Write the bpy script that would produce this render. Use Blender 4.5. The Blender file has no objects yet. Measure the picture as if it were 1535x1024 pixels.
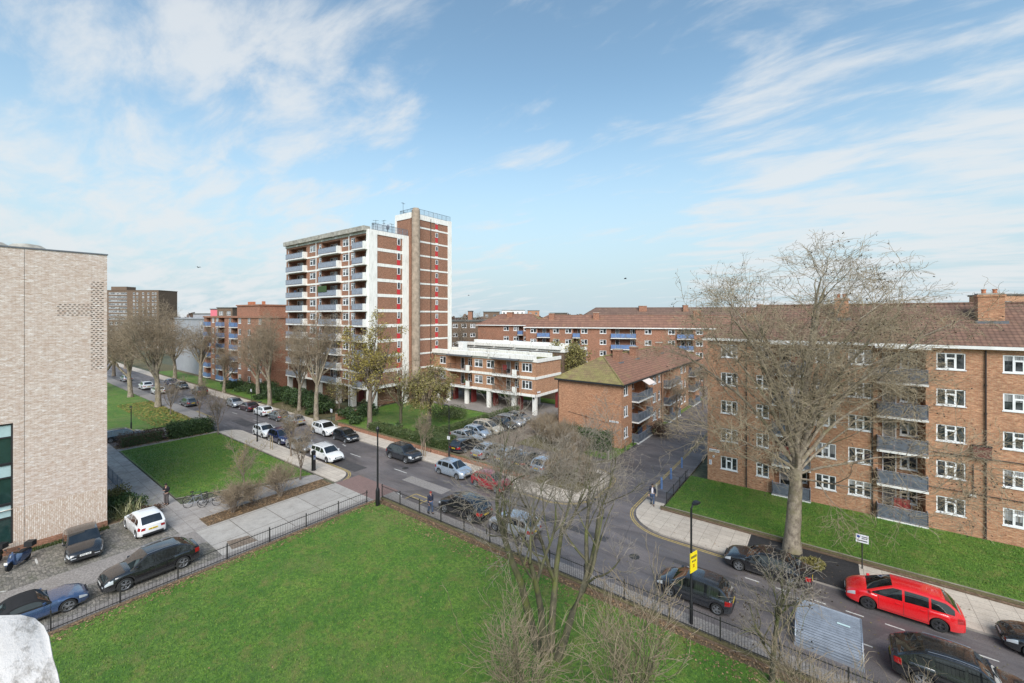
import bpy, math, random
import numpy as np
from mathutils import Vector, Matrix
R_ = math.radians
scene = bpy.context.scene
col = scene.collection
random.seed(7)

# street frame: x runs down the road, y across it; the camera looks along (-.6, .8)
CAM_H = 16.0
def at(u, v, z=0.0):
    d = 630.0*(CAM_H-z)/(v-472.0); r = (u-767.0)*d/630.0
    return (.8*r-.6*d, .6*r+.8*d)
def cam2w(r, d):
    return (.8*r-.6*d, .6*r+.8*d)

# ---------------------------------------------------------------- objects
def tag(o, label=None, cat=None, group=None, kind=None):
    if label: o['label'] = label
    if cat: o['category'] = cat
    if group: o['group'] = group
    if kind: o['kind'] = kind
    return o
def empty(name, loc=(0, 0, 0), rz=0.0, label=None, cat=None, group=None):
    o = bpy.data.objects.new(name, None); col.objects.link(o)
    o.location = loc; o.rotation_euler = (0, 0, rz); o.empty_display_size = .3
    return tag(o, label, cat, group)
def link(name, me, parent=None, loc=None, rz=None):
    o = bpy.data.objects.new(name, me); col.objects.link(o)
    if parent is not None: o.parent = parent
    if loc is not None: o.location = loc
    if rz is not None: o.rotation_euler = (0, 0, rz)
    return o
def copy_tree(o, parent=None):
    c = o.copy(); col.objects.link(c)
    if parent is not None: c.parent = parent
    for ch in o.children: copy_tree(ch, c)
    return c

class MB:
    """collects faces, builds ONE mesh"""
    def __init__(s): s.v = []; s.f = []; s.m = []; s.mats = []
    def mi(s, m):
        if m not in s.mats: s.mats.append(m)
        return s.mats.index(m)
    def face(s, pts, m=None):
        n = len(s.v); s.v += [tuple(p) for p in pts]; s.f.append(tuple(range(n, n+len(pts)))); s.m.append(s.mi(m) if m else 0)
    def grid(s, rows, m=None, close=False, cap=False, cap0=False, capm=None):
        """rows: list of equal-length point rings, joined"""
        n = len(s.v); k = len(rows[0])
        for r in rows: s.v += [tuple(p) for p in r]
        mi = s.mi(m) if m else 0
        kk = k if close else k-1
        for i in range(len(rows)-1):
            for j in range(kk):
                a = n+i*k+j; b = n+i*k+(j+1) % k
                s.f.append((a, b, b+k, a+k)); s.m.append(mi)
        cm = s.mi(capm) if capm else mi
        if cap: s.f.append(tuple(n+(len(rows)-1)*k+j for j in range(k))); s.m.append(cm)
        if cap0: s.f.append(tuple(n+j for j in reversed(range(k)))); s.m.append(cm)
    def box(s, x0, x1, y0, y1, z0, z1, m=None):
        p = [(x0, y0, z0), (x1, y0, z0), (x1, y1, z0), (x0, y1, z0), (x0, y0, z1), (x1, y0, z1), (x1, y1, z1), (x0, y1, z1)]
        n = len(s.v); s.v += p; mi = s.mi(m) if m else 0
        for f in ((0, 3, 2, 1), (4, 5, 6, 7), (0, 1, 5, 4), (1, 2, 6, 5), (2, 3, 7, 6), (3, 0, 4, 7)):
            s.f.append(tuple(n+i for i in f)); s.m.append(mi)
    def tube(s, p0, p1, r0, r1=None, n=8, m=None, cap=True):
        r1 = r0 if r1 is None else r1
        p0 = Vector(p0); p1 = Vector(p1); d = (p1-p0).normalized()
        a = d.orthogonal().normalized(); b = d.cross(a)
        rows = []
        for p, r in ((p0, r0), (p1, r1)):
            rows.append([p+a*(r*math.cos(2*math.pi*i/n))+b*(r*math.sin(2*math.pi*i/n)) for i in range(n)])
        s.grid(rows, m, True, cap, cap)
    def lathe(s, prof, n=16, m=None, o=(0, 0, 0), axis='z', cap=True):
        rows = []
        for r, h in prof:
            row = []
            for i in range(n):
                a = 2*math.pi*i/n
                if axis == 'z': row.append((o[0]+r*math.cos(a), o[1]+r*math.sin(a), o[2]+h))
                else: row.append((o[0]+r*math.cos(a), o[1]+h, o[2]+r*math.sin(a)))
            rows.append(row)
        s.grid(rows, m, True, cap, cap)
    def mesh(s, name, smooth=None):
        me = bpy.data.meshes.new(name); me.from_pydata(s.v, [], s.f)
        for m in s.mats: me.materials.append(m)
        if len(s.mats) > 1: me.polygons.foreach_set('material_index', s.m)
        if smooth is not None:
            me.shade_smooth()
            me.set_sharp_from_angle(angle=R_(smooth))
        me.update(); return me
    def build(s, name, parent=None, loc=None, rz=None, smooth=None):
        return link(name, s.mesh(name, smooth), parent, loc, rz)

# ---------------------------------------------------------------- materials
MAT = {}
class N:
    """tiny node helper"""
    def __init__(s, name):
        s.m = bpy.data.materials.new(name); s.m.use_nodes = True
        s.t = s.m.node_tree; s.b = s.t.nodes['Principled BSDF']; MAT[name] = s.m
    def n(s, ty, **kw):
        nd = s.t.nodes.new(ty)
        for k, v in kw.items():
            if k in nd.inputs: s.i(nd, k, v)
            else: setattr(nd, k, v)
        return nd
    def i(s, nd, k, v):
        if isinstance(v, bpy.types.NodeSocket): s.t.links.new(v, nd.inputs[k])
        else: nd.inputs[k].default_value = v
    def pos(s): return s.n('ShaderNodeNewGeometry').outputs['Position']
    def obj(s): return s.n('ShaderNodeTexCoord').outputs['Object']
    def scale(s, v, sc):
        nd = s.n('ShaderNodeVectorMath', operation='MULTIPLY'); s.i(nd, 0, v); s.i(nd, 1, sc); return nd.outputs[0]
    def wall(s, v, axis='xy', zs=1.0):
        sp = s.n('ShaderNodeSeparateXYZ'); s.i(sp, 0, v)
        if axis == 'xy': h = s.math('ADD', sp.outputs[0], sp.outputs[1])
        elif axis == 'x': h = sp.outputs[0]
        else: h = sp.outputs[1]
        c = s.n('ShaderNodeCombineXYZ'); s.i(c, 0, h); s.i(c, 1, s.math('MULTIPLY', sp.outputs[2], zs)); return c.outputs[0]
    def noise(s, v, sc, detail=3, rough=.6, dist=0.):
        nd = s.n('ShaderNodeTexNoise'); s.i(nd, 'Vector', v); s.i(nd, 'Scale', sc); s.i(nd, 'Detail', detail); s.i(nd, 'Roughness', rough); s.i(nd, 'Distortion', dist)
        return nd.outputs['Fac']
    def ramp(s, f, stops):
        nd = s.n('ShaderNodeValToRGB'); s.i(nd, 0, f); e = nd.color_ramp.elements
        while len(e) < len(stops): e.new(.5)
        for k, (p, c) in enumerate(stops):
            e[k].position = p; e[k].color = (c if hasattr(c, '__len__') else (c, c, c))[:3]+(1,) if not hasattr(c, '__len__') or len(c) == 3 else c
        return nd.outputs[0]
    def mix(s, f, a, b, mode='MIX'):
        nd = s.n('ShaderNodeMixRGB', blend_type=mode); s.i(nd, 0, f)
        for k, c in ((1, a), (2, b)):
            if isinstance(c, (tuple, list)): c = tuple(c[:3])+(1,)
            elif not isinstance(c, bpy.types.NodeSocket): c = (c, c, c, 1)
            s.i(nd, k, c)
        return nd.outputs[0]
    def math(s, op, a, b=0.0, c=None):
        nd = s.n('ShaderNodeMath', operation=op); s.i(nd, 0, a); s.i(nd, 1, b)
        if c is not None: s.i(nd, 2, c)
        return nd.outputs[0]
    def out(s, color=None, rough=None, metal=None, bump=None, bs=.3, bd=.02, **kw):
        for k, v in (('Base Color', color), ('Roughness', rough), ('Metallic', metal)):
            if v is None: continue
            if k == 'Base Color' and isinstance(v, (tuple, list)): v = tuple(v[:3])+(1,)
            s.i(s.b, k, v)
        for k, v in kw.items(): s.i(s.b, k.replace('_', ' '), v)
        if bump is not None:
            nd = s.n('ShaderNodeBump'); s.i(nd, 'Height', bump); s.i(nd, 'Strength', bs); s.i(nd, 'Distance', bd)
            s.t.links.new(nd.outputs[0], s.b.inputs['Normal'])
        return s.m

def plain(name, c, rough=.6, metal=0., var=.25, sc=3., coat=0., spec=None):
    n = N(name); p = n.obj()
    f = n.noise(p, sc, 4)
    cc = n.mix(n.ramp(f, [(.3, 1-var), (.7, 1+0.*var)]), (0, 0, 0), c) if var else c
    kw = {}
    if coat: kw['Coat_Weight'] = coat; kw['Coat_Roughness'] = .05
    return n.out(cc, rough, metal, **kw)

def brick(name, c1, c2, mortar, stain=(.1, .08, .06), dk=None, bw=.225, bh=.075, ms=.012, sp=.35, local=True, big=.5, axis='xy'):
    n = N(name); p = n.obj() if local else n.pos()
    w = n.wall(p, axis)
    b = n.n('ShaderNodeTexBrick'); n.i(b, 'Vector', w); n.i(b, 'Scale', 1.); n.i(b, 'Brick Width', bw); n.i(b, 'Row Height', bh)
    n.i(b, 'Mortar Size', ms); n.i(b, 'Mortar Smooth', .3); n.i(b, 'Color1', c1+(1,)); n.i(b, 'Color2', c2+(1,)); n.i(b, 'Mortar', mortar+(1,)); n.i(b, 'Bias', -.1)
    cell = n.scale(w, (1/bw*.5, 1/bh*.5, 1))
    f1 = n.noise(n.scale(w, (2.2, 7, 1)), 1.2, 4, .75)
    c = n.mix(n.ramp(f1, [(.32, .95), (.68, 0.)]), b.outputs[0], dk or tuple(x*.45 for x in c1))
    c = n.mix(n.math('MULTIPLY', n.ramp(n.noise(n.scale(w, (3, 10, 1)), 1.5, 3, .8), [(.5, 0.), (.78, 1.)]), .75), c, tuple(min(.75, x*1.7+.05) for x in c2))
    c = n.mix(n.ramp(n.noise(n.scale(w, (1.1, 3.2, 1)), 1.3, 5, .8, .5), [(.36, .42), (.5, 0.)]), c, dk or tuple(x*.5 for x in c1))
    c = n.mix(n.ramp(n.noise(n.scale(w, (1.3, 3.8, 1)), 1.7, 4, .8, .5), [(.54, 0.), (.68, .5)]), c, tuple(min(.85, x*1.35+.04) for x in c2))
    f2 = n.noise(w, big, 4, .6)
    c = n.mix(n.math('MULTIPLY', n.ramp(f2, [(.45, 0.), (.75, 1.)]), sp), c, stain)
    return n.out(c, .88, bump=b.outputs['Fac'], bs=.35, bd=-.01)

brick('brick_red', (.50, .21, .105), (.64, .31, .165), (.47, .37, .28), sp=.25)                       # right-hand block
brick('brick_orange', (.50, .21, .11), (.60, .29, .155), (.45, .30, .2), sp=.2)
brick('brick_brown', (.34, .145, .08), (.43, .20, .12), (.26, .19, .14), sp=.3)
brick('brick_far', (.34, .145, .085), (.43, .20, .12), (.33, .24, .18), bw=.45, bh=.15, sp=.35)
brick('brick_dull', (.16, .10, .065), (.20, .13, .085), (.2, .17, .13), bw=.45, bh=.15, sp=.3)
brick('brick_pale', (.70, .595, .515), (.87, .80, .735), (.46, .35, .29), dk=(.36, .24, .17), stain=(.50, .37, .30), bw=.33, bh=.085, ms=.012, sp=.5, big=1.6)
def soldier():
    n = N('brick_soldier'); p = n.obj(); sp = n.n('ShaderNodeSeparateXYZ'); n.i(sp, 0, p)
    c = n.n('ShaderNodeCombineXYZ'); n.i(c, 1, n.math('ADD', sp.outputs[0], sp.outputs[1])); n.i(c, 0, sp.outputs[2])
    b = n.n('ShaderNodeTexBrick'); n.i(b, 'Vector', c.outputs[0]); n.i(b, 'Scale', 1.); n.i(b, 'Brick Width', .225); n.i(b, 'Row Height', .09)
    n.i(b, 'Mortar Size', .01); n.i(b, 'Color1', (.56, .46, .38, 1)); n.i(b, 'Color2', (.74, .67, .6, 1)); n.i(b, 'Mortar', (.40, .30, .23, 1))
    f = n.noise(n.scale(c.outputs[0], (4, 9, 1)), 1.2, 3, .8)
    return n.out(n.mix(n.ramp(f, [(.42, 0.), (.7, .8)]), b.outputs[0], (.38, .22, .14)), .88, bump=b.outputs['Fac'], bs=.3, bd=-.01)
soldier()

def tiles(name, c1, c2, moss, amount, axis='x', row=.34, wid=.28, lo=.55):
    n = N(name); p = n.obj(); sp = n.n('ShaderNodeSeparateXYZ'); n.i(sp, 0, p)
    h = sp.outputs[0] if axis == 'x' else sp.outputs[1]
    zz = n.math('MULTIPLY', sp.outputs[2], 1.7)
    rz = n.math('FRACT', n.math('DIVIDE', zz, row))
    rh = n.math('SINE', n.math('MULTIPLY', h, 2*math.pi/wid))
    c = n.n('ShaderNodeCombineXYZ'); n.i(c, 0, h); n.i(c, 1, zz)
    b = n.n('ShaderNodeTexBrick'); n.i(b, 'Vector', c.outputs[0]); n.i(b, 'Scale', 1.); n.i(b, 'Brick Width', wid); n.i(b, 'Row Height', row)
    n.i(b, 'Mortar Size', .008); n.i(b, 'Color1', c1+(1,)); n.i(b, 'Color2', c2+(1,)); n.i(b, 'Mortar', tuple(x*.7 for x in c1)+(1,)); b.offset = 0.
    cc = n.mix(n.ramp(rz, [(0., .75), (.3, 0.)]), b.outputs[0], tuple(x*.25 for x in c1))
    f = n.noise(p, .45, 5, .75); f2 = n.noise(p, 6, 3, .7)
    k = n.math('MULTIPLY', n.ramp(f, [(lo, 0.), (lo+.18, 1.)]), n.ramp(f2, [(.3, .3), (.6, 1.)]))
    cc = n.mix(n.math('MULTIPLY', k, amount), cc, moss)
    cc = n.mix(n.ramp(n.noise(p, 1.6, 4, .7), [(.35, .45), (.6, 0.)]), cc, tuple(x*.4 for x in c2))
    return n.out(cc, .85, bump=n.math('ADD', rz, n.math('MULTIPLY', rh, .5)), bs=.6, bd=.03)
tiles('tiles_brown', (.155, .085, .06), (.21, .115, .078), (.24, .19, .05), .6)
tiles('tiles_brown_side', (.155, .085, .06), (.21, .115, .078), (.24, .19, .05), .6, axis='y')
tiles('tiles_red', (.21, .10, .065), (.27, .135, .085), (.2, .17, .06), .45, axis='y')
tiles('tiles_moss', (.19, .12, .07), (.23, .15, .085), (.24, .225, .07), .85, axis='x', lo=.34)
tiles('tiles_far', (.20, .10, .07), (.26, .135, .09), (.28, .21, .06), .5, row=.9, wid=.9)
tiles('tiles_far_dull', (.14, .085, .065), (.18, .11, .08), (.17, .15, .06), .5, row=.9, wid=.9)

def ground_mat(name, base, dark, light, s1=.6, s2=14., rough=.85, wet=None, bs=.3, bd=.01):
    n = N(name); p = n.pos()
    f1 = n.noise(p, s1, 5, .65); f2 = n.noise(p, s2, 3, .8)
    c = n.mix(n.ramp(f1, [(.35, 0.), (.7, 1.)]), base, light)
    c = n.mix(n.ramp(f2, [(.42, .85), (.62, 0.)]), c, dark)
    r = rough
    if wet: r = n.ramp(n.noise(p, .35, 5, .7, .6), [(.38, wet), (.62, rough)])
    return n.out(c, r, bump=f2, bs=bs, bd=bd)
def asphalt():
    n = N('asphalt'); p = n.pos()
    st = n.scale(p, (.18, 1., 1.))
    f1 = n.noise(st, .9, 6, .65, .4); f2 = n.noise(p, 22, 3, .85); f3 = n.noise(p, .22, 4, .6)
    c = n.mix(n.ramp(f1, [(.33, 0.), (.66, 1.)]), (.085, .075, .077), (.175, .156, .153))
    c = n.mix(n.ramp(f3, [(.45, 0.), (.7, .7)]), c, (.205, .175, .17))
    c = n.mix(n.ramp(f2, [(.36, .8), (.52, 0.)]), c, (.035, .03, .03))
    c = n.mix(n.ramp(f2, [(.60, 0.), (.76, .6)]), c, (.36, .33, .31))
    pt = n.n('ShaderNodeTexVoronoi', feature='F1'); n.i(pt, 'Vector', n.scale(p, (.22, .5, 1))); n.i(pt, 'Scale', 1.)
    c = n.mix(n.ramp(pt.outputs['Color'], [(.62, 0.), (.66, .35)]), c, (.04, .036, .038))
    cr = n.n('ShaderNodeTexVoronoi', feature='DISTANCE_TO_EDGE'); n.i(cr, 'Vector', n.mix(.25, p, n.n('ShaderNodeTexNoise').outputs['Color'], 'ADD')); n.i(cr, 'Scale', .22)
    c = n.mix(n.math('MULTIPLY', n.ramp(cr.outputs['Distance'], [(.003, .6), (.007, 0.)]), n.ramp(f3, [(.45, 0.), (.6, 1.)])), c, (.04, .036, .036))
    r = n.ramp(n.noise(st, .5, 5, .7, .8), [(.36, .32), (.6, .7)])
    return n.out(c, r, bump=f2, bs=.35, bd=.008)
asphalt()
ground_mat('asphalt_black', (.030, .028, .03), (.012, .012, .012), (.045, .042, .044), rough=.75)
ground_mat('asphalt_patch', (.075, .068, .07), (.03, .028, .028), (.11, .10, .098), s1=1.2, s2=20, wet=.45)
ground_mat('lane_tarmac', (.27, .245, .225), (.16, .14, .13), (.34, .31, .285), s1=.5, s2=9, wet=.5)
ground_mat('urban_ground', (.10, .11, .06), (.05, .06, .03), (.13, .12, .08), s1=.05, s2=1.)
ground_mat('soil_leaves', (.15, .105, .062), (.06, .045, .03), (.22, .145, .08), s1=2., s2=18.)
ground_mat('moss_earth', (.125, .105, .045), (.07, .055, .03), (.17, .15, .055), s1=1.5, s2=12.)
ground_mat('brown_yard', (.20, .155, .115), (.11, .08, .06), (.26, .2, .15), s1=.4, s2=7.)

def paving(name, c1, c2, mortar, w, h, ms=.012, rot=0., off=.0, spot=.7, wet=None, dirt=(.10, .085, .07)):
    n = N(name); p = n.pos()
    mp = n.n('ShaderNodeMapping'); n.i(mp, 'Vector', p); n.i(mp, 'Rotation', (0, 0, rot))
    b = n.n('ShaderNodeTexBrick'); b.offset = off; n.i(b, 'Vector', mp.outputs[0]); n.i(b, 'Scale', 1.); n.i(b, 'Brick Width', w); n.i(b, 'Row Height', h)
    n.i(b, 'Mortar Size', ms); n.i(b, 'Color1', c1+(1,)); n.i(b, 'Color2', c2+(1,)); n.i(b, 'Mortar', mortar+(1,))
    f = n.noise(p, 1.1, 6, .72); g = n.noise(p, 16, 3, .8)
    c = n.mix(n.math('MULTIPLY', n.ramp(f, [(.42, 0.), (.7, 1.)]), spot), b.outputs[0], dirt)
    c = n.mix(n.ramp(g, [(.34, .6), (.52, 0.)]), c, tuple(x*.55 for x in c1))
    r = n.ramp(f, [(.35, wet), (.6, .8)]) if wet else .82
    return n.out(c, r, bump=b.outputs['Fac'], bs=.4, bd=-.012)
paving('slab_pale', (.50, .43, .36), (.56, .49, .41), (.22, .18, .15), .9, .62, spot=.35, dirt=(.22, .18, .14))
paving('slab_grey', (.33, .30, .28), (.38, .345, .315), (.12, .10, .09), .9, .9, spot=.5, wet=.45, dirt=(.15, .13, .12))
paving('concrete_bays', (.37, .34, .31), (.43, .40, .365), (.14, .12, .1), 3.1, 2.6, ms=.03, spot=.45, wet=.45, dirt=(.17, .15, .13))
def cobbles():
    n = N('cobbles'); p = n.pos()
    v = n.n('ShaderNodeTexVoronoi', feature='F1'); n.i(v, 'Vector', n.scale(p, (1., 1.35, 1))); n.i(v, 'Scale', 5.2); n.i(v, 'Randomness', .55)
    e = n.n('ShaderNodeTexVoronoi', feature='DISTANCE_TO_EDGE'); n.i(e, 'Vector', n.scale(p, (1., 1.35, 1))); n.i(e, 'Scale', 5.2); n.i(e, 'Randomness', .55)
    f = n.noise(p, 1.1, 5, .7)
    c = n.mix(n.ramp(v.outputs['Color'], [(.2, 0.), (.8, 1.)]), (.12, .11, .10), (.27, .24, .21))
    c = n.mix(n.ramp(e.outputs['Distance'], [(.02, .9), (.09, 0.)]), c, (.05, .05, .035))
    c = n.mix(n.ramp(f, [(.45, 0.), (.7, .6)]), c, (.10, .10, .065))
    return n.out(c, n.ramp(f, [(.35, .5), (.6, .85)]), bump=e.outputs['Distance'], bs=.5, bd=.02)
cobbles()
paving('table_brick', (.22, .135, .12), (.26, .165, .145), (.13, .09, .08), .22, .11, ms=.012, off=.5, spot=.35, dirt=(.13, .1, .09))

def grass():
    n = N('grass'); p = n.pos()
    f1 = n.noise(p, .35, 5, .65); f2 = n.noise(p, 5., 4, .8); f3 = n.noise(n.scale(p, (1.6, 1, 1)), 24, 3, .85); f4 = n.noise(p, 1.3, 4, .7)
    c = n.mix(n.ramp(f1, [(.38, 0.), (.62, 1.)]), (.080, .20, .014), (.17, .285, .032))
    c = n.mix(n.ramp(f2, [(.38, .95), (.62, 0.)]), c, (.034, .10, .009))
    c = n.mix(n.ramp(f4, [(.5, 0.), (.66, .7)]), c, (.20, .19, .05))
    c = n.mix(n.ramp(n.noise(p, .16, 6, .75), [(.52, 0.), (.64, .5)]), c, (.19, .19, .06))
    c = n.mix(n.ramp(n.noise(n.scale(p, (.9, .25, 1)), .9, 4, .65), [(.48, 0.), (.6, .35)]), c, (.05, .13, .012))
    c = n.mix(n.ramp(f3, [(.38, .85), (.5, 0.)]), c, (.018, .05, .005))
    c = n.mix(n.ramp(f3, [(.58, 0.), (.7, .5)]), c, (.25, .33, .07))
    return n.out(c, .7, bump=n.math('ADD', f3, f2), bs=.9, bd=.04)
grass()

def leafmat(name, a, b, c, trans=.0):
    n = N(name); g = n.n('ShaderNodeNewGeometry')
    cc = n.ramp(g.outputs['Random Per Island'], [(0., a), (.5, b), (1., c)])
    return n.out(cc, .6)
leafmat('leaf_dark', (.015, .035, .010), (.035, .07, .018), (.075, .115, .03))
leafmat('leaf_hedge', (.03, .048, .014), (.06, .085, .022), (.10, .115, .035))
leafmat('leaf_yellow', (.15, .12, .025), (.24, .19, .04), (.33, .27, .06))
leafmat('leaf_olive', (.11, .10, .03), (.18, .16, .045), (.28, .23, .07))
leafmat('leaf_brown', (.10, .06, .032), (.20, .125, .065), (.34, .22, .12))
leafmat('leaf_variegated', (.07, .09, .03), (.22, .22, .10), (.42, .40, .24))
leafmat('leaf_purple', (.045, .025, .02), (.09, .05, .035), (.14, .09, .05))
leafmat('grass_tuft', (.03, .085, .008), (.085, .19, .016), (.19, .29, .05))
leafmat('seed_ball', (.03, .022, .016), (.05, .035, .025), (.07, .05, .035))

def bark(name, a, b, c=None, sc=2.):
    n = N(name); p = n.obj(); f = n.noise(n.scale(p, (1, 1, .5)), sc, 5, .75); g = n.noise(p, sc*4, 3, .8)
    cc = n.mix(n.ramp(f, [(.38, 0.), (.62, 1.)]), a, b)
    if c: cc = n.mix(n.ramp(n.noise(p, .8, 4, .7), [(.48, 0.), (.66, .85)]), cc, c)
    return n.out(cc, .85, bump=g, bs=.5, bd=.02)
bark('bark_plane', (.13, .10, .075), (.34, .285, .215), (.19, .165, .085), sc=4.)
bark('bark_mossy', (.05, .045, .03), (.125, .11, .065), (.11, .125, .025), sc=3.)
bark('bark_brown', (.14, .105, .08), (.23, .18, .135))
bark('bark_dark', (.06, .048, .038), (.12, .095, .075))
bark('twig_pale', (.24, .185, .115), (.37, .30, .20))
bark('twig_grey', (.19, .155, .12), (.31, .265, .215))
bark('twig_brown', (.23, .175, .115), (.34, .265, .18))

plain('white_paint', (.80, .79, .76), .5, var=.18, sc=1.5)
plain('upvc', (.82, .82, .82), .35, var=.04)
def stained():
    n = N('stained_render'); p = n.obj(); w = n.wall(p)
    f = n.noise(n.scale(w, (2.5, .35, 1)), 1.6, 5, .7); g = n.noise(p, 1., 4, .7)
    c = n.mix(n.ramp(f, [(.48, 0.), (.80, .65)]), (.78, .76, .71), (.28, .26, .21))
    c = n.mix(n.ramp(g, [(.6, 0.), (.8, .4)]), c, (.42, .40, .33))
    return n.out(c, .8)
stained()
def coping():
    n = N('stained_coping'); p = n.pos()
    f = n.noise(n.scale(p, (5, 16, 5)), 1., 6, .78); g = n.noise(p, 30., 4, .85); h = n.noise(p, 2.5, 4, .7)
    c = n.mix(n.ramp(f, [(.50, 0.), (.64, .8)]), (.76, .69, .63), (.24, .20, .16))
    c = n.mix(n.ramp(h, [(.52, 0.), (.75, .5)]), c, (.55, .47, .38))
    c = n.mix(n.ramp(g, [(.60, 0.), (.74, .7)]), c, (.24, .21, .17))
    return n.out(c, .85, bump=n.math('ADD', g, f), bs=.7, bd=.004)
coping()
plain('parapet_concrete', (.45, .42, .36), .9, var=.55, sc=1.2)
plain('render_grey', (.34, .34, .36), .8, var=.15, sc=.4)
plain('chimney_shaft', (.42, .33, .25), .9, var=.5, sc=1.5)
plain('roof_felt', (.13, .13, .12), .9, var=.4, sc=.6)
plain('roof_moss', (.17, .17, .06), .9, var=.5, sc=2)
plain('lead', (.14, .15, .17), .6, var=.3)
plain('red_panel', (.55, .035, .04), .5, var=.1)
plain('maroon_wall', (.20, .03, .028), .7, var=.2)
plain('rust_panel', (.16, .05, .04), .8, var=.4, sc=5.)
plain('pink_wall', (.65, .16, .2), .7, var=.1)
plain('blue_panel', (.13, .22, .42), .5, var=.3, sc=2.)
plain('grey_panel', (.125, .14, .175), .5, var=.5, sc=3.)
plain('pale_panel', (.30, .33, .39), .3, var=.35, sc=3.)
plain('slate_panel', (.15, .17, .205), .5, var=.5, sc=3.)
plain('rail_grey', (.22, .24, .28), .4, var=.2)
plain('black_metal', (.012, .012, .014), .4, var=.1)
plain('iron', (.035, .033, .032), .55, var=.3)
plain('dark_pipe', (.05, .035, .03), .6, var=.2)
plain('galv', (.24, .27, .32), .5, .2, var=.3, sc=4)
plain('steel', (.5, .5, .52), .3, .9, var=.1)
plain('rubber', (.018, .018, .018), .8, var=.2)
plain('dark_trim', (.02, .02, .022), .5, var=.1)
plain('alloy', (.42, .43, .45), .3, .8, var=.1)
plain('alloy_dark', (.09, .09, .1), .35, .7, var=.1)
plain('headlamp', (.6, .63, .66), .08, .3, var=.1, coat=1.)
plain('tail_red', (.32, .008, .01), .15, var=.1, coat=1.)
plain('plate_yellow', (.75, .52, .03), .5, var=0)
plain('plate_white', (.75, .75, .72), .5, var=0)
plain('sign_yellow', (.80, .62, .01), .4, var=.05)
plain('sign_white', (.8, .8, .82), .4, var=.05)
plain('ink', (.02, .02, .03), .6, var=0)
plain('ink_blue', (.03, .06, .25), .6, var=0)
plain('line_white', (.62, .60, .56), .7, var=.5, sc=6)
plain('line_yellow', (.55, .40, .13), .7, var=.5, sc=6)
plain('kerb', (.36, .32, .28), .8, var=.4, sc=2.)
plain('canvas_black', (.012, .012, .014), .9, var=.3)
plain('brown_wood', (.14, .085, .05), .8, var=.4, sc=4)
plain('terracotta', (.5, .18, .09), .8, var=.2)
plain('skin', (.45, .27, .2), .6, var=.1)
plain('hair', (.02, .015, .012), .8, var=.1)
plain('cloth_black', (.012, .012, .016), .9, var=.2, sc=8)
plain('cloth_grey', (.10, .085, .085), .9, var=.3, sc=8)
plain('cloth_white', (.72, .68, .72), .9, var=.1)
plain('cloth_red', (.25, .04, .035), .9, var=.1)
plain('cloth_denim', (.06, .09, .16), .9, var=.2)
plain('cloth_navy', (.02, .025, .05), .9, var=.2)
plain('awning_cloth', (.72, .62, .56), .8, var=.1)
plain('interior_dark', (.03, .028, .027), .8, var=.3)
plain('opaque_glass', (.42, .55, .56), .15, var=.15, coat=.5)
plain('green_glass', (.02, .05, .045), .06, var=.3, coat=.5)
def glass():
    n = N('window_glass'); oi = n.n('ShaderNodeObjectInfo'); p = n.obj()
    sp = n.n('ShaderNodeSeparateXYZ'); n.i(sp, 0, p)
    rnd = oi.outputs['Random']
    # a net curtain or blind behind some of the panes, drawn to a different height in each
    thr = n.math('MULTIPLY', n.math('FRACT', n.math('MULTIPLY', rnd, 7.3)), 1.6)
    blind = n.math('MULTIPLY', n.math('GREATER_THAN', sp.outputs[2], thr), n.math('GREATER_THAN', rnd, .35))
    folds = n.ramp(n.noise(n.scale(p, (14, 1, .6)), 1., 2), [(.35, .16), (.7, .46)])
    c = n.mix(n.math('MULTIPLY', blind, .8), n.mix(n.ramp(n.noise(p, 2.5, 3), [(.4, 0.), (.7, 1.)]), (.015, .018, .02), (.09, .095, .10)), folds)
    return n.out(c, .06, IOR=1.5)
glass()
def carglass():
    n = N('car_glass'); p = n.obj()
    c = n.mix(n.ramp(n.noise(p, 2.2, 3), [(.4, 0.), (.7, 1.)]), (.006, .007, .008), (.018, .02, .021))
    return n.out(c, .03, IOR=1.75, Coat_Weight=.8, Coat_Roughness=.03)
carglass()
def paint(name, c, metal=.0, rough=.28):
    n = N('paint_'+name); p = n.obj()
    g = n.noise(p, 30, 3, .8)   # rain drops and grime
    r = n.ramp(g, [(.4, rough*.7), (.7, rough*1.5)])
    gr = n.ramp(n.noise(p, 1.8, 4, .7), [(.45, 0.), (.75, .16)])
    sp = n.n('ShaderNodeSeparateXYZ'); n.i(sp, 0, p)
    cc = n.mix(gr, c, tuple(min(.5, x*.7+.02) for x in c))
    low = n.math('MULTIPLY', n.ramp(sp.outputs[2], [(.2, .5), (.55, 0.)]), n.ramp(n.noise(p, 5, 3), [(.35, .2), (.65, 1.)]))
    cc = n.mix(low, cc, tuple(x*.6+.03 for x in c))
    return n.out(cc, r, metal, bump=g, bs=.08, bd=.004, Coat_Weight=1., Coat_Roughness=.05, Coat_IOR=1.7)
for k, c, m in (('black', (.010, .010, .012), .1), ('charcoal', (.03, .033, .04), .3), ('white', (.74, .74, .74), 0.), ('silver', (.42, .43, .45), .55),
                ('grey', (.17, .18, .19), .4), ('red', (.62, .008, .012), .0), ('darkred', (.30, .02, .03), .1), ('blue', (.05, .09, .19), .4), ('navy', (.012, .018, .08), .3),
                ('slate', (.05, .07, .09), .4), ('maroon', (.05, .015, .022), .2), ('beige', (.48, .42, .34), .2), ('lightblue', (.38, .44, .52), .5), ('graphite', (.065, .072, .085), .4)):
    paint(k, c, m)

plain('recess_shade', (.10, .075, .06), .9, var=.3)  # dark tone that paints the shade inside the pierced brick pattern
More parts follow.
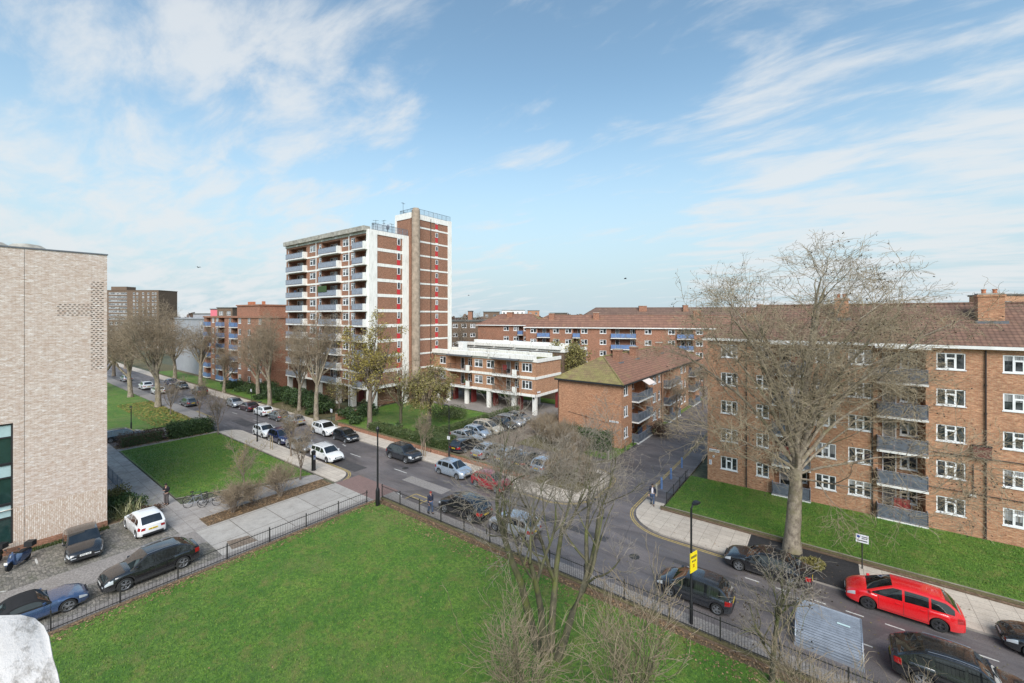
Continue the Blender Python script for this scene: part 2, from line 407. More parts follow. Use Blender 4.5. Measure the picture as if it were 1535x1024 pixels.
# ---------------------------------------------------------------- windows and facades
WCACHE = {}
def win_mesh(w, h, lights, door=False):
    """frame mesh + pane mesh; local x along the wall, -y outward, z up, origin at lower left of the opening"""
    key = (round(w, 2), round(h, 2), lights, door)
    if key in WCACHE: return WCACHE[key]
    b = MB(); M = MAT['upvc']; f = .075 if w > .5 else .05; y0, y1 = .03, .09
    b.box(0, w, y0, y1, 0, f, M); b.box(0, w, y0, y1, h-f, h, M); b.box(0, f, y0, y1, f, h-f, M); b.box(w-f, w, y0, y1, f, h-f, M)
    n = len(lights); cw = w/sum(a for a, _ in lights) ; x = 0.
    for i, (a, split) in enumerate(lights):
        xa = x; x += a*cw
        if i < n-1: b.box(x-.045, x+.045, y0-.004, y1, f, h-f, M)
        l0 = (xa+.045 if i else f); l1 = (x-.045 if i < n-1 else w-f)
        if split: b.box(l0, l1, y0-.002, y1-.01, h*.66, h*.66+.075, M)
        if split == 2:  # opening casement has a heavier frame
            b.box(l0, l0+.035, y0-.008, y1-.02, f, h*.66, M); b.box(l1-.035, l1, y0-.008, y1-.02, f, h*.66, M)
            b.box(l0, l1, y0-.008, y1-.02, f, f+.04, M); b.box(l0, l1, y0-.008, y1-.02, h*.66-.04, h*.66, M)
    if not door: b.box(-.05, w+.05, -.05, .03, -.06, 0, M)
    fm = b.mesh('window_frame')
    g = MB(); g.box(f*.5, w-f*.5, y1-.03, y1-.015, f*.5, h-f*.5, MAT['window_glass']); gm = g.mesh('pane')
    WCACHE[key] = (fm, gm); return WCACHE[key]
L3 = ((1, 0), (1, 2), (1, 0)); L2 = ((1, 2), (1, 0)); L2b = ((1, 0), (1, 0)); L1 = ((1, 2),); LD = ((1, 0),)

def facade(name, o, ang, width, z0, z1, ops, mat, parent, reveal=.12, deepmat=None):
    """wall plane with real openings. o: local left-bottom point, ang: direction of the wall, outward normal on its right-hand side.
    ops: (a0, a1, b0, b1, depth)"""
    u = Vector((math.cos(ang), math.sin(ang), 0)); nrm = Vector((u.y, -u.x, 0)); o = Vector((o[0], o[1], 0))
    P = lambda a, z, d=0.: o+u*a+Vector((0, 0, z))-nrm*d
    xs = sorted({0., width, *[q for op in ops for q in op[:2]]}); zs = sorted({z0, z1, *[q for op in ops for q in op[2:4]]})
    b = MB(); M = MAT[mat]; DM = MAT[deepmat] if deepmat else M
    for i in range(len(xs)-1):
        for j in range(len(zs)-1):
            ca = (xs[i]+xs[i+1])/2; cz = (zs[j]+zs[j+1])/2
            if any(op[0] < ca < op[1] and op[2] < cz < op[3] for op in ops): continue
            b.face([P(xs[i], zs[j]), P(xs[i+1], zs[j]), P(xs[i+1], zs[j+1]), P(xs[i], zs[j+1])], M)
    for op in ops:
        a0, a1, b0, b1 = op[:4]; d = op[4] if len(op) > 4 else reveal
        m = DM if d > .5 else M
        b.face([P(a0, b0), P(a0, b1), P(a0, b1, d), P(a0, b0, d)], m); b.face([P(a1, b0), P(a1, b0, d), P(a1, b1, d), P(a1, b1)], m)
        b.face([P(a0, b1), P(a1, b1), P(a1, b1, d), P(a0, b1, d)], m); b.face([P(a0, b0), P(a0, b0, d), P(a1, b0, d), P(a1, b0)], m)
        b.face([P(a0, b0, d), P(a0, b1, d), P(a1, b1, d), P(a1, b0, d)], m)
    w = b.build(name, parent)
    def put(a, z, d, w_, h_, lights, name='window', door=False):
        fm, gm = win_mesh(w_, h_, lights, door)
        fo = link(name, fm, parent, P(a, z, d-.1), ang); link('pane', gm, fo)
        return fo
    return P, put
def rails(b, x0, x1, y0, y1, z0, z1, m, n=None, panel=None, sides=True, gap=.0):
    """balcony railing in local box coords: front at y0, returning to y1"""
    segs = [((x0, y0), (x1, y0))]
    if sides: segs += [((x0, y1), (x0, y0)), ((x1, y0), (x1, y1))]
    for (xa, ya), (xb, yb) in segs:
        L = math.hypot(xb-xa, yb-ya); k = max(1, round(L/1.1))
        b.tube((xa, ya, z1), (xb, yb, z1), .03, n=6, m=m); b.tube((xa, ya, z0+.08), (xb, yb, z0+.08), .02, n=5, m=m)
        for i in range(k+1):
            t = i/k; b.tube((xa+(xb-xa)*t, ya+(yb-ya)*t, z0), (xa+(xb-xa)*t, ya+(yb-ya)*t, z1), .025, n=5, m=m)
        if panel:
            for i in range(k):
                t0 = (i+.04)/k; t1 = (i+.96)/k; p = [(xa+(xb-xa)*t, ya+(yb-ya)*t) for t in (t0, t1)]
                ox, oy = (0, .012) if ya == yb else (.012, 0)
                b.box(min(p[0][0], p[1][0])-ox, max(p[0][0], p[1][0])+ox, min(p[0][1], p[1][1])-oy, max(p[0][1], p[1][1])+oy, z0+.12, z1-.06, panel)
        else:
            k2 = int(L/.12)
            for i in range(k2): t = i/k2; b.tube((xa+(xb-xa)*t, ya+(yb-ya)*t, z0+.08), (xa+(xb-xa)*t, ya+(yb-ya)*t, z1), .008, n=4, m=m, cap=False)
def at_wall(parent, P, a, ang, d=0.):
    """helper transform: returns (loc, rz) so that local x runs along the wall and -y points outward"""
    return P(a, 0, d), ang
def balcony(parent, P, ang, a0, a1, zf, out, panel, rail='rail_grey', slab='white_paint', th=.16, h=1.05, back=.0):
    b = MB(); b.box(0, a1-a0, -out, back, zf-th, zf, MAT[slab])
    s = b.build('balcony', parent, P(a0, 0, 0), ang)
    r = MB(); rails(r, .04, a1-a0-.04, -out+.04, -.02, zf, zf+h, MAT[rail], panel=MAT[panel] if panel else None)
    r.build('railing', s)
    return s
def clutter(parent, P, ang, a0, a1, zf, rnd):
    """pots, washing and boxes kept on a balcony: each a thing of its own"""
    if rnd.random() < .35: return
    x = rnd.uniform(.3, a1-a0-.8); k = rnd.choice(['box', 'box', 'pot', 'washing'])
    where = parent['where']; wl = parent.location+(Matrix.Rotation(parent.rotation_euler.z, 3, 'Z') @ (P(a0, 0, 0)))
    b = MB()
    if k == 'box':
        w, h = rnd.uniform(.4, .7), rnd.uniform(.5, 1.3); m = MAT[rnd.choice(['brown_wood', 'cloth_denim', 'cloth_grey', 'galv'])]
        b.box(x, x+w, .1, .5, zf+.01, zf+h, m); b.box(x-.02, x+w+.02, .08, .52, zf+h, zf+h+.04, MAT['dark_trim']); nm, lb, c = 'storage_cupboard', 'small cupboard standing on a balcony of '+where, 'cupboard'
    elif k == 'pot':
        b.lathe([(.13, 0), (.18, .3), (.2, .32), (.17, .33)], 10, MAT['terracotta'], (x+.2, .3, zf+.01)); b.lathe([(.04, .33), (.25, .5), (.3, .75), (.2, .95), (.02, 1.15)], 7, MAT['leaf_dark'], (x+.2, .3, zf+.01)); nm, lb, c = 'potted_plant', 'green plant in a clay pot on a balcony of '+where, 'plant'
    else:
        b.tube((x, .2, zf+1.55), (x+1.1, .2, zf+1.55), .012, n=5, m=MAT['rail_grey']); m = MAT[rnd.choice(['cloth_white', 'cloth_denim', 'cloth_red'])]
        n = 10; b.grid([[(x+.1+.9*i/n, .2+.03*math.sin(i*1.7), z) for i in range(n+1)] for z in (zf+1.54, zf+1.1, zf+.65)], m); b.tube((x, .2, zf+.01), (x, .2, zf+1.55), .015, n=5, m=MAT['rail_grey']); b.tube((x+1.1, .2, zf+.01), (x+1.1, .2, zf+1.55), .015, n=5, m=MAT['rail_grey']); nm, lb, c = 'washing_line', 'washing hung out on a balcony of '+where, 'washing'
    tag(b.build(nm, None, wl, parent.rotation_euler.z+ang), lb, c, c+' on balconies of '+where)

def hip_roof(name, x0, x1, y0, y1, ze, zr, parent, m_front, m_side, hipL=True, hipR=True, over=.35, fascia='white_paint', mendL=None, hl=None):
    """ridge along the longer side"""
    b = MB(); xa, xb, ya, yb = x0-over, x1+over, y0-over, y1+over
    th = .22
    if (x1-x0) >= (y1-y0):
        ym = (ya+yb)/2; k = hl or (yb-ya)/2; rl = xa+(k if hipL else 0); rr = xb-(k if hipR else 0)
        A, B, C, D = (xa, ya, ze), (xb, ya, ze), (xb, yb, ze), (xa, yb, ze); E, F = (rl, ym, zr), (rr, ym, zr)
        b.face([A, B, F, E], MAT[m_front]); b.face([C, D, E, F], MAT[m_front]); b.face([D, A, E], MAT[m_side]); b.face([B, C, F], MAT[m_side])
        ridge = [(E, F), (A, E), (D, E), (B, F), (C, F)] if hipL or hipR else [(E, F)]
    else:
        xm = (xa+xb)/2; k = hl or (xb-xa)/2; rf = ya+(k if hipL else 0); rb = yb-(k if hipR else 0)
        A, B, C, D = (xa, ya, ze), (xb, ya, ze), (xb, yb, ze), (xa, yb, ze); E, F = (xm, rf, zr), (xm, rb, zr)
        b.face([A, B, E], MAT[mendL or m_front]); b.face([B, C, F, E], MAT[m_side]); b.face([C, D, F], MAT[m_front]); b.face([D, A, E, F], MAT[m_side])
        ridge = [(E, F), (A, E), (B, E), (C, F), (D, F)]
    b.face([A, D, C, B], MAT[fascia])
    F_ = MAT[fascia]
    for p, q in ((A, B), (B, C), (C, D), (D, A)):
        b.face([p, (p[0], p[1], p[2]-th), (q[0], q[1], q[2]-th), q], F_)
    b.face([(A[0], A[1], A[2]-th), (D[0], D[1], D[2]-th), (C[0], C[1], C[2]-th), (B[0], B[1], B[2]-th)], F_)
    for p, q in ridge: b.tube(p, q, .11, n=6, m=MAT[m_front])
    return b.build(name, parent)
def chimney(parent, x, y, w, d, z0, z1, m='brick_red', pots=2, flash=True, name='chimney'):
    b = MB(); b.box(x-w/2, x+w/2, y-d/2, y+d/2, z0, z1-.25, MAT[m]); b.box(x-w/2-.06, x+w/2+.06, y-d/2-.06, y+d/2+.06, z1-.25, z1-.1, MAT[m]); b.box(x-w/2, x+w/2, y-d/2, y+d/2, z1-.1, z1, MAT['parapet_concrete'])
    if flash:
        b.box(x-w/2-.16, x+w/2+.16, y-d/2-.2, y+d/2+.1, z0-.05, z0+.36, MAT['lead'])
    c = b.build(name, parent)
    p = MB()
    for i in range(pots):
        px = x+(i-(pots-1)/2)*w*.42; p.lathe([(.13, 0), (.12, .22), (.15, .26), (.15, .32), (.10, .32)], 10, MAT['terracotta'], (px, y, z1))
    if pots: p.build('chimney_pot', c)
def aerial(parent, x, y, z, h, rnd, name='aerial'):
    b = MB(); m = MAT['iron']; b.tube((x, y, z), (x, y, z+h), .03, n=5, m=m)
    for k in range(rnd.randint(1, 3)):
        zz = z+h*(.95-.22*k); a = rnd.uniform(0, 3.1); dx, dy = math.cos(a), math.sin(a)
        b.tube((x-dx*.5, y-dy*.5, zz), (x+dx*.5, y+dy*.5, zz), .018, n=4, m=m)
        for t in (-.45, -.25, 0, .2, .42): b.tube((x+dx*t-dy*.22, y+dy*t+dx*.22, zz), (x+dx*t+dy*.22, y+dy*t-dx*.22, zz), .012, n=4, m=m)
    return b.build(name, parent)

# ---------------------------------------------------------------- right-hand brick block (five storeys)
def block_right():
    rnd = random.Random(3); X0, Y0, L, D = -9.2, 43.6, 34., 10.
    B = empty('apartment_block', (X0, Y0, 0), 0, 'five storey red brick apartment block behind the large bare plane tree at right', 'building'); B['where'] = 'the right-hand brick block'
    fl = [.33+2.63*k for k in range(5)]; ze = 13.8
    wins = [(1.16, 2.56, L3), (4.07, 5.05, L2), (8.41, 9.79, L3), (10.56, 12.0, L3), (15.64, 17.14, L3), (18.92, 20.4, L3), (26., 27.4, L3), (29.5, 31., L3)]
    balcs = [(5.3, 8.1), (12.28, 15.18), (22., 25.)]
    ops = []
    for f in fl:
        for a0, a1, _ in wins: ops.append((a0, a1, f+1.17, f+2.37, .1))
        for a0, a1 in balcs: ops.append((a0+.1, a1-.1, f, f+2.35, 1.3))
    P, put = facade('wall', (0, 0), 0., L, 0, ze, ops, 'brick_red', B)
    b = MB(); M = MAT['brick_red']
    for q in ([(L, 0, 0), (L, D, 0), (L, D, ze), (L, 0, ze)], [(L, D, 0), (0, D, 0), (0, D, ze), (L, D, ze)], [(0, D, 0), (0, 0, 0), (0, 0, ze), (0, D, ze)]): b.face(q, M)
    b.build('side_wall', B)
    for f in fl:
        for a0, a1, li in wins: put(a0, f+1.17, .1, a1-a0, 1.2, li)
        for i, (a0, a1) in enumerate(balcs):
            put(a0+.45, f+.02, 1.3, .85, 2.15, LD, 'balcony_door', True); put(a0+1.5, f+.95, 1.3, 1., 1.2, L2)
            balcony(B, P, 0, a0, a1, f, .55, 'slate_panel'); clutter(B, P, 0, a0, a1, f+.01, rnd)
    for i, (a0, a1) in enumerate(balcs):
        b = MB(); b.box(a0-.1, a1+.1, -.75, -.002, ze-.36, ze-.24, MAT['white_paint']); b.build('balcony_canopy', B)
    hip_roof('roof', 0, L, 0, D, ze, 16.9, B, 'tiles_brown', 'tiles_brown_side', True, False, .4, hl=4.2)
    chimney(B, 18.9, 3.0, 1.35, 1.0, 15.2, 17.6, 'brick_orange', 2); chimney(B, 10.2, 3.2, .95, .9, 15.4, 17.5, 'brick_orange', 2)
    chimney(B, 28.5, 3.2, 1.2, .9, 15.3, 17.6, 'brick_red', 2)
    for x, z0, z1 in ((12.05, 0, 13.5), (18.1, 0, 13.5), (3.3, 0, 13.5)):
        b = MB(); b.tube((x, -.09, z0), (x, -.09, z1), .05, n=8, m=MAT['dark_pipe'])
        for z in range(1, 13, 2): b.tube((x, -.09, z), (x, -.09, z+.12), .075, n=8, m=MAT['dark_pipe'])
        b.build('downpipe', B)
    b = MB(); b.tube((15.4, -.06, 5.9), (24, -.06, 5.9), .03, n=6, m=MAT['dark_pipe']); b.tube((14.9, -.06, 3.3), (24, -.06, 3.3), .03, n=6, m=MAT['dark_pipe']); b.tube((17.5, -.06, 3.2), (17.5, -.06, 5.4), .03, n=6, m=MAT['dark_pipe']); b.build('wall_pipe', B)
    b = MB(); b.box(17.45, 18.35, -.3, -.02, 5.95, 6.75, MAT['rust_panel']); b.box(17.42, 18.38, -.33, -.01, 6.75, 6.8, MAT['dark_trim']); b.box(17.42, 18.38, -.33, -.01, 5.88, 5.95, MAT['dark_trim']); b.build('wall_box', B)
    b = MB(); b.box(17.3, 17.65, -.04, -.005, 3.05, 3.22, MAT['sign_white']); b.build('wall_vent', B)
    # name plate and notices at the corner
    s = MB(); s.box(.15, 1.05, -.05, -.005, 2.95, 3.2, MAT['sign_white'])
    for k in range(7): s.box(.22+k*.11, .29+k*.11, -.056, -.052, 3.03, 3.12, MAT['ink'])
    tag(s.build('name_plate', None, (X0, Y0, 0)), 'white name plate on the brick corner of the right-hand block', 'sign')
    s = MB(); s.box(.15, .38, -.05, -.005, 1.7, 2.15, MAT['sign_white'])
    for k in range(4): s.box(.19, .34, -.056, -.052, 1.8+k*.08, 1.83+k*.08, MAT['ink_blue'])
    tag(s.build('notice_sign', None, (X0, Y0, 0)), 'small upright notice below the white name plate on the brick corner', 'sign')
    s = MB(); s.box(.45, .62, -.05, -.005, 2.42, 2.6, MAT['sign_white']); s.box(.49, .58, -.056, -.052, 2.48, 2.54, MAT['ink'])
    tag(s.build('notice_sign', None, (X0, Y0, 0)), 'tiny square notice between the name plate and the upright notice', 'sign')
block_right()

# ---------------------------------------------------------------- middle orange brick house with mossy hip roof
def block_middle():
    rnd = random.Random(5); X1, Y0, W, L = -19.5, 47.6, 8.6, 38.; X0 = X1-W
    B = empty('brick_house', (X0, Y0, 0), 0, 'three storey orange brick house with mossy hipped tile roof and blue balconies', 'building'); B['where'] = 'the orange brick house'
    ze = 7.76; fl = [.12, 2.67, 5.22]
    facade('gable_wall', (0, 0), 0., W, 0, ze, [], 'brick_orange', B)
    wins = [(.75, 2.05, L2), (11.2, 12.7, L2), (13.6, 14.5, L1), (25., 26.4, L2), (27.3, 28.2, L1)]
    balcs = [(3.3, 8.6), (16., 22.), (30., 35.)]
    ops = []
    for f in fl:
        for a0, a1, _ in wins: ops.append((a0, a1, f+1.0, f+2.3, .1))
        for a0, a1 in balcs: ops.append((a0+.1, a1-.4, f, f+2.3, 1.3))
    P, put = facade('wall', (W, 0), math.pi/2, L, 0, ze, ops, 'brick_orange', B)
    for f in fl:
        for a0, a1, li in wins: put(a0, f+1.0, .1, a1-a0, 1.3, li)
        for a0, a1 in balcs:
            put(a0+.3, f+.02, 1.3, .85, 2.1, LD, 'balcony_door', True); put(a0+2.6, f+.9, 1.3, 1.3, 1.2, L2)
            balcony(B, P, math.pi/2, a0, a1, f+.02, .9, 'slate_panel'); clutter(B, P, math.pi/2, a0, a1, f+.03, rnd)
    b = MB(); M = MAT['brick_orange']
    b.face([(0, L, 0), (0, 0, 0), (0, 0, ze), (0, L, ze)], M); b.face([(W, L, 0), (0, L, 0), (0, L, ze), (W, L, ze)], M); b.build('rear_wall', B)
    hip_roof('roof', 0, W, 0, L, ze, 10.5, B, 'tiles_moss', 'tiles_red', True, True, .4, 'dark_trim')
    for y in (6.5, 12.5, 24.): chimney(B, W/2+1.1, y, .95, 1.1, 9.3, 11.4, 'brick_brown', 0)
    b = MB(); b.tube((W+.05, 14.9, 0), (W+.05, 14.9, ze-.2), .05, n=8, m=MAT['dark_pipe']); b.tube((.02, -.08, 0), (.02, -.08, ze-.2), .05, n=8, m=MAT['dark_pipe']); b.build('downpipe', B)
    b = MB()   # slanting awning over the top balcony
    b.face([(W+.1, 6.0, ze-.1), (W+.1, 8.6, ze-.1), (W+1.3, 8.6, ze-.75), (W+1.3, 6.0, ze-.75)], MAT['awning_cloth']); b.face([(W+1.3, 6.0, ze-.78), (W+1.3, 8.6, ze-.78), (W+.1, 8.6, ze-.13), (W+.1, 6.0, ze-.13)], MAT['awning_cloth'])
    b.tube((W+1.3, 6.0, ze-.76), (W+1.3, 8.6, ze-.76), .03, n=6, m=MAT['rail_grey']); b.build('awning', B)
    s = MB(); s.box(7.1, 8.25, -.05, -.005, 3.1, 3.3, MAT['sign_white'])
    for k in range(8): s.box(7.2+k*.12, 7.27+k*.12, -.056, -.052, 3.16, 3.24, MAT['ink'])
    tag(s.build('name_plate', None, (X0, Y0, 0)), 'long white name plate on the blank orange brick gable', 'sign')
    b = MB(); b.tube((4.0, -.05, .2), (4.0, -.05, 3.6), .025, n=6, m=MAT['dark_pipe']); b.tube((1.5, -.05, 3.6), (7., -.05, 2.95), .02, n=5, m=MAT['dark_pipe']); b.build('wall_pipe', B)
block_middle()

# ---------------------------------------------------------------- the tower
def tower():
    rnd = random.Random(9); X0, Y0, L, D = -89.8, 41.7, 28.8, 8.2
    B = empty('tower_block', (X0, Y0, 0), 0, 'ten storey brown brick and white concrete tower block with round flue shaft', 'building'); B['where'] = 'the tower'
    fl = [3.7+2.6*k for k in range(10)]; zt = 29.7
    wins = [(.7, 1.1, L1), (9.5, 11.6, L2), (12.9, 13.7, L1), (20.9, 22.7, L2), (23.5, 24.7, L2)]
    balcs = [(1.2, 8.2), (13.8, 20.2), (24.8, 28.2)]
    ops = []
    for f in fl:
        for a0, a1, _ in wins: ops.append((a0, a1, f+1.0, f+2.2, .1))
        for a0, a1 in balcs: ops.append((a0+.05, a1-.05, f+.02, f+2.3, 1.3))
    P, put = facade('wall', (0, 0), 0., L, 3.7, zt, ops, 'brick_brown', B)
    for k, f in enumerate(fl):
        for a0, a1, li in wins: put(a0, f+1.0, .1, a1-a0, 1.2, li)
        for a0, a1 in balcs:
            put(a0+1.0, f+.05, 1.3, .85, 2.1, LD, 'balcony_door', True); put(a0+2.1, f+.85, 1.3, 1.1, 1.3, L2)
            s = balcony(B, P, 0, a0, a1, f+.1, .75, 'pale_panel', th=.24)
            e = MB(); e.box(a1-a0-.12 if a1 < 28 else a1-a0-.12, a1-a0+.35, -.78, -.004, f-.15, f+1.15, MAT['stained_render']); e.build('balcony_cheek', B, P(a0, 0, 0), 0)
            clutter(B, P, 0, a0, a1, f+.12, rnd)
        b = MB(); b.box(-.1, L-.05, -.06, -.002, f-.2, f+.12, MAT['stained_render']); b.build('floor_band', B)
    # end wall facing the viewer's right
    b = MB(); M = MAT['brick_brown']
    b.face([(L, 0, 3.7), (L, D, 3.7), (L, D, zt), (L, 0, zt)], M); b.face([(L, D, 3.7), (0, D, 3.7), (0, D, zt), (L, D, zt)], M); b.face([(0, D, 3.7), (0, 0, 3.7), (0, 0, zt), (0, D, zt)], M)
    b.face([(0, 0, 3.7), (0, D, 3.7), (L, D, 3.7), (L, 0, 3.7)], MAT['stained_render']); b.build('end_wall', B)
    W = MAT['stained_render']
    for k, f in enumerate(fl):
        b = MB(); b.box(L+.002, L+.05, 1.5, 6.8, f-.25, f+.28, W); b.build('end_band', B)
        w = MB(); w.box(L+.003, L+.07, 5.65, 6.3, f+.3, f+1.25, MAT['red_panel']); w.build('red_panel', B)
        fm, gm = win_mesh(.65, 1.25, ((1, 0),), True); fo = link('window', fm, B, (L+.15, 5.65, f+1.25), math.pi/2); link('pane', gm, fo)
    b = MB(); b.box(L, L+.12, -.1, 1.5, 0, zt+.6, W); b.box(L-.6, L-.002, -.16, -.01, 0, zt+.6, W); b.build('corner_pier', B)
    b = MB(); b.box(L+.001, L+.12, 6.8, 8.2, 0, zt+.6, W); b.build('corner_pier', B)
    b = MB(); b.box(L+.003, L+.11, 1.5, 6.8, zt-.1, zt+.6, W); b.box(-.3, L-.6, -.12, .3, zt, zt+.35, W); b.build('parapet', B)
    # chunky planter-like parapet along the roof edge, in sections
    for i in range(6):
        a0 = .2+i*4.75; q = MB(); q.box(a0, a0+4.4, -.75, .5, zt+.36, zt+1.15, MAT['parapet_concrete']); q.build('parapet_section', B)
    for a in (12.1, 23.1):
        q = MB(); q.tube((a, -.14, 0), (a, -.14, zt), .08, n=8, m=MAT['white_paint']); q.build('downpipe', B)
    b = MB(); b.face([(0, .3, zt+.1), (L, .3, zt+.1), (L, D, zt+.1), (0, D, zt+.1)], MAT['roof_felt']); b.build('roof', B)
    r = MB(); rails(r, L-.1, L, .6, 8.0, zt+.6, zt+1.7, MAT['rail_grey'], sides=True); r.tube((L, .5, zt+1.2), (L, 8, zt+1.2), .02, n=5, m=MAT['rail_grey']); r.build('roof_railing', B)
    # undercroft: piers, recessed dark walls
    for a in (.3, 5.8, 12., 18.6, 23.2):
        q = MB(); q.box(a, a+.55, .05, .9, 0, 3.7, W); q.build('pillar', B)
    for y0, y1 in ((7.2, 8.1),): q = MB(); q.box(L-.6, L-.01, y0, y1, 0, 3.7, W); q.build('pillar', B)
    q = MB(); q.box(2, 26.5, 3.2, 7.8, 0, 3.69, MAT['brick_brown']); q.box(24.2, 24.9, 3.1, 3.19, 0, 2.2, MAT['blue_panel']); q.box(21, 22.5, 3.1, 3.19, 0, 2.6, MAT['maroon_wall']); q.build('undercroft_wall', B)
    r = MB(); rails(r, 26.6, 28.2, 2.0, 3.5, 0, 1.2, MAT['iron'], sides=False); r.build('undercroft_railing', B)
    # lift and stair tower
    x0, x1, y0, y1, z1 = 25.1, 29.3, 8.25, 18.6, 34.2
    b = MB()
    for q in ([(x0, y0, 0), (x1, y0, 0), (x1, y0, z1), (x0, y0, z1)], [(x1, y0, 0), (x1, y1, 0), (x1, y1, z1), (x1, y0, z1)], [(x1, y1, 0), (x0, y1, 0), (x0, y1, z1), (x1, y1, z1)], [(x0, y1, 0), (x0, y0, 0), (x0, y0, z1), (x0, y1, z1)]): b.face(q, M)
    b.face([(x0, y0, z1), (x1, y0, z1), (x1, y1, z1), (x0, y1, z1)], MAT['roof_felt']); b.build('stair_tower', B)
    for k in range(12):
        f = 3.6+2.6*k
        b = MB()
        if f < z1-1: b.box(x1+.002, x1+.05, y0+1.4, y1-1.0, f-.14, f+.16, W)
        b.box(x1+.002, x1+.04, y0+6.0, y0+6.75, f+.16, f+.3, W); b.build('floor_band', B)
        if k < 12:
            p = MB(); p.box(x1+.003, x1+.06, y0+6.05, y0+6.65, f+.3, f+1.3, MAT['red_panel']); p.build('red_panel', B)
            fm, gm = win_mesh(.6, .9, ((1, 0),), True); fo = link('window', fm, B, (x1+.15, y0+6.05, f+1.3), math.pi/2); link('pane', gm, fo)
    b = MB(); b.box(x1+.001, x1+.12, y1-1.0, y1, 0, z1+.5, W); b.box(x1+.004, x1+.1, y0, y1-1.0, z1-.55, z1+.4, W); b.box(x0-.1, x1-.002, y0-.1, y0-.002, z1-.7, z1+.4, W); b.box(x0-.1, x0+.4, y0-.12, y0-.004, zt, z1-.7, W); b.build('white_trim', B)
    b = MB(); b.tube((x1+.1, y0+4.8, 3), (x1+.1, y0+4.8, z1), .06, n=6, m=MAT['dark_pipe']); b.build('downpipe', B)
    r = MB(); rails(r, x0, x1, y0+1, y1-.3, z1+.4, z1+1.4, MAT['iron']); r.build('roof_railing', B)
    b = MB(); b.lathe([(.74, 0), (.74, 35.0), (.62, 35.1), (.55, 35.4), (.3, 35.4)], 28, MAT['chimney_shaft'], (29.9, 9.0, 0)); b.build('flue_shaft', B, smooth=50)
    for x, y, z, h in ((26.3, 9.0, z1, 2.8), (27.3, 10.5, z1, 2.), (28.5, 1.5, zt+.5, 1.9), (28.4, 3.2, zt+.5, 2.2), (28.2, 5.0, zt+.5, 1.9), (26.8, 2.2, zt, 2.1)): aerial(B, x, y, z, h, rnd)
    d = MB(); d.lathe([(.02, -.1), (.3, 0), (.5, .12), (.48, .14), (.02, .02)], 16, MAT['rail_grey'], (28.4, 3.9, zt+1.6), 'y'); d.tube((28.4, 3.9, zt+.3), (28.4, 3.9, zt+1.6), .04, n=6, m=MAT['iron']); d.build('satellite_dish', B)
    g = MB(); g.box(13.9, 17.0, -.85, -.8, fl[6]+.9, fl[6]+2.0, MAT['leaf_dark']); g.build('green_netting', B)
tower()

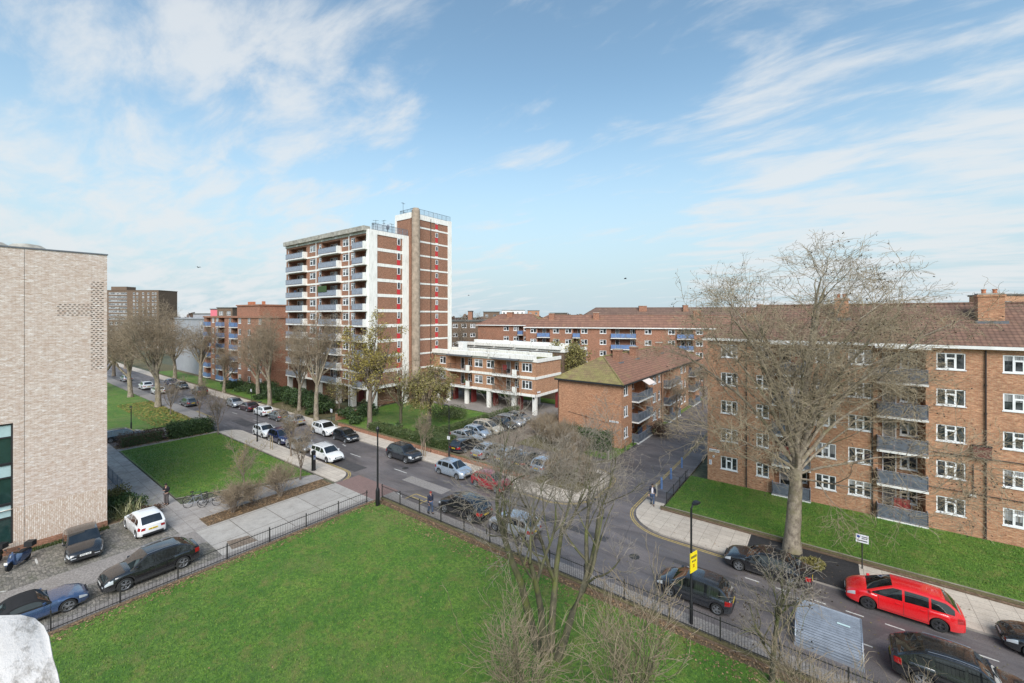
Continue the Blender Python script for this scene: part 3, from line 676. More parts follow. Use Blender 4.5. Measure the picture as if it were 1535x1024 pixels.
# ---------------------------------------------------------------- low white-banded block on stilts
def low_block():
    rnd = random.Random(12); X0, Y0, L, D = -60.4, 55.6, 23.4, 7.8
    B = empty('low_block', (X0, Y0, 0), 0, 'two storey block of flats raised on white pillars beside the car park', 'building'); B['where'] = 'the raised block'
    W = MAT['stained_render']; ze = 8.7
    fl = [3.15, 5.95]
    wins = [(1.6, 3.2, L2), (10.4, 12.3, L2), (13.2, 14.9, L2), (20.7, 22.7, L3)]; balcs = [(4.4, 9.9), (15.1, 20.2)]
    ops = []
    for f in fl:
        for a0, a1, _ in wins: ops.append((a0, a1, f+.9, f+2.25, .1))
        for a0, a1 in balcs: ops.append((a0, a1-.1, f+.02, f+2.3, 1.4))
    P, put = facade('wall', (0, 0), 0., L, 3.1, ze, ops, 'brick_red', B)
    for k, f in enumerate(fl):
        for a0, a1, li in wins: put(a0, f+.9, .1, a1-a0, 1.35, li)
        for a0, a1 in balcs:
            put(a0+1.4, f+.05, 1.4, .9, 2.1, LD, 'balcony_door', True); put(a0+3.2, f+.7, 1.4, 1.2, 1.4, L2)
            balcony(B, P, 0, a0, a1, f+.1, .8, None, 'iron', 'white_paint', th=.3); e = MB(); e.box(a1-a0-.9, a1-a0, -.83, -.78, f+.1, f+1.15, W); e.build('balcony_cheek', B, P(a0, 0, 0), 0)
            clutter(B, P, 0, a0, a1, f+.12, rnd)
        b = MB(); b.box(-.1, L+.1, -.08, -.002, f-.28, f+.14, W); b.box(L+.002, L+.08, -.08, D+.05, f-.28, f+.14, W); b.build('floor_band', B)
    b = MB(); M = MAT['brick_red']
    b.face([(L, 0, 3.1), (L, D, 3.1), (L, D, ze), (L, 0, ze)], M); b.face([(L, D, 3.1), (0, D, 3.1), (0, D, ze), (L, D, ze)], M); b.face([(0, D, 3.1), (0, 0, 3.1), (0, 0, ze), (0, D, ze)], M); b.face([(0, 0, 3.1), (0, D, 3.1), (L, D, 3.1), (L, 0, 3.1)], W); b.build('end_wall', B)
    b = MB(); b.box(-.1, L+.1, -.12, .15, ze-.25, ze+.12, W); b.box(L-.1, L+.14, .15, D, ze-.35, ze+.2, W); b.build('fascia', B)
    for i in range(5):
        a0 = i*4.7; q = MB(); q.box(a0, a0+4.3, -.55, .7, ze+.12, ze+.8, MAT['stained_render']); q.build('parapet_section', B)
        q = MB(); q.box(a0+.2, a0+4.4, 4.6, 5.4, ze+.13, ze+.85, MAT['stained_render']); q.build('parapet_section', B)
    b = MB(); b.face([(0, .1, ze+.1), (L, .1, ze+.1), (L, D, ze+.1), (0, D, ze+.1)], MAT['roof_moss']); b.build('roof', B)
    for a0, a1 in balcs: q = MB(); q.box(a0-.1, a1+.1, -.95, -.13, ze-.12, ze+.1, MAT['lead']); q.build('balcony_canopy', B)
    for a in (.4, 3.4, 8.0, 13.2, 18.6, 22.75):
        q = MB(); q.box(a, a+.65, .0, .5, 0, 3.1, W); q.build('pillar', B)
        q = MB(); q.box(a+.1, a+.55, 1.6 if a < 22 else 6.9, 2.6 if a < 22 else 7.2, 0, 3.09, MAT['maroon_wall']); q.build('maroon_pier', B)
        q = MB(); q.box(a, a+.65, D-.5, D, 0, 3.1, W); q.build('pillar', B)
    b = MB(); b.lathe([(.05, 0), (.16, .05), (.16, .25), (.05, .3)], 12, MAT['black_metal'], (L-.2, -.3, 2.6)); b.build('wall_lamp', B)
    b = MB(); b.box(L+.09, L+.13, .3, 1.2, 3.5, 3.75, MAT['sign_white']); b.build('name_plate', B)
    b = MB(); b.box(5, 6.2, 1.5, 2.6, ze+.1, ze+2.2, MAT['white_paint']); b.build('roof_vent', B)
    # second wing behind
    X, Y = -66., 68.; L2_, D2 = 27., 9.
    C = empty('low_block', (X, Y, 0), 0, 'flat roofed low block with pale parapets behind the raised block', 'building')
    f2 = MB(); f2.box(0, L2_, 0, D2, 0, 9.0, MAT['brick_dull']); f2.build('wall', C)
    f3 = MB(); f3.box(-.15, L2_+.15, -.15, D2+.15, 9.0, 9.5, W); f3.build('fascia', C)
    for i in range(5):
        q = MB(); q.box(i*5.4, i*5.4+4.9, -.6, .5, 9.5, 10.1, MAT['stained_render']); q.box(i*5.4+.2, i*5.4+5., 5, 5.8, 9.5, 10.3, MAT['stained_render']); q.build('parapet_section', C)
low_block()

# ---------------------------------------------------------------- light brick building at left
def left_building():
    X1, Y0, Y1 = -43.6, -22., 7.06; zt = 20.5; D = 18.
    B = empty('brick_building', (X1, Y0, 0), 0, 'pale brick modern building with perforated brick pattern at the left edge', 'building')
    L = Y1-Y0
    yv = lambda y: y-Y0
    ops = []
    # stacked glazing strip
    gz0, gz1 = yv(-6.), yv(2.47)
    ops.append((gz0, gz1, .7, 8.75, .25))
    P, put = facade('wall', (0, 0), math.pi/2, L, 3.0, zt, [(gz0, gz1, 3.0001, 8.75, .25)], 'brick_pale', B)
    facade('soldier_wall', (0, 0), math.pi/2, L, .45, 3.0, [(gz0, gz1, .7, 2.9999, .25)], 'brick_soldier', B)
    b = MB(); b.box(-.35, .02, 0, L+.02, 0, .45, MAT['brick_brown']); b.build('plinth', B)
    b = MB(); M = MAT['brick_pale']
    b.face([(0, L, 0.46), (-D, L, 0.46), (-D, L, zt), (0, L, zt)], M); b.face([(-D, L, 0), (-D, 0, 0), (-D, 0, zt), (-D, L, zt)], M); b.face([(-D, 0, 0), (0, 0, 0), (0, 0, zt), (-D, 0, zt)], M)
    b.face([(0, 0, zt), (0, L, zt), (-D, L, zt), (-D, 0, zt)], MAT['roof_felt']); b.build('rear_wall', B)
    # glazing: frame, opaque spandrels, green glass
    for k in range(3):
        z = .7+2.68*k
        for j in range(5):
            a = gz1-1.69*(j+1)
            f = MB(); m = MAT['dark_trim']; y0, y1 = a+.02, a+1.67
            x = -.2
            f.box(x, x+.12, y0, y0+.07, z, z+2.66, m); f.box(x, x+.12, y1-.07, y1, z, z+2.66, m); f.box(x, x+.12, y0+.07, y1-.07, z, z+.08, m); f.box(x, x+.12, y0+.07, y1-.07, z+1.72, z+1.82, m); f.box(x, x+.12, y0+.07, y1-.07, z+2.58, z+2.66, m)
            fo = f.build('window', B)
            g = MB(); g.box(x+.02, x+.05, y0+.07, y1-.07, z+.08, z+1.72, MAT['green_glass']); g.build('pane', fo)
            g = MB(); g.box(x+.02, x+.06, y0+.07, y1-.07, z+1.82, z+2.58, MAT['opaque_glass']); g.build('spandrel', fo)
    # projecting/recessed bricks, the cross pattern: shade of the recesses painted as small dark plates set proud
    b = MB(); m = MAT['recess_shade']; hb = MAT['brick_pale']
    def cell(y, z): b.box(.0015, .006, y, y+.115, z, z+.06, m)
    r = 0; z = 11.95
    while z < 18.45:
        yy = yv(6.18)+(.1 if r % 2 else 0)
        while yy < yv(6.86): cell(yy, z); yy += .235
        z += .15; r += 1
    r = 0; z = 15.95
    while z < 16.75:
        yy = yv(4.48)+(.1 if r % 2 else 0)
        while yy < yv(6.15): cell(yy, z); yy += .235
        z += .15; r += 1
    b.build('perforation_shade', B)
    b = MB(); b.box(.001, .006, yv(2.96), yv(2.975), .45, zt, MAT['dark_trim']); b.build('movement_joint', B)
    b = MB(); b.box(-.5, .05, -.05, L+.05, zt, zt+.09, MAT['lead']); b.box(-D, -.5, L-.4, L+.05, zt, zt+.09, MAT['lead']); b.build('coping', B)
    for y in (2.5, 4.3):
        b = MB(); b.lathe([(1.1, 0), (1.05, .35), (.7, .6), (.1, .7)], 14, MAT['parapet_concrete'], (-3.2, yv(y)-1, zt)); b.build('roof_vent', B, smooth=40)
left_building()

# ---------------------------------------------------------------- mid-distance blocks
def simple_block(name, label, loc, rz, L, D, z0, ze, fl, wins, balcs, mat, group=None, roof=None, zr=None, panel='blue_panel', wh=1.15, sill=1.05, wl=L2, rm=('tiles_far', 'tiles_far'), chim=(), side_wins=(), fascia='white_paint', parapet=None):
    rnd = random.Random(int(L*10)); B = empty(name, (loc[0], loc[1], 0), rz, label, 'building', group)
    ops = []
    for f in fl:
        for a in wins: ops.append((a, a+1.5, f+sill, f+sill+wh, .1))
        for a0, a1 in balcs: ops.append((a0, a1, f+.02, f+2.3, 1.2))
    P, put = facade('wall', (0, 0), 0., L, z0, ze, ops, mat, B)
    for f in fl:
        for a in wins: put(a, f+sill, .1, 1.5, wh, wl)
        for a0, a1 in balcs:
            put(a0+1.0, f+.05, 1.2, .9, 2.1, LD, 'balcony_door', True)
            if a1-a0 > 3.3: put(a1-1.2, f+.9, 1.2, 1.0, 1.2, L2)
            balcony(B, P, 0, a0-.1, a1+.1, f+.05, .7, panel)
    b = MB(); M = MAT[mat]
    b.face([(L, D, z0), (0, D, z0), (0, D, ze), (L, D, ze)], M); b.face([(0, D, z0), (0, 0, z0), (0, 0, ze), (0, D, ze)], M); b.build('rear_wall', B)
    so = [(a, a+1.2, f+sill, f+sill+wh, .1) for f in fl for a in side_wins]
    P2, put2 = facade('end_wall', (L, 0), math.pi/2, D, z0, ze, so, mat, B)
    for f in fl:
        for a in side_wins: put2(a, f+sill, .1, 1.2, wh, L2)
    if roof == 'hip': hip_roof('roof', 0, L, 0, D, ze, zr, B, rm[0], rm[1], True, True, .5, fascia)
    else:
        b = MB(); b.box(-.2, L+.2, -.2, D+.2, ze, ze+.4, MAT[parapet or mat]); b.build('roof', B)
    for c in chim: chimney(B, c[0], c[1], c[2], 1.1, c[3], c[4], 'brick_far', 0, False)
    return B
lp = (-59.8, 85.4)
simple_block('apartment_block', 'long five storey brick block with bright blue balconies and brown tile roof', lp, math.atan2(.39, .92), 52, 10, 0, 13., [.1+2.6*k for k in range(5)],
             [1.2, 6.8, 9.8, 13.6, 18.0, 28.2, 33.3, 39.2, 42.6, 49.0], [(3., 6.), (10.9-.0+.8, 13.3), (20.6, 26.2), (35.2, 38.6), (44.6, 48.0)], 'brick_far', roof='hip', zr=15.9, chim=((6, 3.5, 1.4, 14.2, 16.4), (17, 3.5, 1.4, 14.2, 16.6), (40, 3.3, 1.6, 14.0, 17.2)))
simple_block('apartment_block', 'mid-distance brick block with blue balconies just left of the long block', (-77., 87.), .30, 19, 10, 0, 13.3, [.3+2.6*k for k in range(5)], [7.6, 10.4, 13.3], [(11.8, 13.1), (15.4, 17.4)], 'brick_far', roof='hip', zr=16.2, rm=('tiles_far', 'tiles_moss'), chim=((8, 4, 1.6, 14.4, 16.8),))
def back(u, d):   # point at distance d behind pixel column u
    return cam2w((u-767)*d/630., d)
p = back(868, 132)
simple_block('apartment_block', 'farther brick block whose long brown roof ridge rises behind the blue balcony block', p, math.atan2(.39, .92)+.12, 70, 11, 0, 14.6, [.4+2.7*k for k in range(5)], [28, 34, 39, 44, 49, 55, 60], [], 'brick_far', roof='hip', zr=18.3, rm=('tiles_far_dull', 'tiles_far_dull'), chim=((20, 4, 2.4, 16.6, 18.9), (33, 4, 1.5, 16.9, 19.1), (55, 4, 1.5, 16.9, 19.3)))
p = back(655, 125)
simple_block('apartment_block', 'dull brown brick block behind the right edge of the tower', p, math.pi*.205, 26, 11, 0, 14.0, [.3+2.7*k for k in range(5)], [2+2.6*k for k in range(9)], [], 'brick_dull', roof=None, parapet='roof_felt')
# left side of the street
L1B = simple_block('apartment_block', 'six storey red brick block with balconies left of the tower', (-128., 38.9), 0, 37, 12, 0, 15.3, [.4+2.55*k for k in range(6)], [5.5, 8.2, 16.0, 21.5, 26.5, 32.], [(1.6, 4.6), (9.9, 13.4), (18., 21.)], 'brick_far', wh=1.3, sill=.9, wl=L2b)
b = MB(); b.box(0, 12.5, 0, 7, 0, 2.4, MAT['brick_far']); b.box(-.2, 12.7, -.2, 7.2, 2.4, 2.7, MAT['brick_far'])
for x in (1, 1.8, 2.5, 3.4, 8.8): b.box(x, x+.5, 2, 2.6, 2.7, 3.5, MAT['terracotta'])
bo = L1B
o = b.build('penthouse', bo, (12.5, 3., 15.7))
simple_block('office_block', 'pale grey rendered block with a dark glazed corner strip', (-154., 39.5), 0, 24.5, 14, 0, 14.8, [.4+2.9*k for k in range(5)], [21.4], [], 'render_grey', wh=2.3, sill=.2, wl=L2b)
p0 = cam2w(-182, 189)
simple_block('apartment_block', 'dark brown block with rows of white windows at the end of the street', p0, math.atan2(.6, .8), 36, 12, 0, 13., [.2+2.6*k for k in range(5)], [1.+2.4*k for k in range(14)], [], 'brick_dull', wh=1.3, sill=.9, wl=L2b)
p0 = cam2w(-330, 321)
tb = simple_block('tower_block', 'distant brown high-rise tower with white window bands on the left skyline', p0, math.atan2(.6, .8), 60, 18, 0, 34.5, [.6+2.75*k for k in range(12)], [2+1.6*k for k in range(4)]+[22.+1.55*k for k in range(9)]+[40.5, 43, 47.5, 51.5, 55, 57], [], 'brick_dull', wh=1.5, sill=.7, wl=L2b)
b = MB(); b.box(20, 32, 4, 12, 34.9, 37.8, MAT['brick_dull']); b.build('plant_room', tb)
# skyline pieces
def sky_block(u0, u1, v, d, name, label, mat, rows=0, group=None):
    r0 = (u0-767)*d/630.; w = (u1-u0)*d/630.; z = 16-(v-472)*d/630.
    x, y = cam2w(r0, d); B = empty(name, (x, y, 0), math.atan2(.6, .8), label, 'building', group)
    ops = []
    for k in range(rows):
        n = max(2, int(w/3.2))
        for i in range(n): ops.append((w*(i+.25)/n, w*(i+.25)/n+1.5, z-2.7*(k+1), z-2.7*(k+1)+1.5, .2))
    P, put = facade('wall', (0, 0), 0., w, 0, z, ops, mat, B)
    for op in ops: put(op[0], op[2], .15, 1.5, 1.5, L2b)
    b = MB(); M = MAT[mat]; D = min(14, max(6, w*.5))
    b.face([(w, 0, 0), (w, D, 0), (w, D, z), (w, 0, z)], M); b.face([(0, D, 0), (0, 0, 0), (0, 0, z), (0, D, z)], M); b.face([(w, D, 0), (0, D, 0), (0, D, z), (w, D, z)], M); b.build('side_wall', B)
    b = MB(); b.box(-.2, w+.2, -.2, D+.2, z, z+.35, MAT['roof_felt']); b.build('roof', B)
    return B
sky_block(315, 326, 464, 170, 'rooftop_building', 'small pink rendered building above the roofs left of the tower', 'pink_wall')
sky_block(325, 348, 462, 160, 'rooftop_building', 'dark boxy building with rooftop structure beside the small pink building', 'brick_dull', 1)
sky_block(289, 315, 471, 180, 'rooftop_building', 'low pale building left of the small pink building on the skyline', 'render_grey')
sky_block(724, 748, 468, 230, 'distant_building', 'brown flat topped building on the skyline right of the tower', 'brick_dull', 2)
sky_block(752, 786, 465.5, 330, 'distant_building', 'white skyline building with rows of small dark windows', 'white_paint', 3)
sky_block(791, 808, 466, 300, 'distant_building', 'small orange clad building on the skyline beside the white one', 'brick_orange', 1)
sky_block(701, 707, 467, 200, 'distant_building', 'slim brown stack on the skyline nearest the tower', 'brick_far')
sky_block(826, 850, 470, 180, 'distant_building', 'long low rooftop plant room on the skyline above the brown roofs', 'brick_dull')
sky_block(1498, 1560, 443, 90, 'apartment_building', 'brick building with a flat grey roof seen above the right-hand roof ridge', 'brick_red', 2)
MAT['slate'] = MAT['paint_slate']
# ---------------------------------------------------------------- ground
def sheet(name, pts, z, mat, kerb=0., kind='structure', smooth=0):
    """flat polygon; with kerb > 0 it is a raised slab whose edge is a kerb face"""
    b = MB(); M = MAT[mat]
    b.face([(x, y, z) for x, y in pts], M)
    n = len(pts)
    ar = sum(pts[i][0]*pts[(i+1) % n][1]-pts[(i+1) % n][0]*pts[i][1] for i in range(n))
    if ar < 0: pts = pts[::-1]; b = MB(); b.face([(x, y, z) for x, y in pts], M)
    if kerb:
        for i in range(n):
            p, q = pts[i], pts[(i+1) % n]; b.face([(p[0], p[1], z-kerb), (q[0], q[1], z-kerb), (q[0], q[1], z), (p[0], p[1], z)], MAT['kerb'])
    o = b.build(name); tag(o, kind=kind); return o
def rect(x0, x1, y0, y1): return [(x0, y0), (x1, y0), (x1, y1), (x0, y1)]
def arc(cx, cy, r, a0, a1, n=10): return [(cx+r*math.cos(R_(a0+(a1-a0)*i/n)), cy+r*math.sin(R_(a0+(a1-a0)*i/n))) for i in range(n+1)]
sheet('ground', rect(-1800, 900, -700, 1900), -.05, 'urban_ground')
sheet('road', rect(-330, 80, 22., 33.), 0., 'asphalt')
sheet('side_road', rect(-21.5, -11., 33., 130.), 0., 'asphalt')
sheet('access_lane', rect(-75., -69.2, -10, 22.), 0., 'asphalt')
sheet('car_park', rect(-40., -21.5, 33.0, 68.), -.002, 'brown_yard')
sheet('car_park_apron', rect(-30., -21.49, 33.001, 46.), .002, 'asphalt')
sheet('undercroft_paving', rect(-62., -34., 52.5, 64.5), .012, 'lane_tarmac')
K = .11
# far pavement with corner
sheet('pavement', [(-330, 31.), (-37.3, 31.)]+arc(-19.5, 34., 3., -90, 0)+[(-16.5, 37.)]+arc(-19., 37.5, 2.4, 0, 120)+[(-21.5, 39.8), (-21.5, 33.2), (-37.3, 33.2), (-330, 33.2)], K, 'slab_pale', K)
sheet('pavement', arc(-9.3, 34.1, 3.2, 180, 270)+[(-4.4, 30.9), (-4.4, 34.7), (-10.9, 34.9), (-10.9, 36.), (-12.5, 36.)], K, 'slab_pale', K)
sheet('pavement', rect(-12.5, -10.9, 36., 75.), K, 'asphalt', K)
sheet('pavement', rect(-4.4, 1.6, 31., 34.7), K, 'asphalt_black', K)
sheet('pavement', rect(1.6, 80, 31., 34.7), K, 'slab_pale', K)
sheet('pavement', [(-19.6, 42.6), (-19.6, 90), (-18.9, 90), (-18.9, 42.6), (-20.2, 40.9), (-23.2, 40.4), (-23.2, 41.3), (-20.6, 41.8)], K, 'moss_earth', K)
# near pavements
sheet('pavement', [(-66.8, 21.7), (-39.3, 21.9), (-37.5, 21.9)]+arc(-39.6, 21.9, 2.1, 0, 90)+[(-63.8, 24.0)]+arc(-64.2, 21.9, 2.1, 95, 180, 6), K, 'slab_pale', K)
sheet('raised_table', [(-37.4, 21.9), (-31.2, 21.9), (-31.2, 24.4), (-37.4, 24.4)], .012, 'table_brick')
sheet('pavement', [(-31.2, 22.), (-30.6, 22.), (60, 22.), (60, 23.5), (-29.6, 23.5), (-31.2, 23.9)], K, 'lane_tarmac', K)
sheet('pavement', [(-330, 22.2), (-78, 22.2), (-75.5, 22.2)]+arc(-77.4, 22.2, 1.9, 0, 90, 6)+[(-330, 24.1)], K, 'lane_tarmac', K)
# mouth of the parking lane and the lane itself
sheet('paved_lane', rect(-37.4, -31.2, 10.8, 21.9), .012, 'concrete_bays')
sheet('cobbled_parking', rect(-43.6, -37.9, -25, 10.), .012, 'cobbles')
sheet('lane', rect(-37.9, -35.0, -25, 10.8), .016, 'lane_tarmac')
sheet('cobbled_parking', rect(-35.0, -32.1, -25, 10.8), .012, 'cobbles')
sheet('path', rect(-32.1, -31.2, -25, 21.9), .02, 'lane_tarmac')
sheet('path', [(-75, 8.2), (-50.4, 8.2), (-50.4, 9.4), (-44.2, 9.8), (-37.4, 10.), (-37.4, 11.6), (-45.2, 11.6), (-66.3, 11.7), (-66.3, 21.8), (-67.4, 21.8), (-67.4, 11.7), (-75, 11.7)], .02, 'slab_grey')
sheet('path', [(-43.6, 11.6), (-39.3, 11.6), (-39.3, 21.8), (-41.0, 21.8)], .022, 'slab_grey')
sheet('planting_bed', rect(-39.3, -37.4, 11.6, 21.6), .05, 'soil_leaves', .05)
sheet('planting_bed', rect(-69.2, -67.4, 11.7, 21.), .05, 'soil_leaves', .05)
sheet('planting_bed', [(-50.4, 7.1), (-43.6, 7.1), (-43.6, 9.9), (-50.4, 9.3)], .05, 'soil_leaves', .05)
# lawns
lawn = []
lawn.append(sheet('lawn', rect(-30.7, 60, -40, 21.6), .16, 'grass'))
lawn.append(sheet('lawn', [(-66.2, 11.8), (-45.3, 11.7), (-41.1, 21.6), (-66.2, 21.6)], .07, 'grass', .07))
lawn.append(sheet('lawn', rect(-300, -75.6, -60, 22.), .08, 'grass'))
lawn.append(sheet('lawn', [(-10.7, 35.3), (60, 35.3), (60, 43.5), (-9.2, 43.5), (-9.2, 43.5), (-10.7, 43.5)], .25, 'grass', .25))
lawn.append(sheet('lawn', [(-59., 34.6), (-41, 34.6), (-41, 52.), (-62, 52), (-62, 41.5), (-59., 41.5)], .10, 'grass', .1))
lawn.append(sheet('lawn', rect(-62, -30, 64.6, 84.), .08, 'grass'))
lawn.append(sheet('lawn', [(-18.8, 43.2), (-18.8, 85.), (-13.6-5.2, 85), (-19.45, 85), (-19.45, 47.6), (-22., 47.5), (-23.2, 43.)], .13, 'grass'))
lawn.append(sheet('lawn', rect(-150, -80, 33.9, 38.), .09, 'grass'))
sheet('soil', rect(-12.4+1.5, 60, 34.7, 35.3), .14, 'moss_earth')
sheet('soil', rect(-31.1, 60, 21.5, 22.), .12, 'soil_leaves')
sheet('soil', rect(-31.2, -30.5, -25, 21.6), .11, 'soil_leaves')
sheet('soil', rect(-150, -40., 33.2, 34.6), .07, 'moss_earth')
sheet('soil', rect(-31., -21., 42., 47.6), .06, 'moss_earth')
sheet('soil', rect(-200, -62.2, 34.6, 41.6), .03, 'moss_earth')
sheet('traffic_island', [(-23, 33.2), (-21.51, 33.2), (-21.51, 39.8), (-23, 39.8)], .1, 'moss_earth', .1)

sheet('planting_bed', rect(-21.3, -17.8, 33.5, 38.9), .125, 'moss_earth')
# painted markings
def lines(name, segs, w, mat, z=.004, dash=None):
    b = MB(); M = MAT[mat]
    for (x0, y0), (x1, y1) in segs:
        d = math.hypot(x1-x0, y1-y0)
        if d < 1e-6: continue
        ux, uy = (x1-x0)/d, (y1-y0)/d; nx, ny = -uy*w/2, ux*w/2
        t = 0.
        while t < d:
            e = min(d, t+(dash[0] if dash else d))
            p, q = (x0+ux*t, y0+uy*t), (x0+ux*e, y0+uy*e)
            b.face([(p[0]-nx, p[1]-ny, z), (q[0]-nx, q[1]-ny, z), (q[0]+nx, q[1]+ny, z), (p[0]+nx, p[1]+ny, z)], M)
            t = e+(dash[1] if dash else 1e9)
    o = b.build(name); tag(o, kind='structure')
def poly(pts): return list(zip(pts[:-1], pts[1:]))
lines('road_marking', [((-4., 29.), (30., 29.)), ((1., 26.6), (30, 26.6))], .09, 'line_white', dash=(.75, .85))
lines('road_marking', [((-44, 27.6), (-31, 27.6)), ((-150, 27.6), (-62, 27.6))], .1, 'line_white', dash=(2., 6.))
for off in (.25, .42):
    lines('double_yellow_line', poly([(x, y) for x, y in arc(-9.3, 34.1, 3.2+off, 180, 270)]+[(-5., 30.9-off)])+[((-12.5-off, 34.), (-12.5-off, 70.))], .08, 'line_yellow')
    lines('double_yellow_line', poly([(-26, 31-off)]+arc(-19.5, 34., 3.+off, -90, 0)+[(-16.5+off, 37.)]+arc(-19., 37.5, 2.4+off, 0, 120)), .08, 'line_yellow')
    lines('double_yellow_line', [((-19.55+off, 43.5), (-19.55+off, 80.))], .08, 'line_yellow')
    lines('double_yellow_line', poly([(-43.5, 24.+off)]+[(-39.6, 24.+off)]+arc(-39.6, 21.9, 2.1+off, 90, 0, 6)), .08, 'line_yellow')
    lines('double_yellow_line', [((-76.5, 24.1+off), (-84., 24.1+off))], .08, 'line_yellow')
lines('bay_marking', poly([(-29.4, 23.7), (-29.4, 24.9), (-27.6, 24.9), (-27.6, 23.7)])+[((-29.2, 24.3), (-27.8, 24.3))], .1, 'line_yellow')
lines('bay_marking', poly([(-31., 24.1), (-30., 23.8), (-30, 23.62)]), .1, 'line_white')
lines('bay_marking', [((-43.3, y), (-38.2, y)) for y in ()]+[((-41.5, 3.3), (-40.6, 3.3)), ((-38.3, 1.5), (-38., 1.9))], .1, 'line_white', .017)
lines('bay_marking', [((x, 36.), (x, 41.)) for x in (-29.5, -26.5, -24.)], .09, 'line_white', .006)
lines('bay_marking', [((-48., 25.6), (-46.5, 25.9)), ((-47.9, 29.), (-46.9, 28.8))], .12, 'line_white')
# manhole and patch in the paved lane
sheet('paving_patch', [at(339, 812), at(372, 803), at(385, 811), at(347, 824)], .017, 'brown_yard')

# ---------------------------------------------------------------- grass tufts and leaf litter (uncountable)
def scatter(name, n, area, z, size, mat, seed, up=True, kind='stuff'):
    rng = np.random.default_rng(seed)
    P = area(rng, n); n = len(P)
    a = rng.uniform(0, 2*np.pi, n); s = size*rng.uniform(.5, 1.4, n)
    c = np.stack([P[:, 0], P[:, 1], np.full(n, z)], 1)
    ux = np.stack([np.cos(a), np.sin(a), np.zeros(n)], 1)*s[:, None]
    if up:
        lean = rng.uniform(-.6, .6, (n, 2))*s[:, None]
        top = c+np.stack([lean[:, 0], lean[:, 1], s*1.6], 1)
        V = np.stack([c-ux*.35, c+ux*.35, top], 1).reshape(-1, 3); k = 3
    else:
        vx = np.stack([-np.sin(a), np.cos(a), rng.uniform(-.4, .4, n)], 1)*s[:, None]*.7
        ux[:, 2] = rng.uniform(-.3, .3, n)*s; c[:, 2] += s*.35
        V = np.stack([c-ux, c-vx, c+ux, c+vx], 1).reshape(-1, 3); k = 4
    return npmesh(name, V, np.arange(n*k).reshape(n, k), mat, kind)
def npmesh(name, V, F, mat, kind=None, parent=None, smooth=False):
    me = bpy.data.meshes.new(name); nf, k = F.shape
    me.vertices.add(len(V)); me.vertices.foreach_set('co', V.astype(np.float32).ravel())
    me.loops.add(nf*k); me.loops.foreach_set('vertex_index', F.astype(np.int32).ravel())
    me.polygons.add(nf); me.polygons.foreach_set('loop_start', np.arange(0, nf*k, k, dtype=np.int32)); me.polygons.foreach_set('loop_total', np.full(nf, k, dtype=np.int32))
    if smooth: me.polygons.foreach_set('use_smooth', np.ones(nf, dtype=bool))
    me.materials.append(MAT[mat]); me.update(calc_edges=True); me.validate()
    o = link(name, me, parent)
    if kind: o['kind'] = kind
    return o
def area_rect(x0, x1, y0, y1, clump=None):
    def f(rng, n): return np.stack([rng.uniform(x0, x1, n), rng.uniform(y0, y1, n)], 1)
    return f
def area_near(rng, n):   # denser close to the viewer
    d = 14+29*rng.uniform(0, 1, n); r = rng.uniform(-1.1, .95, n)*d
    x = .8*r-.6*d; y = .6*r+.8*d; k = (x > -30.5) & (y < 21.5) & (x < 12)
    return np.stack([x[k], y[k]], 1)
scatter('grass', 230000, area_near, .155, .042, 'grass_tuft', 1)
scatter('grass', 60000, area_rect(-10.6, 22, 35.4, 43.4), .245, .045, 'grass_tuft', 2)
def area_mid(rng, n):
    x = rng.uniform(-66, -41.2, n); y = rng.uniform(11.9, 21.5, n); k = (y-11.7 > (x+45.3)*2.36)
    return np.stack([x[k], y[k]], 1)
scatter('grass', 45000, area_mid, .065, .05, 'grass_tuft', 3)
def strip(x0, x1, y0, y1, pw=1.6, side=0):
    def f(rng, n):
        t = rng.uniform(0, 1, n)**pw; c = rng.normal(0, 1, n)
        if side == 'y+': return np.stack([rng.uniform(x0, x1, n), y1-t*(y1-y0)], 1)
        return np.stack([x0+t*(x1-x0), rng.uniform(y0, y1, n)], 1)
    return f
scatter('fallen_leaves', 5200, strip(-31., 16, 20.1, 21.95, 2., 'y+'), .165, .05, 'leaf_brown', 5, False)
scatter('fallen_leaves', 2600, strip(-30.9, -29.9, -6, 21.5, 1.8), .165, .05, 'leaf_brown', 6, False)
scatter('fallen_leaves', 3000, area_rect(-39.2, -37.5, 11.7, 21.5), .055, .055, 'leaf_brown', 7, False)
scatter('fallen_leaves', 1600, area_rect(-69.1, -66.6, 11.9, 20.9), .055, .07, 'leaf_brown', 8, False)
scatter('fallen_leaves', 2600, strip(-100, -76, 17.2, 22.1, 1.4, 'y+'), .085, .13, 'leaf_yellow', 9, False)
scatter('fallen_leaves', 900, area_rect(-30, 8, 5, 21.), .165, .035, 'leaf_brown', 10, False)
scatter('fallen_leaves', 700, area_rect(-66, -42, 12, 21.), .075, .045, 'leaf_yellow', 11, False)
scatter('fallen_leaves', 500, area_rect(-60, 8, 31., 33.), .115, .04, 'leaf_brown', 12, False)
scatter('fallen_leaves', 900, area_rect(-60, 10, 23.9, 30.9), .006, .035, 'leaf_olive', 13, False)
scatter('moss_tufts', 2500, area_rect(-43.5, -42.9, 2.4, 7.1), .014, .07, 'leaf_hedge', 14)

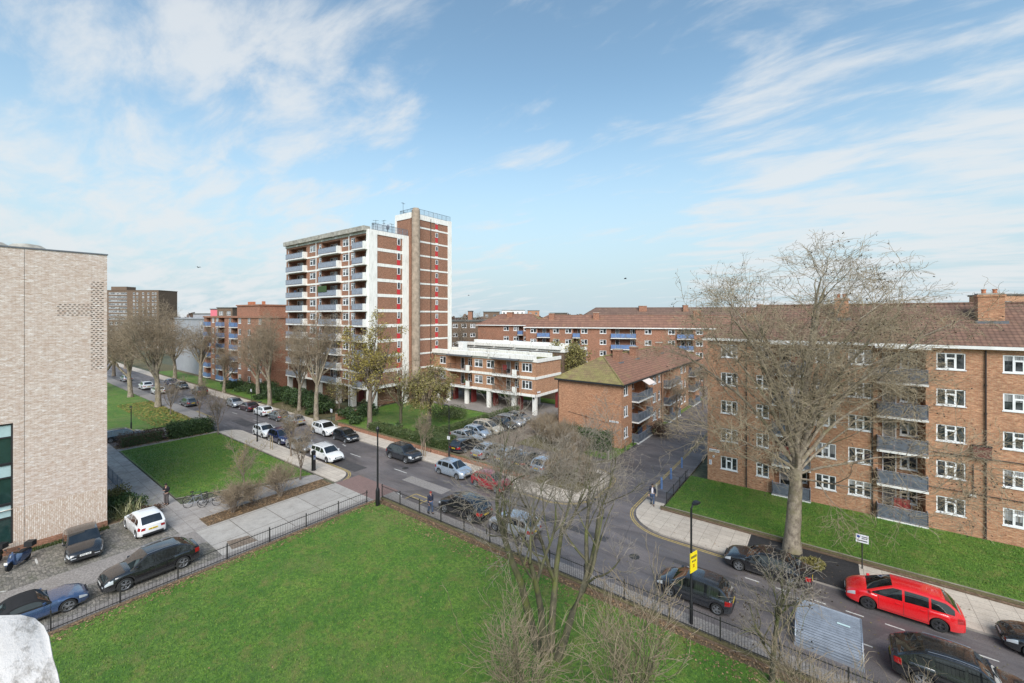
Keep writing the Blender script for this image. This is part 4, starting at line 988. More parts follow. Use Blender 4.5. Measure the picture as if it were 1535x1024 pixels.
# ---------------------------------------------------------------- low brick walls along the far pavement
def wall_run(name, label, x0, x1, y0, y1, z0, z1, mat, cop='moss_earth', cat='wall'):
    B = empty(name, ((x0+x1)/2, (y0+y1)/2, z0), 0, label, cat)
    b = MB(); w, d = (x1-x0)/2, (y1-y0)/2; b.box(-w, w, -d, d, 0, z1-z0-.06, MAT[mat]); b.build('wall', B)
    b = MB(); b.box(-w-.02, w+.02, -d-.02, d+.02, z1-z0-.06, z1-z0, MAT[cop]); b.build('coping', B)
wall_run('low_wall', 'low mossy brick wall between the right-hand pavement and lawn', -10.9, 30, 34.72, 34.95, .1, .34, 'brick_dull')
wall_run('low_wall', 'low brown brick wall along the far pavement before the tower lawn', -56., -36.8, 33.22, 33.5, .1, .62, 'brick_brown')
wall_run('low_wall', 'low brown brick wall along the pavement in front of the parked row', -36.6, -23., 33.22, 33.5, .1, .62, 'brick_brown')
wall_run('low_wall', 'low mossy brick wall carrying the black railings beside the near pavement', -30.6, 14., 22.02, 22.22, .1, .36, 'brick_dull')
wall_run('retaining_wall', 'short dark wall with steps down beside the tower lawn', -59.3, -59.05, 34.7, 41., 0, 1.2, 'brick_brown', 'kerb')

# ---------------------------------------------------------------- railings
def fence(name, label, p0, p1, z, h, bay=2.0, gap=.13, post=.05, r=.0085, spike=.06, mat='iron', group=None):
    p0 = Vector(p0); p1 = Vector(p1); d = p1-p0; L = d.length; rz = math.atan2(d.y, d.x)
    B = empty(name, (p0.x, p0.y, z), rz, label, 'fence', group)
    b = MB(); m = MAT[mat]; b.box(0, L, -.012, .012, h-.1, h-.06, m); b.box(0, L, -.012, .012, .1, .14, m); b.build('rail', B)
    b = MB(); n = int(L/gap)
    for i in range(1, n): b.tube((i*gap, 0, .02), (i*gap, 0, h+spike), r, r*.5, n=4, m=m, cap=False)
    o = b.build('railing_bars', B); o['kind'] = 'stuff'
    pm = MB(); pm.box(-post/2, post/2, -post/2, post/2, -.15, h+spike+.04, m); pm = pm.mesh('post')
    for i in range(int(L/bay)+1): link('post', pm, B, (i*bay, 0, 0))
    return B
fence('railings', 'black iron railings between the foreground lawn and the parking lane', (-31.35, -10, 0), (-31.35, 21.3, 0), .02, .95, 2.6, .17, .06, .011)
fence('railings', 'black iron railings on the mossy wall between the foreground lawn and road', (-30.5, 22.12, 0), (14, 22.12, 0), .36, 1.05, 2.4, .13, .06, .011)
fence('railings', 'short grey railings between the side road pavement and lawn', (-10.85, 36.2, 0), (-10.85, 43.2, 0), .12, .85, 2.0, .16, .05, .008)
b = fence('railings', 'cream painted metal railings beside the pale brick building', (-62, 9.2, 0), (-50.8, 9.2, 0), .02, 1.1, 1.9, .14, .06, .012, mat='galv')
fence('railings', 'return panel of pale metal railings near the glossy shrubs', (-50.8, 9.2, 0), (-50.8, 7.1, 0), .02, 1.1, 1.0, .14, .06, .012, mat='galv')

# ---------------------------------------------------------------- street furniture
def lamp(label, x, y, h, arm=.5, adir=0., big=False, group='street lamps'):
    B = empty('street_lamp', (x, y, .1), adir, label, 'street lamp', group)
    b = MB(); m = MAT['black_metal']
    if big: b.lathe([(.16, 0), (.17, .05), (.17, 1.25), (.15, 1.4), (.085, 1.55), (.08, 1.6), (.075, h*.6), (.055, h)], 14, m)
    else: b.lathe([(.09, 0), (.09, 1.2), (.055, 1.25), (.05, h-.25), (.045, h-.1)], 12, m)
    b.build('pole', B, smooth=40)
    if big:
        b = MB(); b.lathe([(.055, h), (.1, h+.05), (.13, h+.3), (.16, h+.34), (.06, h+.48), (.02, h+.55)], 12, m); b.build('lamp_head', B)
    else:
        b = MB(); b.tube((0, 0, h-.12), (arm*.25, 0, h+.06), .045, .04, n=8, m=m)
        b.grid([[(arm*.2, -.06, h+.03), (arm*.2, .06, h+.03), (arm*.2, .06, h+.11), (arm*.2, -.06, h+.11)], [(arm*.6, -.15, h+.06), (arm*.6, .15, h+.06), (arm*.6, .15, h+.17), (arm*.6, -.15, h+.17)],
                [(arm, -.13, h+.10), (arm, .13, h+.10), (arm, .13, h+.18), (arm, -.13, h+.18)]], MAT['black_metal'], True, True, True)
        hd = b.build('lamp_head', B)
        c = MB(); c.box(arm*.45, arm*.9, -.09, .09, h+.055, h+.075, MAT['plate_white']); c.build('lens', hd)
    return B
lamp('black street lamp with a yellow notice, by the railings at right', -5.6, 22.85, 6.05, .5, R_(60))
lamp('tall black street lamp with thick base at the corner of the foreground lawn', -29.9, 21.25, 6.1, big=True)
lamp('black lamp post with small white notice between hedge and pavement near the car park', -33.3, 32.85, 5.9, .6, R_(-120))
lamp('slim black lamp post between parked silver hatchback and dark blue car', -57.2, 23.0, 4.8, .5, R_(90))
lamp('small lamp post on the far left lawn beside the silver saloon', -73.6-2.4, 14.7, 3.2, .4, R_(180))
s = MB(); s.box(-.02, .02, -.30, .30, 0, 1.0, MAT['sign_yellow'])
for k in range(5): s.box(.022, .025, -.24+k*.1, -.17+k*.1, .72, .84, MAT['ink']); s.box(-.025, -.022, -.24+k*.1, -.17+k*.1, .72, .84, MAT['ink'])
for k in range(3): s.box(.022, .025, -.16+k*.12, -.08+k*.12, .52, .6, MAT['ink']); s.box(.022, .025, -.1, .06, .25+.06*k, .28+.06*k, MAT['tail_red'])
tag(s.build('notice_sign', None, (-5.52, 22.98, 2.75), R_(-18)), 'yellow notice strapped to the black lamp post beside the grey hatchback', 'sign')
s = MB(); s.box(-.2, .2, -.015, .0, 0, .35, MAT['sign_white'])
for k in range(3): s.box(-.14, .14, -.018, -.0155, .07+k*.1, .1+k*.1, MAT['ink'])
tag(s.build('notice_sign', None, (-33.3, 32.78, 2.3)), 'small white notice on the lamp post near the car park hedge', 'sign')
def sign_post(label, x, y, h, w, hh, mat='sign_white', ink='ink', ang=0., col_='iron'):
    B = empty('sign_post', (x, y, .1), ang, label, 'sign')
    b = MB(); b.tube((0, 0, 0), (0, 0, h), .035, n=8, m=MAT[col_]); b.build('pole', B)
    s = MB(); s.box(-w/2, w/2, -.06, -.04, h-hh, h, MAT[mat])
    s.lathe([(.001, -.065), (hh*.17, -.065), (hh*.17, -.061)], 12, MAT['ink_blue'], (-w*.3, 0, h-hh*.28), 'y')
    for k in range(2): s.box(-w*.05, w*.4, -.064, -.061, h-hh*.30-k*hh*.2, h-hh*.2-k*hh*.2, MAT[ink])
    for k in range(1): s.box(-w*.38, w*.4, -.064, -.061, h-hh*.82, h-hh*.7, MAT[ink])
    s.build('sign_plate', B)
sign_post('white parking sign on a dark pole behind the red car', 1.75, 34.2, 2.15, .62, .5)
sign_post('small white sign on a pole behind the white SUV and black hatchback', -56., 32.2, 2.6, .5, .45)
sign_post('small sign plate on a pole by the far left street trees', -82.5, 32.2, 2.6, .5, .45)
def bollard(x, y, label, mat='slate', h=1.0, r=.09, group=None, n='bollard'):
    b = MB(); b.lathe([(r, 0), (r, h*.82), (r*.75, h*.84), (r*.75, h*.88), (r*1.05, h*.9), (r*.9, h*.97), (r*.4, h)], 12, MAT[mat])
    return tag(b.build(n, None, (x, y, .1), smooth=40), label, 'bollard', group)
g = 'blue grey bollards on the side road pavement'
for i, (y, l) in enumerate(((38.9, 'blue grey bollard nearest the walking man on the side road pavement'), (41.8, 'middle blue grey bollard beside the grey railings on the side road'), (45.6, 'farthest blue grey bollard up the side road by the brick block corner'))):
    bollard(-12.1, y, l, 'blue_panel', 1.05, .11, g)
g = 'white concrete posts at the side road corners'
bollard(-19.2, 43.2, 'white post on the grass corner by the orange brick house', 'parapet_concrete', .95, .1, g)
bollard(-12.0, 37.1, 'white post on the pavement corner behind the walking man', 'parapet_concrete', 1., .1, g)
g = 'small dark bollards on the verge below the blue balconies'
bollard(-18.9, 47.2, 'small dark bollard on the verge nearest the white post', 'iron', .7, .07, g); bollard(-18.9, 49.8, 'small dark bollard on the verge farther up the side road', 'iron', .7, .07, g)
# ticket machine column
T = empty('ticket_machine', (-42.0, 22.2, .1), 0, 'black parking ticket machine column on the pale pavement', 'ticket machine')
b = MB(); b.lathe([(.22, 0), (.22, .1), (.2, .12), (.2, 1.75), (.22, 1.8), (.22, 1.95), (.1, 2.05), (.02, 2.06)], 16, MAT['black_metal']); b.build('column', T, smooth=40)
b = MB(); b.box(.12, .215, -.12, .12, 1.15, 1.6, MAT['rail_grey']); b.box(.2, .22, -.08, .08, 1.4, 1.55, MAT['ink_blue']); b.build('screen', T)
# tree stakes and stump
S = empty('tree_stakes', (-52.6, 22.7, .1), 0, 'pale timber stake pair beside the kerb next to the dark blue car', 'stakes')
for dx in (-.25, .25): b = MB(); b.tube((dx, 0, 0), (dx, 0, 1.6), .05, n=6, m=MAT['twig_pale']); b.build('stake', S)
b = MB(); b.box(-.28, .28, -.02, .02, 1.2, 1.28, MAT['rubber']); b.build('strap', S)

# corrugated cycle hangar
def hangar():
    x0, x1, y0, y1 = -1.25, 1.3, 24.55, 27.4
    B = empty('cycle_hangar', ((x0+x1)/2, (y0+y1)/2, 0), 0, 'low corrugated metal cycle hangar standing in the road beside the railings', 'cycle hangar')
    w = (x1-x0)/2; b = MB(); K = [(0, .12), (.05, .42), (.22, .68), (.55, .92), (1., 1.12), (1.45, 1.26), (1.72, 1.33), (1.8, 1.3), (1.8, .12)]
    O = -(y1-y0)/2; n = 120; cum = [0.]
    for p, q in zip(K[:-1], K[1:]): cum.append(cum[-1]+math.hypot(q[0]-p[0], q[1]-p[1]))
    def prof(t):
        s = t*cum[-1]; i = max(j for j in range(len(K)-1) if cum[j] <= s+1e-9); f = (s-cum[i])/(cum[i+1]-cum[i]); p, q = K[i], K[i+1]
        l = math.hypot(q[0]-p[0], q[1]-p[1]); return (O+p[0]+(q[0]-p[0])*f, p[1]+(q[1]-p[1])*f, -(q[1]-p[1])/l, (q[0]-p[0])/l)
    rows = []
    for i in range(n+1):
        y, z, ny, nz = prof(i/n); k = .026*(1 if i % 4 in (1, 2) else -1); rows.append([(-w, y+ny*k, z+nz*k), (w, y+ny*k, z+nz*k)])
    b.grid(rows, MAT['galv']); b.build('corrugated_shell', B)
    for s in (-1, 1):
        e = MB(); pts = [(s*(w-.03), O+y, z) for y, z in K]; e.face(pts if s > 0 else pts[::-1], MAT['rail_grey'])
        for p, q in zip(K[:-1], K[1:]): e.tube((s*w, O+p[0], p[1]), (s*w, O+q[0], q[1]), .035, n=5, m=MAT['steel'])
        e.build('end_panel', B)
    e = MB(); e.box(-w-.05, w+.05, O-.05, O+1.85, .0, .12, MAT['rail_grey']); e.build('base', B)
    e = MB(); e.face([(.35, O+1.0, 1.16), (.85, O+1.0, 1.16), (.85, O+1.08, 1.19), (.35, O+1.08, 1.19)], MAT['opaque_glass']); e.build('sticker', B)
hangar()

# bicycles
def bicycle(x, y, rz, label, mat='iron', lean=.12, group=None):
    B = empty('bicycle', (x, y, .02), rz, label, 'bicycle', group); B.rotation_euler = (lean, 0, rz)
    m = MAT[mat]; R = .34
    for wx in (-.52, .52):
        b = MB(); n = 28
        for i in range(n):
            a0, a1 = 2*math.pi*i/n, 2*math.pi*(i+1)/n
            b.tube((wx+R*math.cos(a0), 0, R+R*math.sin(a0)), (wx+R*math.cos(a1), 0, R+R*math.sin(a1)), .022, n=5, m=MAT['rubber'], cap=False)
        for i in range(10):
            a = math.pi*i/10*2; b.tube((wx, 0, R), (wx+R*math.cos(a), 0, R+R*math.sin(a)), .003, n=3, m=MAT['steel'], cap=False)
        b.build('wheel', B)
    b = MB(); P = dict(bb=(-.05, 0, .30), st=(-.2, 0, .82), hd=(.38, 0, .82), hb=(.41, 0, .68), ra=(-.52, 0, R), fa=(.52, 0, R))
    for p, q in (('bb', 'st'), ('st', 'hd'), ('bb', 'hb'), ('hd', 'hb'), ('bb', 'ra'), ('st', 'ra'), ('hb', 'fa')): b.tube(P[p], P[q], .018, n=6, m=m)
    b.build('frame', B)
    b = MB(); b.tube((.38, 0, .82), (.36, 0, .98), .014, n=5, m=m); b.tube((.36, -.28, 1.0), (.36, .28, 1.0), .014, n=5, m=MAT['rubber']); b.build('handlebar', B)
    b = MB(); b.tube((-.2, 0, .82), (-.23, 0, .92), .014, n=5, m=m); b.box(-.36, -.1, -.07, .07, .92, .97, MAT['rubber']); b.build('saddle', B)
gb = 'bicycles locked at the corner of the middle lawn'
bicycle(-43.2, 12.5, R_(75), 'dark bicycle nearest the standing man at the lawn corner', 'slate', .1, gb)
bicycle(-42.1, 12.2, R_(62), 'grey bicycle in front of the others with its wheel on the paving', 'galv', -.1, gb)
bicycle(-42.2, 13.2, R_(70), 'black bicycle at the back of the row on the lawn edge', 'iron', .1, gb)
bicycle(-41.2, 12.9, R_(55), 'black bicycle half hidden by bare shrub branches', 'iron', -.08, gb)
# scooter
def scooter(x, y, rz, label, mat):
    B = empty('scooter', (x, y, .02), rz, label, 'scooter'); m = MAT[mat]
    for wx in (-.62, .62):
        b = MB(); b.lathe([(.14, -.05), (.24, -.055), (.26, -.03), (.26, .03), (.24, .055), (.14, .05)], 20, MAT['rubber'], (wx, 0, .26), 'y')
        w = b.build('wheel', B, smooth=40); b = MB(); b.lathe([(.02, -.04), (.14, -.03), (.14, .03), (.02, .04)], 14, MAT['steel'], (wx, 0, .26), 'y'); b.build('rim', w)
    b = MB(); b.grid([[(-.85, -.12, .5), (-.85, .12, .5), (-.85, .1, .62), (-.85, -.1, .62)], [(-.5, -.19, .3), (-.5, .19, .3), (-.5, .17, .74), (-.5, -.17, .74)], [(-.1, -.17, .2), (-.1, .17, .2), (-.1, .15, .72), (-.1, -.15, .72)], [(.05, -.15, .18), (.05, .15, .18), (.05, .15, .32), (.05, -.15, .32)], [(.35, -.17, .2), (.35, .17, .2), (.35, .17, .3), (.35, -.17, .3)]], m, True, True, True)
    b.grid([[(.34, -.2, .28), (.34, .2, .28), (.42, .2, .26), (.42, -.2, .26)], [(.42, -.22, .6), (.42, .22, .6), (.52, .18, .6), (.52, -.18, .6)], [(.36, -.14, .95), (.36, .14, .95), (.46, .1, .97), (.46, -.1, .97)]], m, True, True, True)
    b.grid([[(.42, -.09, .5), (.42, .09, .5), (.42, .09, .62), (.42, -.09, .62)], [(.68, -.09, .52), (.68, .09, .52), (.68, .08, .58), (.68, -.08, .58)], [(.84, -.05, .4), (.84, .05, .4), (.84, .05, .44), (.84, -.05, .44)]], m, True, True, True); b.build('body', B, smooth=35)
    b = MB(); b.grid([[(-.8, -.14, .63), (-.8, .14, .63), (-.8, .1, .74), (-.8, -.1, .74)], [(-.4, -.17, .74), (-.4, .17, .74), (-.4, .13, .84), (-.4, -.13, .84)], [(-.08, -.12, .72), (-.08, .12, .72), (-.08, .1, .78), (-.08, -.1, .78)]], MAT['canvas_black'], True, True, True); b.build('seat', B, smooth=50)
    b = MB(); b.tube((.4, -.33, 1.03), (.4, .33, 1.03), .02, n=6, m=MAT['rubber']); b.tube((.42, 0, .9), (.38, 0, 1.05), .05, n=8, m=m)
    for s in (-1, 1): b.tube((.4, s*.24, 1.03), (.42, s*.34, 1.22), .008, n=4, m=MAT['iron']); b.box(.41, .43, s*.34-.06, s*.34+.06, 1.18, 1.27, MAT['iron'])
    b.build('handlebar', B)
    b = MB(); b.tube((.45, 0, .6), (.62, 0, .28), .03, n=6, m=MAT['steel']); b.build('fork', B)
    b = MB(); b.box(-1.05, -.68, -.22, .22, .8, 1.12, MAT['dark_trim']); b.build('top_box', B)
    b = MB(); b.lathe([(.01, -.02), (.08, 0), (.08, .03)], 12, MAT['headlamp'], (.5, 0, .82), 'y'); b.box(.84, .86, -.09, .09, .48, .62, MAT['plate_white']); b.build('headlight', B)
scooter(-41.3, 2.55, R_(-40), 'blue scooter with dark seat parked against the pale brick building', 'paint_blue')
scooter(-42.4, 1.3, R_(-50), 'black covered scooter behind the blue scooter at the left edge', 'paint_black')

# roof parapet of the camera's own building, at the lower left corner of the view
def parapet():
    z = 14.9; px = [(-60, 930), (0, 920), (30, 919), (52, 924), (66, 936), (74, 952), (80, 985), (88, 1010), (98, 1060), (110, 1200), (-60, 1200)]
    pts = [at(u, v, z) for u, v in px]; b = MB(); c = (sum(p[0] for p in pts)/len(pts), sum(p[1] for p in pts)/len(pts))
    ins = lambda f, zz: [(c[0]+(x-c[0])*f, c[1]+(y-c[1])*f, zz) for x, y in pts]
    rows = [ins(.92, z-3.), ins(.92, z-.16), ins(.99, z-.15), ins(1., z-.10), ins(1., z-.025), ins(.985, z-.004), ins(.95, z)]
    b.grid([r[::-1] for r in rows] if False else rows, MAT['stained_coping'], True, True)
    o = b.build('roof_parapet', smooth=40); tag(o, 'white painted stained parapet cap at the lower left corner', 'parapet')
parapet()

for x0, x1, y0, y1, m in ((-44, -38.5, 24.6, 26.1, 'asphalt_patch'), (-33, -27.5, 26.2, 27.4, 'lane_tarmac'), (-20, -12.5, 27.6, 28.3, 'asphalt_patch'), (-60, -52, 26.4, 27.1, 'lane_tarmac'), (-8, -1, 28.0, 28.45, 'asphalt_patch'), (4, 14, 27.2, 27.8, 'lane_tarmac'), (-72, -66, 25.2, 26.8, 'asphalt_patch')):
    sheet('road_patch', rect(x0, x1, y0, y1), .0035, m)
for i, (x, y) in enumerate(((-35.2, 28.4), (-26.5, 27.3), (-10.2, 27.1), (-16.2, 33.4), (5.4, 28.6), (-47.5, 26.9))):
    b = MB(); b.lathe([(.33, .004), (.33, .01), (.30, .012)], 20, MAT['iron'], (x, y, 0)); tag(b.build('manhole_cover'), kind='structure')
for x in (-40.6, -28.4, -14.2, -3.2, 8.):
    b = MB(); b.box(x-.22, x+.22, 30.6, 30.95, .001, .008, MAT['iron']); tag(b.build('road_drain'), kind='structure')
# ---------------------------------------------------------------- cars
def sm(t): t = max(0., min(1., t)); return t*t*(3-2*t)
def interp(pts, x):
    if x <= pts[0][0]: return pts[0][1]
    for (a, va), (b, vb) in zip(pts[:-1], pts[1:]):
        if x <= b: return va+(vb-va)*(x-a)/(b-a)
    return pts[-1][1]
def curve(pts, x):   # monotone-ish smooth interpolation (Catmull with clamped tangents)
    n = len(pts)
    if x <= pts[0][0]: return pts[0][1]
    if x >= pts[-1][0]: return pts[-1][1]
    for i in range(n-1):
        if x <= pts[i+1][0]: break
    h = pts[i+1][0]-pts[i][0]; t = (x-pts[i][0])/h
    def sl(k):
        if k <= 0 or k >= n-1: kk = 0 if k <= 0 else n-2; return (pts[kk+1][1]-pts[kk][1])/(pts[kk+1][0]-pts[kk][0])
        a = (pts[k][1]-pts[k-1][1])/(pts[k][0]-pts[k-1][0]); b = (pts[k+1][1]-pts[k][1])/(pts[k+1][0]-pts[k][0])
        return 0. if a*b <= 0 else 2*a*b/(a+b)
    m0, m1 = sl(i), sl(i+1)
    return (2*t**3-3*t**2+1)*pts[i][1]+(t**3-2*t**2+t)*h*m0+(-2*t**3+3*t**2)*pts[i+1][1]+(t**3-t**2)*h*m1
# front is +x. deck: top line of the lower body; glass: windscreen base, roof front, roof rear, rear base
SPEC = {
 'hatch': dict(L=3.95, W=1.70, wb=2.48, wr=.305, fo=.78, deck=[(-1.98, .88), (-1.9, .93), (-1.2, .94), (.7, .90), (1.15, .95), (1.7, .80), (1.9, .66), (1.98, .56)], g=(1.15, .30, -1.30, -1.86), H=1.45, belt=(.90, .97), pil=(.02, -.92), rim='alloy'),
 'suv': dict(L=4.45, W=1.84, wb=2.66, wr=.36, fo=.88, deck=[(-2.22, .98), (-2.14, 1.05), (-1.3, 1.06), (.6, 1.0), (1.15, 1.05), (1.85, .95), (2.1, .82), (2.22, .66)], g=(1.05, .35, -1.5, -2.0), H=1.64, belt=(1.02, 1.12), pil=(-.02, -1.0), rim='alloy', clad=1),
 'mpv': dict(L=4.66, W=1.80, wb=2.76, wr=.325, fo=.95, deck=[(-2.33, .90), (-2.25, .98), (-1.3, .99), (.9, .93), (1.45, .99), (1.95, .84), (2.22, .68), (2.33, .55)], g=(1.55, .35, -1.62, -2.24), H=1.60, belt=(.93, 1.04), pil=(-.05, -1.05), pil2=-1.25, rim='alloy_dark'),
 'estate': dict(L=4.6, W=1.76, wb=2.65, wr=.315, fo=.92, deck=[(-2.3, .84), (-2.22, .92), (-1.3, .93), (.7, .87), (1.2, .92), (1.85, .79), (2.17, .65), (2.3, .52)], g=(1.15, .35, -1.75, -2.18), H=1.46, belt=(.88, .97), pil=(-.05, -1.05), pil2=-1.25, rim='alloy'),
 'saloon': dict(L=4.6, W=1.78, wb=2.75, wr=.32, fo=.86, deck=[(-2.3, .78), (-2.24, .92), (-1.55, .97), (.7, .88), (1.15, .92), (1.85, .80), (2.17, .66), (2.3, .52)], g=(1.1, .3, -1.0, -1.75), H=1.42, belt=(.89, .97), pil=(-.1, -1.0), rim='alloy'),
 'coupesuv': dict(L=4.6, W=1.88, wb=2.73, wr=.37, fo=.92, deck=[(-2.3, .94), (-2.22, 1.04), (-1.3, 1.07), (.6, 1.0), (1.15, 1.04), (1.9, .93), (2.17, .80), (2.3, .64)], g=(1.15, .4, -1.2, -2.12), H=1.60, belt=(1.01, 1.12), pil=(-.02, -1.0), rim='alloy', clad=1),
 'roadster': dict(L=4.1, W=1.80, wb=2.43, wr=.33, fo=.83, deck=[(-2.05, .70), (-1.97, .84), (-1.4, .92), (.3, .84), (.8, .86), (1.5, .76), (1.9, .62), (2.05, .50)], g=(.62, .12, -.75, -1.35), H=1.26, belt=(.84, .91), pil=(-.75, -.76), rim='alloy', soft=1),
}
CARC = {}
def car_meshes(ty, colr):
    if (ty, colr) in CARC: return CARC[(ty, colr)]
    S = SPEC[ty]; L, W, H = S['L'], S['W'], S['H']; hw = W/2; xf = L/2-S['fo']; xr = xf-S['wb']; R = S['wr']+.055; wz = S['wr']
    ga, gb, gc, gd = S['g']; b0, b1 = S['belt']
    PM = MAT['paint_'+colr]; TR = MAT['dark_trim']; GL = MAT['car_glass']
    deck = lambda x: curve(S['deck'], x)
    belt = lambda x: min(deck(x), b1+(b0-b1)*(x-gd)/(ga-gd))
    def wid(x):
        t = (abs(x)-.33*L)/(.17*L); t = max(0, t); k = .20 if x > 0 else .14
        return hw*(1-k*t**2.4)
    sill = .19 if not S.get('clad') else .24
    def zb(x):
        t = max(0, (abs(x)-.40*L)/(.10*L)); return sill+.10*t*t
    def arch(x):
        z = zb(x)
        for xw in (xf, xr):
            d = abs(x-xw)
            if d < R: z = max(z, wz+math.sqrt(R*R-d*d))
        return z
    st = {-L/2, -L/2+.02, -L/2+.07, -L/2+.15, L/2-.02, L/2-.07, L/2-.15, L/2-.25, ga, gd}
    for xw in (xf, xr):
        for k in (1.001, .999, .93, .8, .6, .35, .1, -.1, -.35, -.6, -.8, -.93, -.999, -1.001): st.add(xw+k*R)
    x = -L/2+.3
    while x < L/2-.3: st.add(round(x, 3)); x += .16
    st = sorted(st)
    def ring(x):
        w = wid(x); z0 = arch(x); zd = deck(x); zs = max(z0+.10, min(zd-.035, zd)); h = zs-z0
        e = min(1., (L/2-abs(x))/.09); rd = math.sqrt(max(0., 1-(1-e)**2)); w *= .93+.07*rd
        inn = arch(x) > zb(x)+.001
        return [(0, z0), (w*.80, z0), (w*(.975 if inn else .93), z0), (w*.992, z0+.05), (w, z0+h*.35), (w*.985, z0+h*.66), (w*.965, z0+h*.84), (w*.925, zs), (w*.80, zd+.015), (w*.45, zd+.035), (0, zd+.04)]
    b = MB(); rows = []
    for x in st:
        r = ring(x); rows.append([(x, y, z) for y, z in r]+[(x, -y, z) for y, z in r[-2:0:-1]])
    n0 = len(b.f); b.grid(rows, PM, True, True, True); k = len(rows[0]); ti = b.mi(TR)
    for i in range(len(rows)-1):
        for j in range(k):
            if j in (0, 1, k-1, k-2) or (S.get('clad') and (j in (2, 3, k-3, k-4)) and False): b.m[n0+i*k+j] = ti
    def side(x, z, off=0.):   # surface of the flank at height z
        r = ring(x)[2:8]; y = interp(sorted([(zz, yy) for yy, zz in r]), z); return y+off
    # greenhouse
    def top(x):
        if x >= gb: t = (ga-x)/(ga-gb); return belt(ga)+(H-.03-belt(ga))*(t-.12*t*(1-t)*-1)
        if x <= gc: t = (x-gd)/(gc-gd); return belt(gd)+(H-.045-belt(gd))*(t+.55*t*(1-t) if not S.get('soft') else sm(t)*.4+t*.6)
        m = (gb+gc)/2; t = (x-gc)/(gb-gc); return (H-.045)+.015*t+.055*math.sin(math.pi*t)*.8
    base = lambda x: min(wid(x), hw)*.935; tum = .27
    def ye(x, z): return base(x)-(z-belt(x))*tum
    xs = sorted({ga, gd, gb, gc, *[ga+(gb-ga)*i/6 for i in range(7)], *[gb+(gc-gb)*i/10 for i in range(11)], *[gd+(gc-gd)*i/6 for i in range(7)]})
    RM = MAT['canvas_black'] if S.get('soft') else PM
    rows = []
    for x in xs:
        zt = max(top(x), belt(x)+.012); zc = min(.05, .3*(zt-belt(x))); ze = zt-zc; q = []
        zl = belt(x)-.05
        q = [(ye(x, belt(x))+.01, zl), (ye(x, ze), ze), (ye(x, ze)-.05, zt-zc*.3), (ye(x, ze)*.55, zt), (0, zt+.01)]
        rows.append([(x, y, z) for y, z in q]+[(x, -y, z) for y, z in q[-2::-1]])
    b.grid(rows, RM)
    # inner wheel wells
    for xw in (xf, xr):
        for s in (-1, 1): b.lathe([(R*.98, -.01), (R*.98, .01)], 16, MAT['rubber'], (xw, s*(hw-.34), wz), 'y')
    # shut lines, sills, handles
    def strip(x0, z0, x1, z1, w, m, off=.003, n=6, s=1):
        dx, dz = x1-x0, z1-z0; l = math.hypot(dx, dz); px, pz = -dz/l*w/2, dx/l*w/2
        for i in range(n):
            t0, t1 = i/n, (i+1)/n; q = []
            for t, sg in ((t0, -1), (t1, -1), (t1, 1), (t0, 1)):
                x = x0+dx*t+sg*px; z = z0+dz*t+sg*pz; q.append((x, s*side(x, z, off), z))
            b.face(q if s < 0 else q[::-1], m)
    for s in (-1, 1):
        zl = sill+.12; xA, xB, xC = min(ga-.05, xf-R-.06), S['pil'][0], max(S['pil'][1]+.05, xr+R*.2)
        for x0 in (xA, xB)+(() if S.get('soft') else (xr+R+.03,)):
            strip(x0, zl, x0, belt(x0)-.05, .014, TR, s=s)
        strip(xr+R+.03, zl, xA, zl, .014, TR, s=s, n=10)
        strip(xr+R+.02, sill+.03, xf-R-.02, sill+.03, .07 if not S.get('clad') else .14, TR, .004, 10, s)
        for xh in (xB+.12, xr+R+.12):
            if S.get('soft') and xh < xB: continue
            z = belt(xh)-.17; b.box(xh, xh+.19, min(s*side(xh, z), s*side(xh, z, .03)), max(s*side(xh, z), s*side(xh, z, .03)), z, z+.035, PM if not ty == 'hatch' else PM)
        if S.get('clad'):   # dark arch surrounds
            for xw in (xf, xr):
                m = 14
                for i in range(m):
                    q = []
                    for a, rr in ((i, R), (i+1, R), (i+1, R+.07), (i, R+.07)):
                        an = math.pi*a/m; x = xw+rr*math.cos(an); z = wz+rr*math.sin(an); q.append((x, s*(side(x, min(z, belt(x)-.1))+.006), z))
                    b.face(q if s > 0 else q[::-1], TR)
    # number plates, bumpers, lower grilles
    xe = L/2; zn = .50 if not S.get('clad') else .55
    b.box(xe-.03, xe+.012, -.45*W/2*1.5, .45*W/2*1.5, .25+.05, .25+.17, TR); b.box(xe-.05, xe+.01, -.38, .38, zn+.0, zn+.13, TR)
    b.box(-xe-.012, -xe+.05, -.6, .6, .27, .42, TR)
    me_body = b.mesh('body', 38)
    out = {'body': me_body}
    # glass overlays
    def topgrid(xa, xb, f, off=.006, n=8):
        g = MB(); rows = []
        for i in range(n+1):
            x = xa+(xb-xa)*i/n; zt = max(top(x), belt(x)+.012); zc = min(.05, .3*(zt-belt(x))); ze = zt-zc; row = []
            dz = (top(x+.02)-top(x-.02))/.04; nx, nz = -dz, 1.; l = math.hypot(nx, nz); nx /= l; nz /= l
            ym = ye(x, ze)-.05
            for s in (-1, -.8, -.55, -.25, 0, .25, .55, .8, 1):
                y = s*ym*f; ay = abs(y)
                z = interp([(0, zt+.01), (ye(x, ze)*.55, zt), (ym, zt-zc*.3)], ay)
                row.append((x+nx*off, y, z+nz*off))
            rows.append(row)
        g.grid(rows, GL); return g
    out['windscreen'] = topgrid(ga-.05, gb+.02, .94).mesh('windscreen', 60)
    if S.get('soft'): out['rear_window'] = topgrid(gd+.18, gc-.15, .5).mesh('rear_window', 60)
    else: out['rear_window'] = topgrid(gd+.05, gc-.02, .86).mesh('rear_window', 60)
    bx, cx = S['pil']; sw = []
    spans = [(ga-.16, bx+.05), (bx-.05, cx+.04)] if not S.get('soft') else [(ga-.1, gc-.05)]
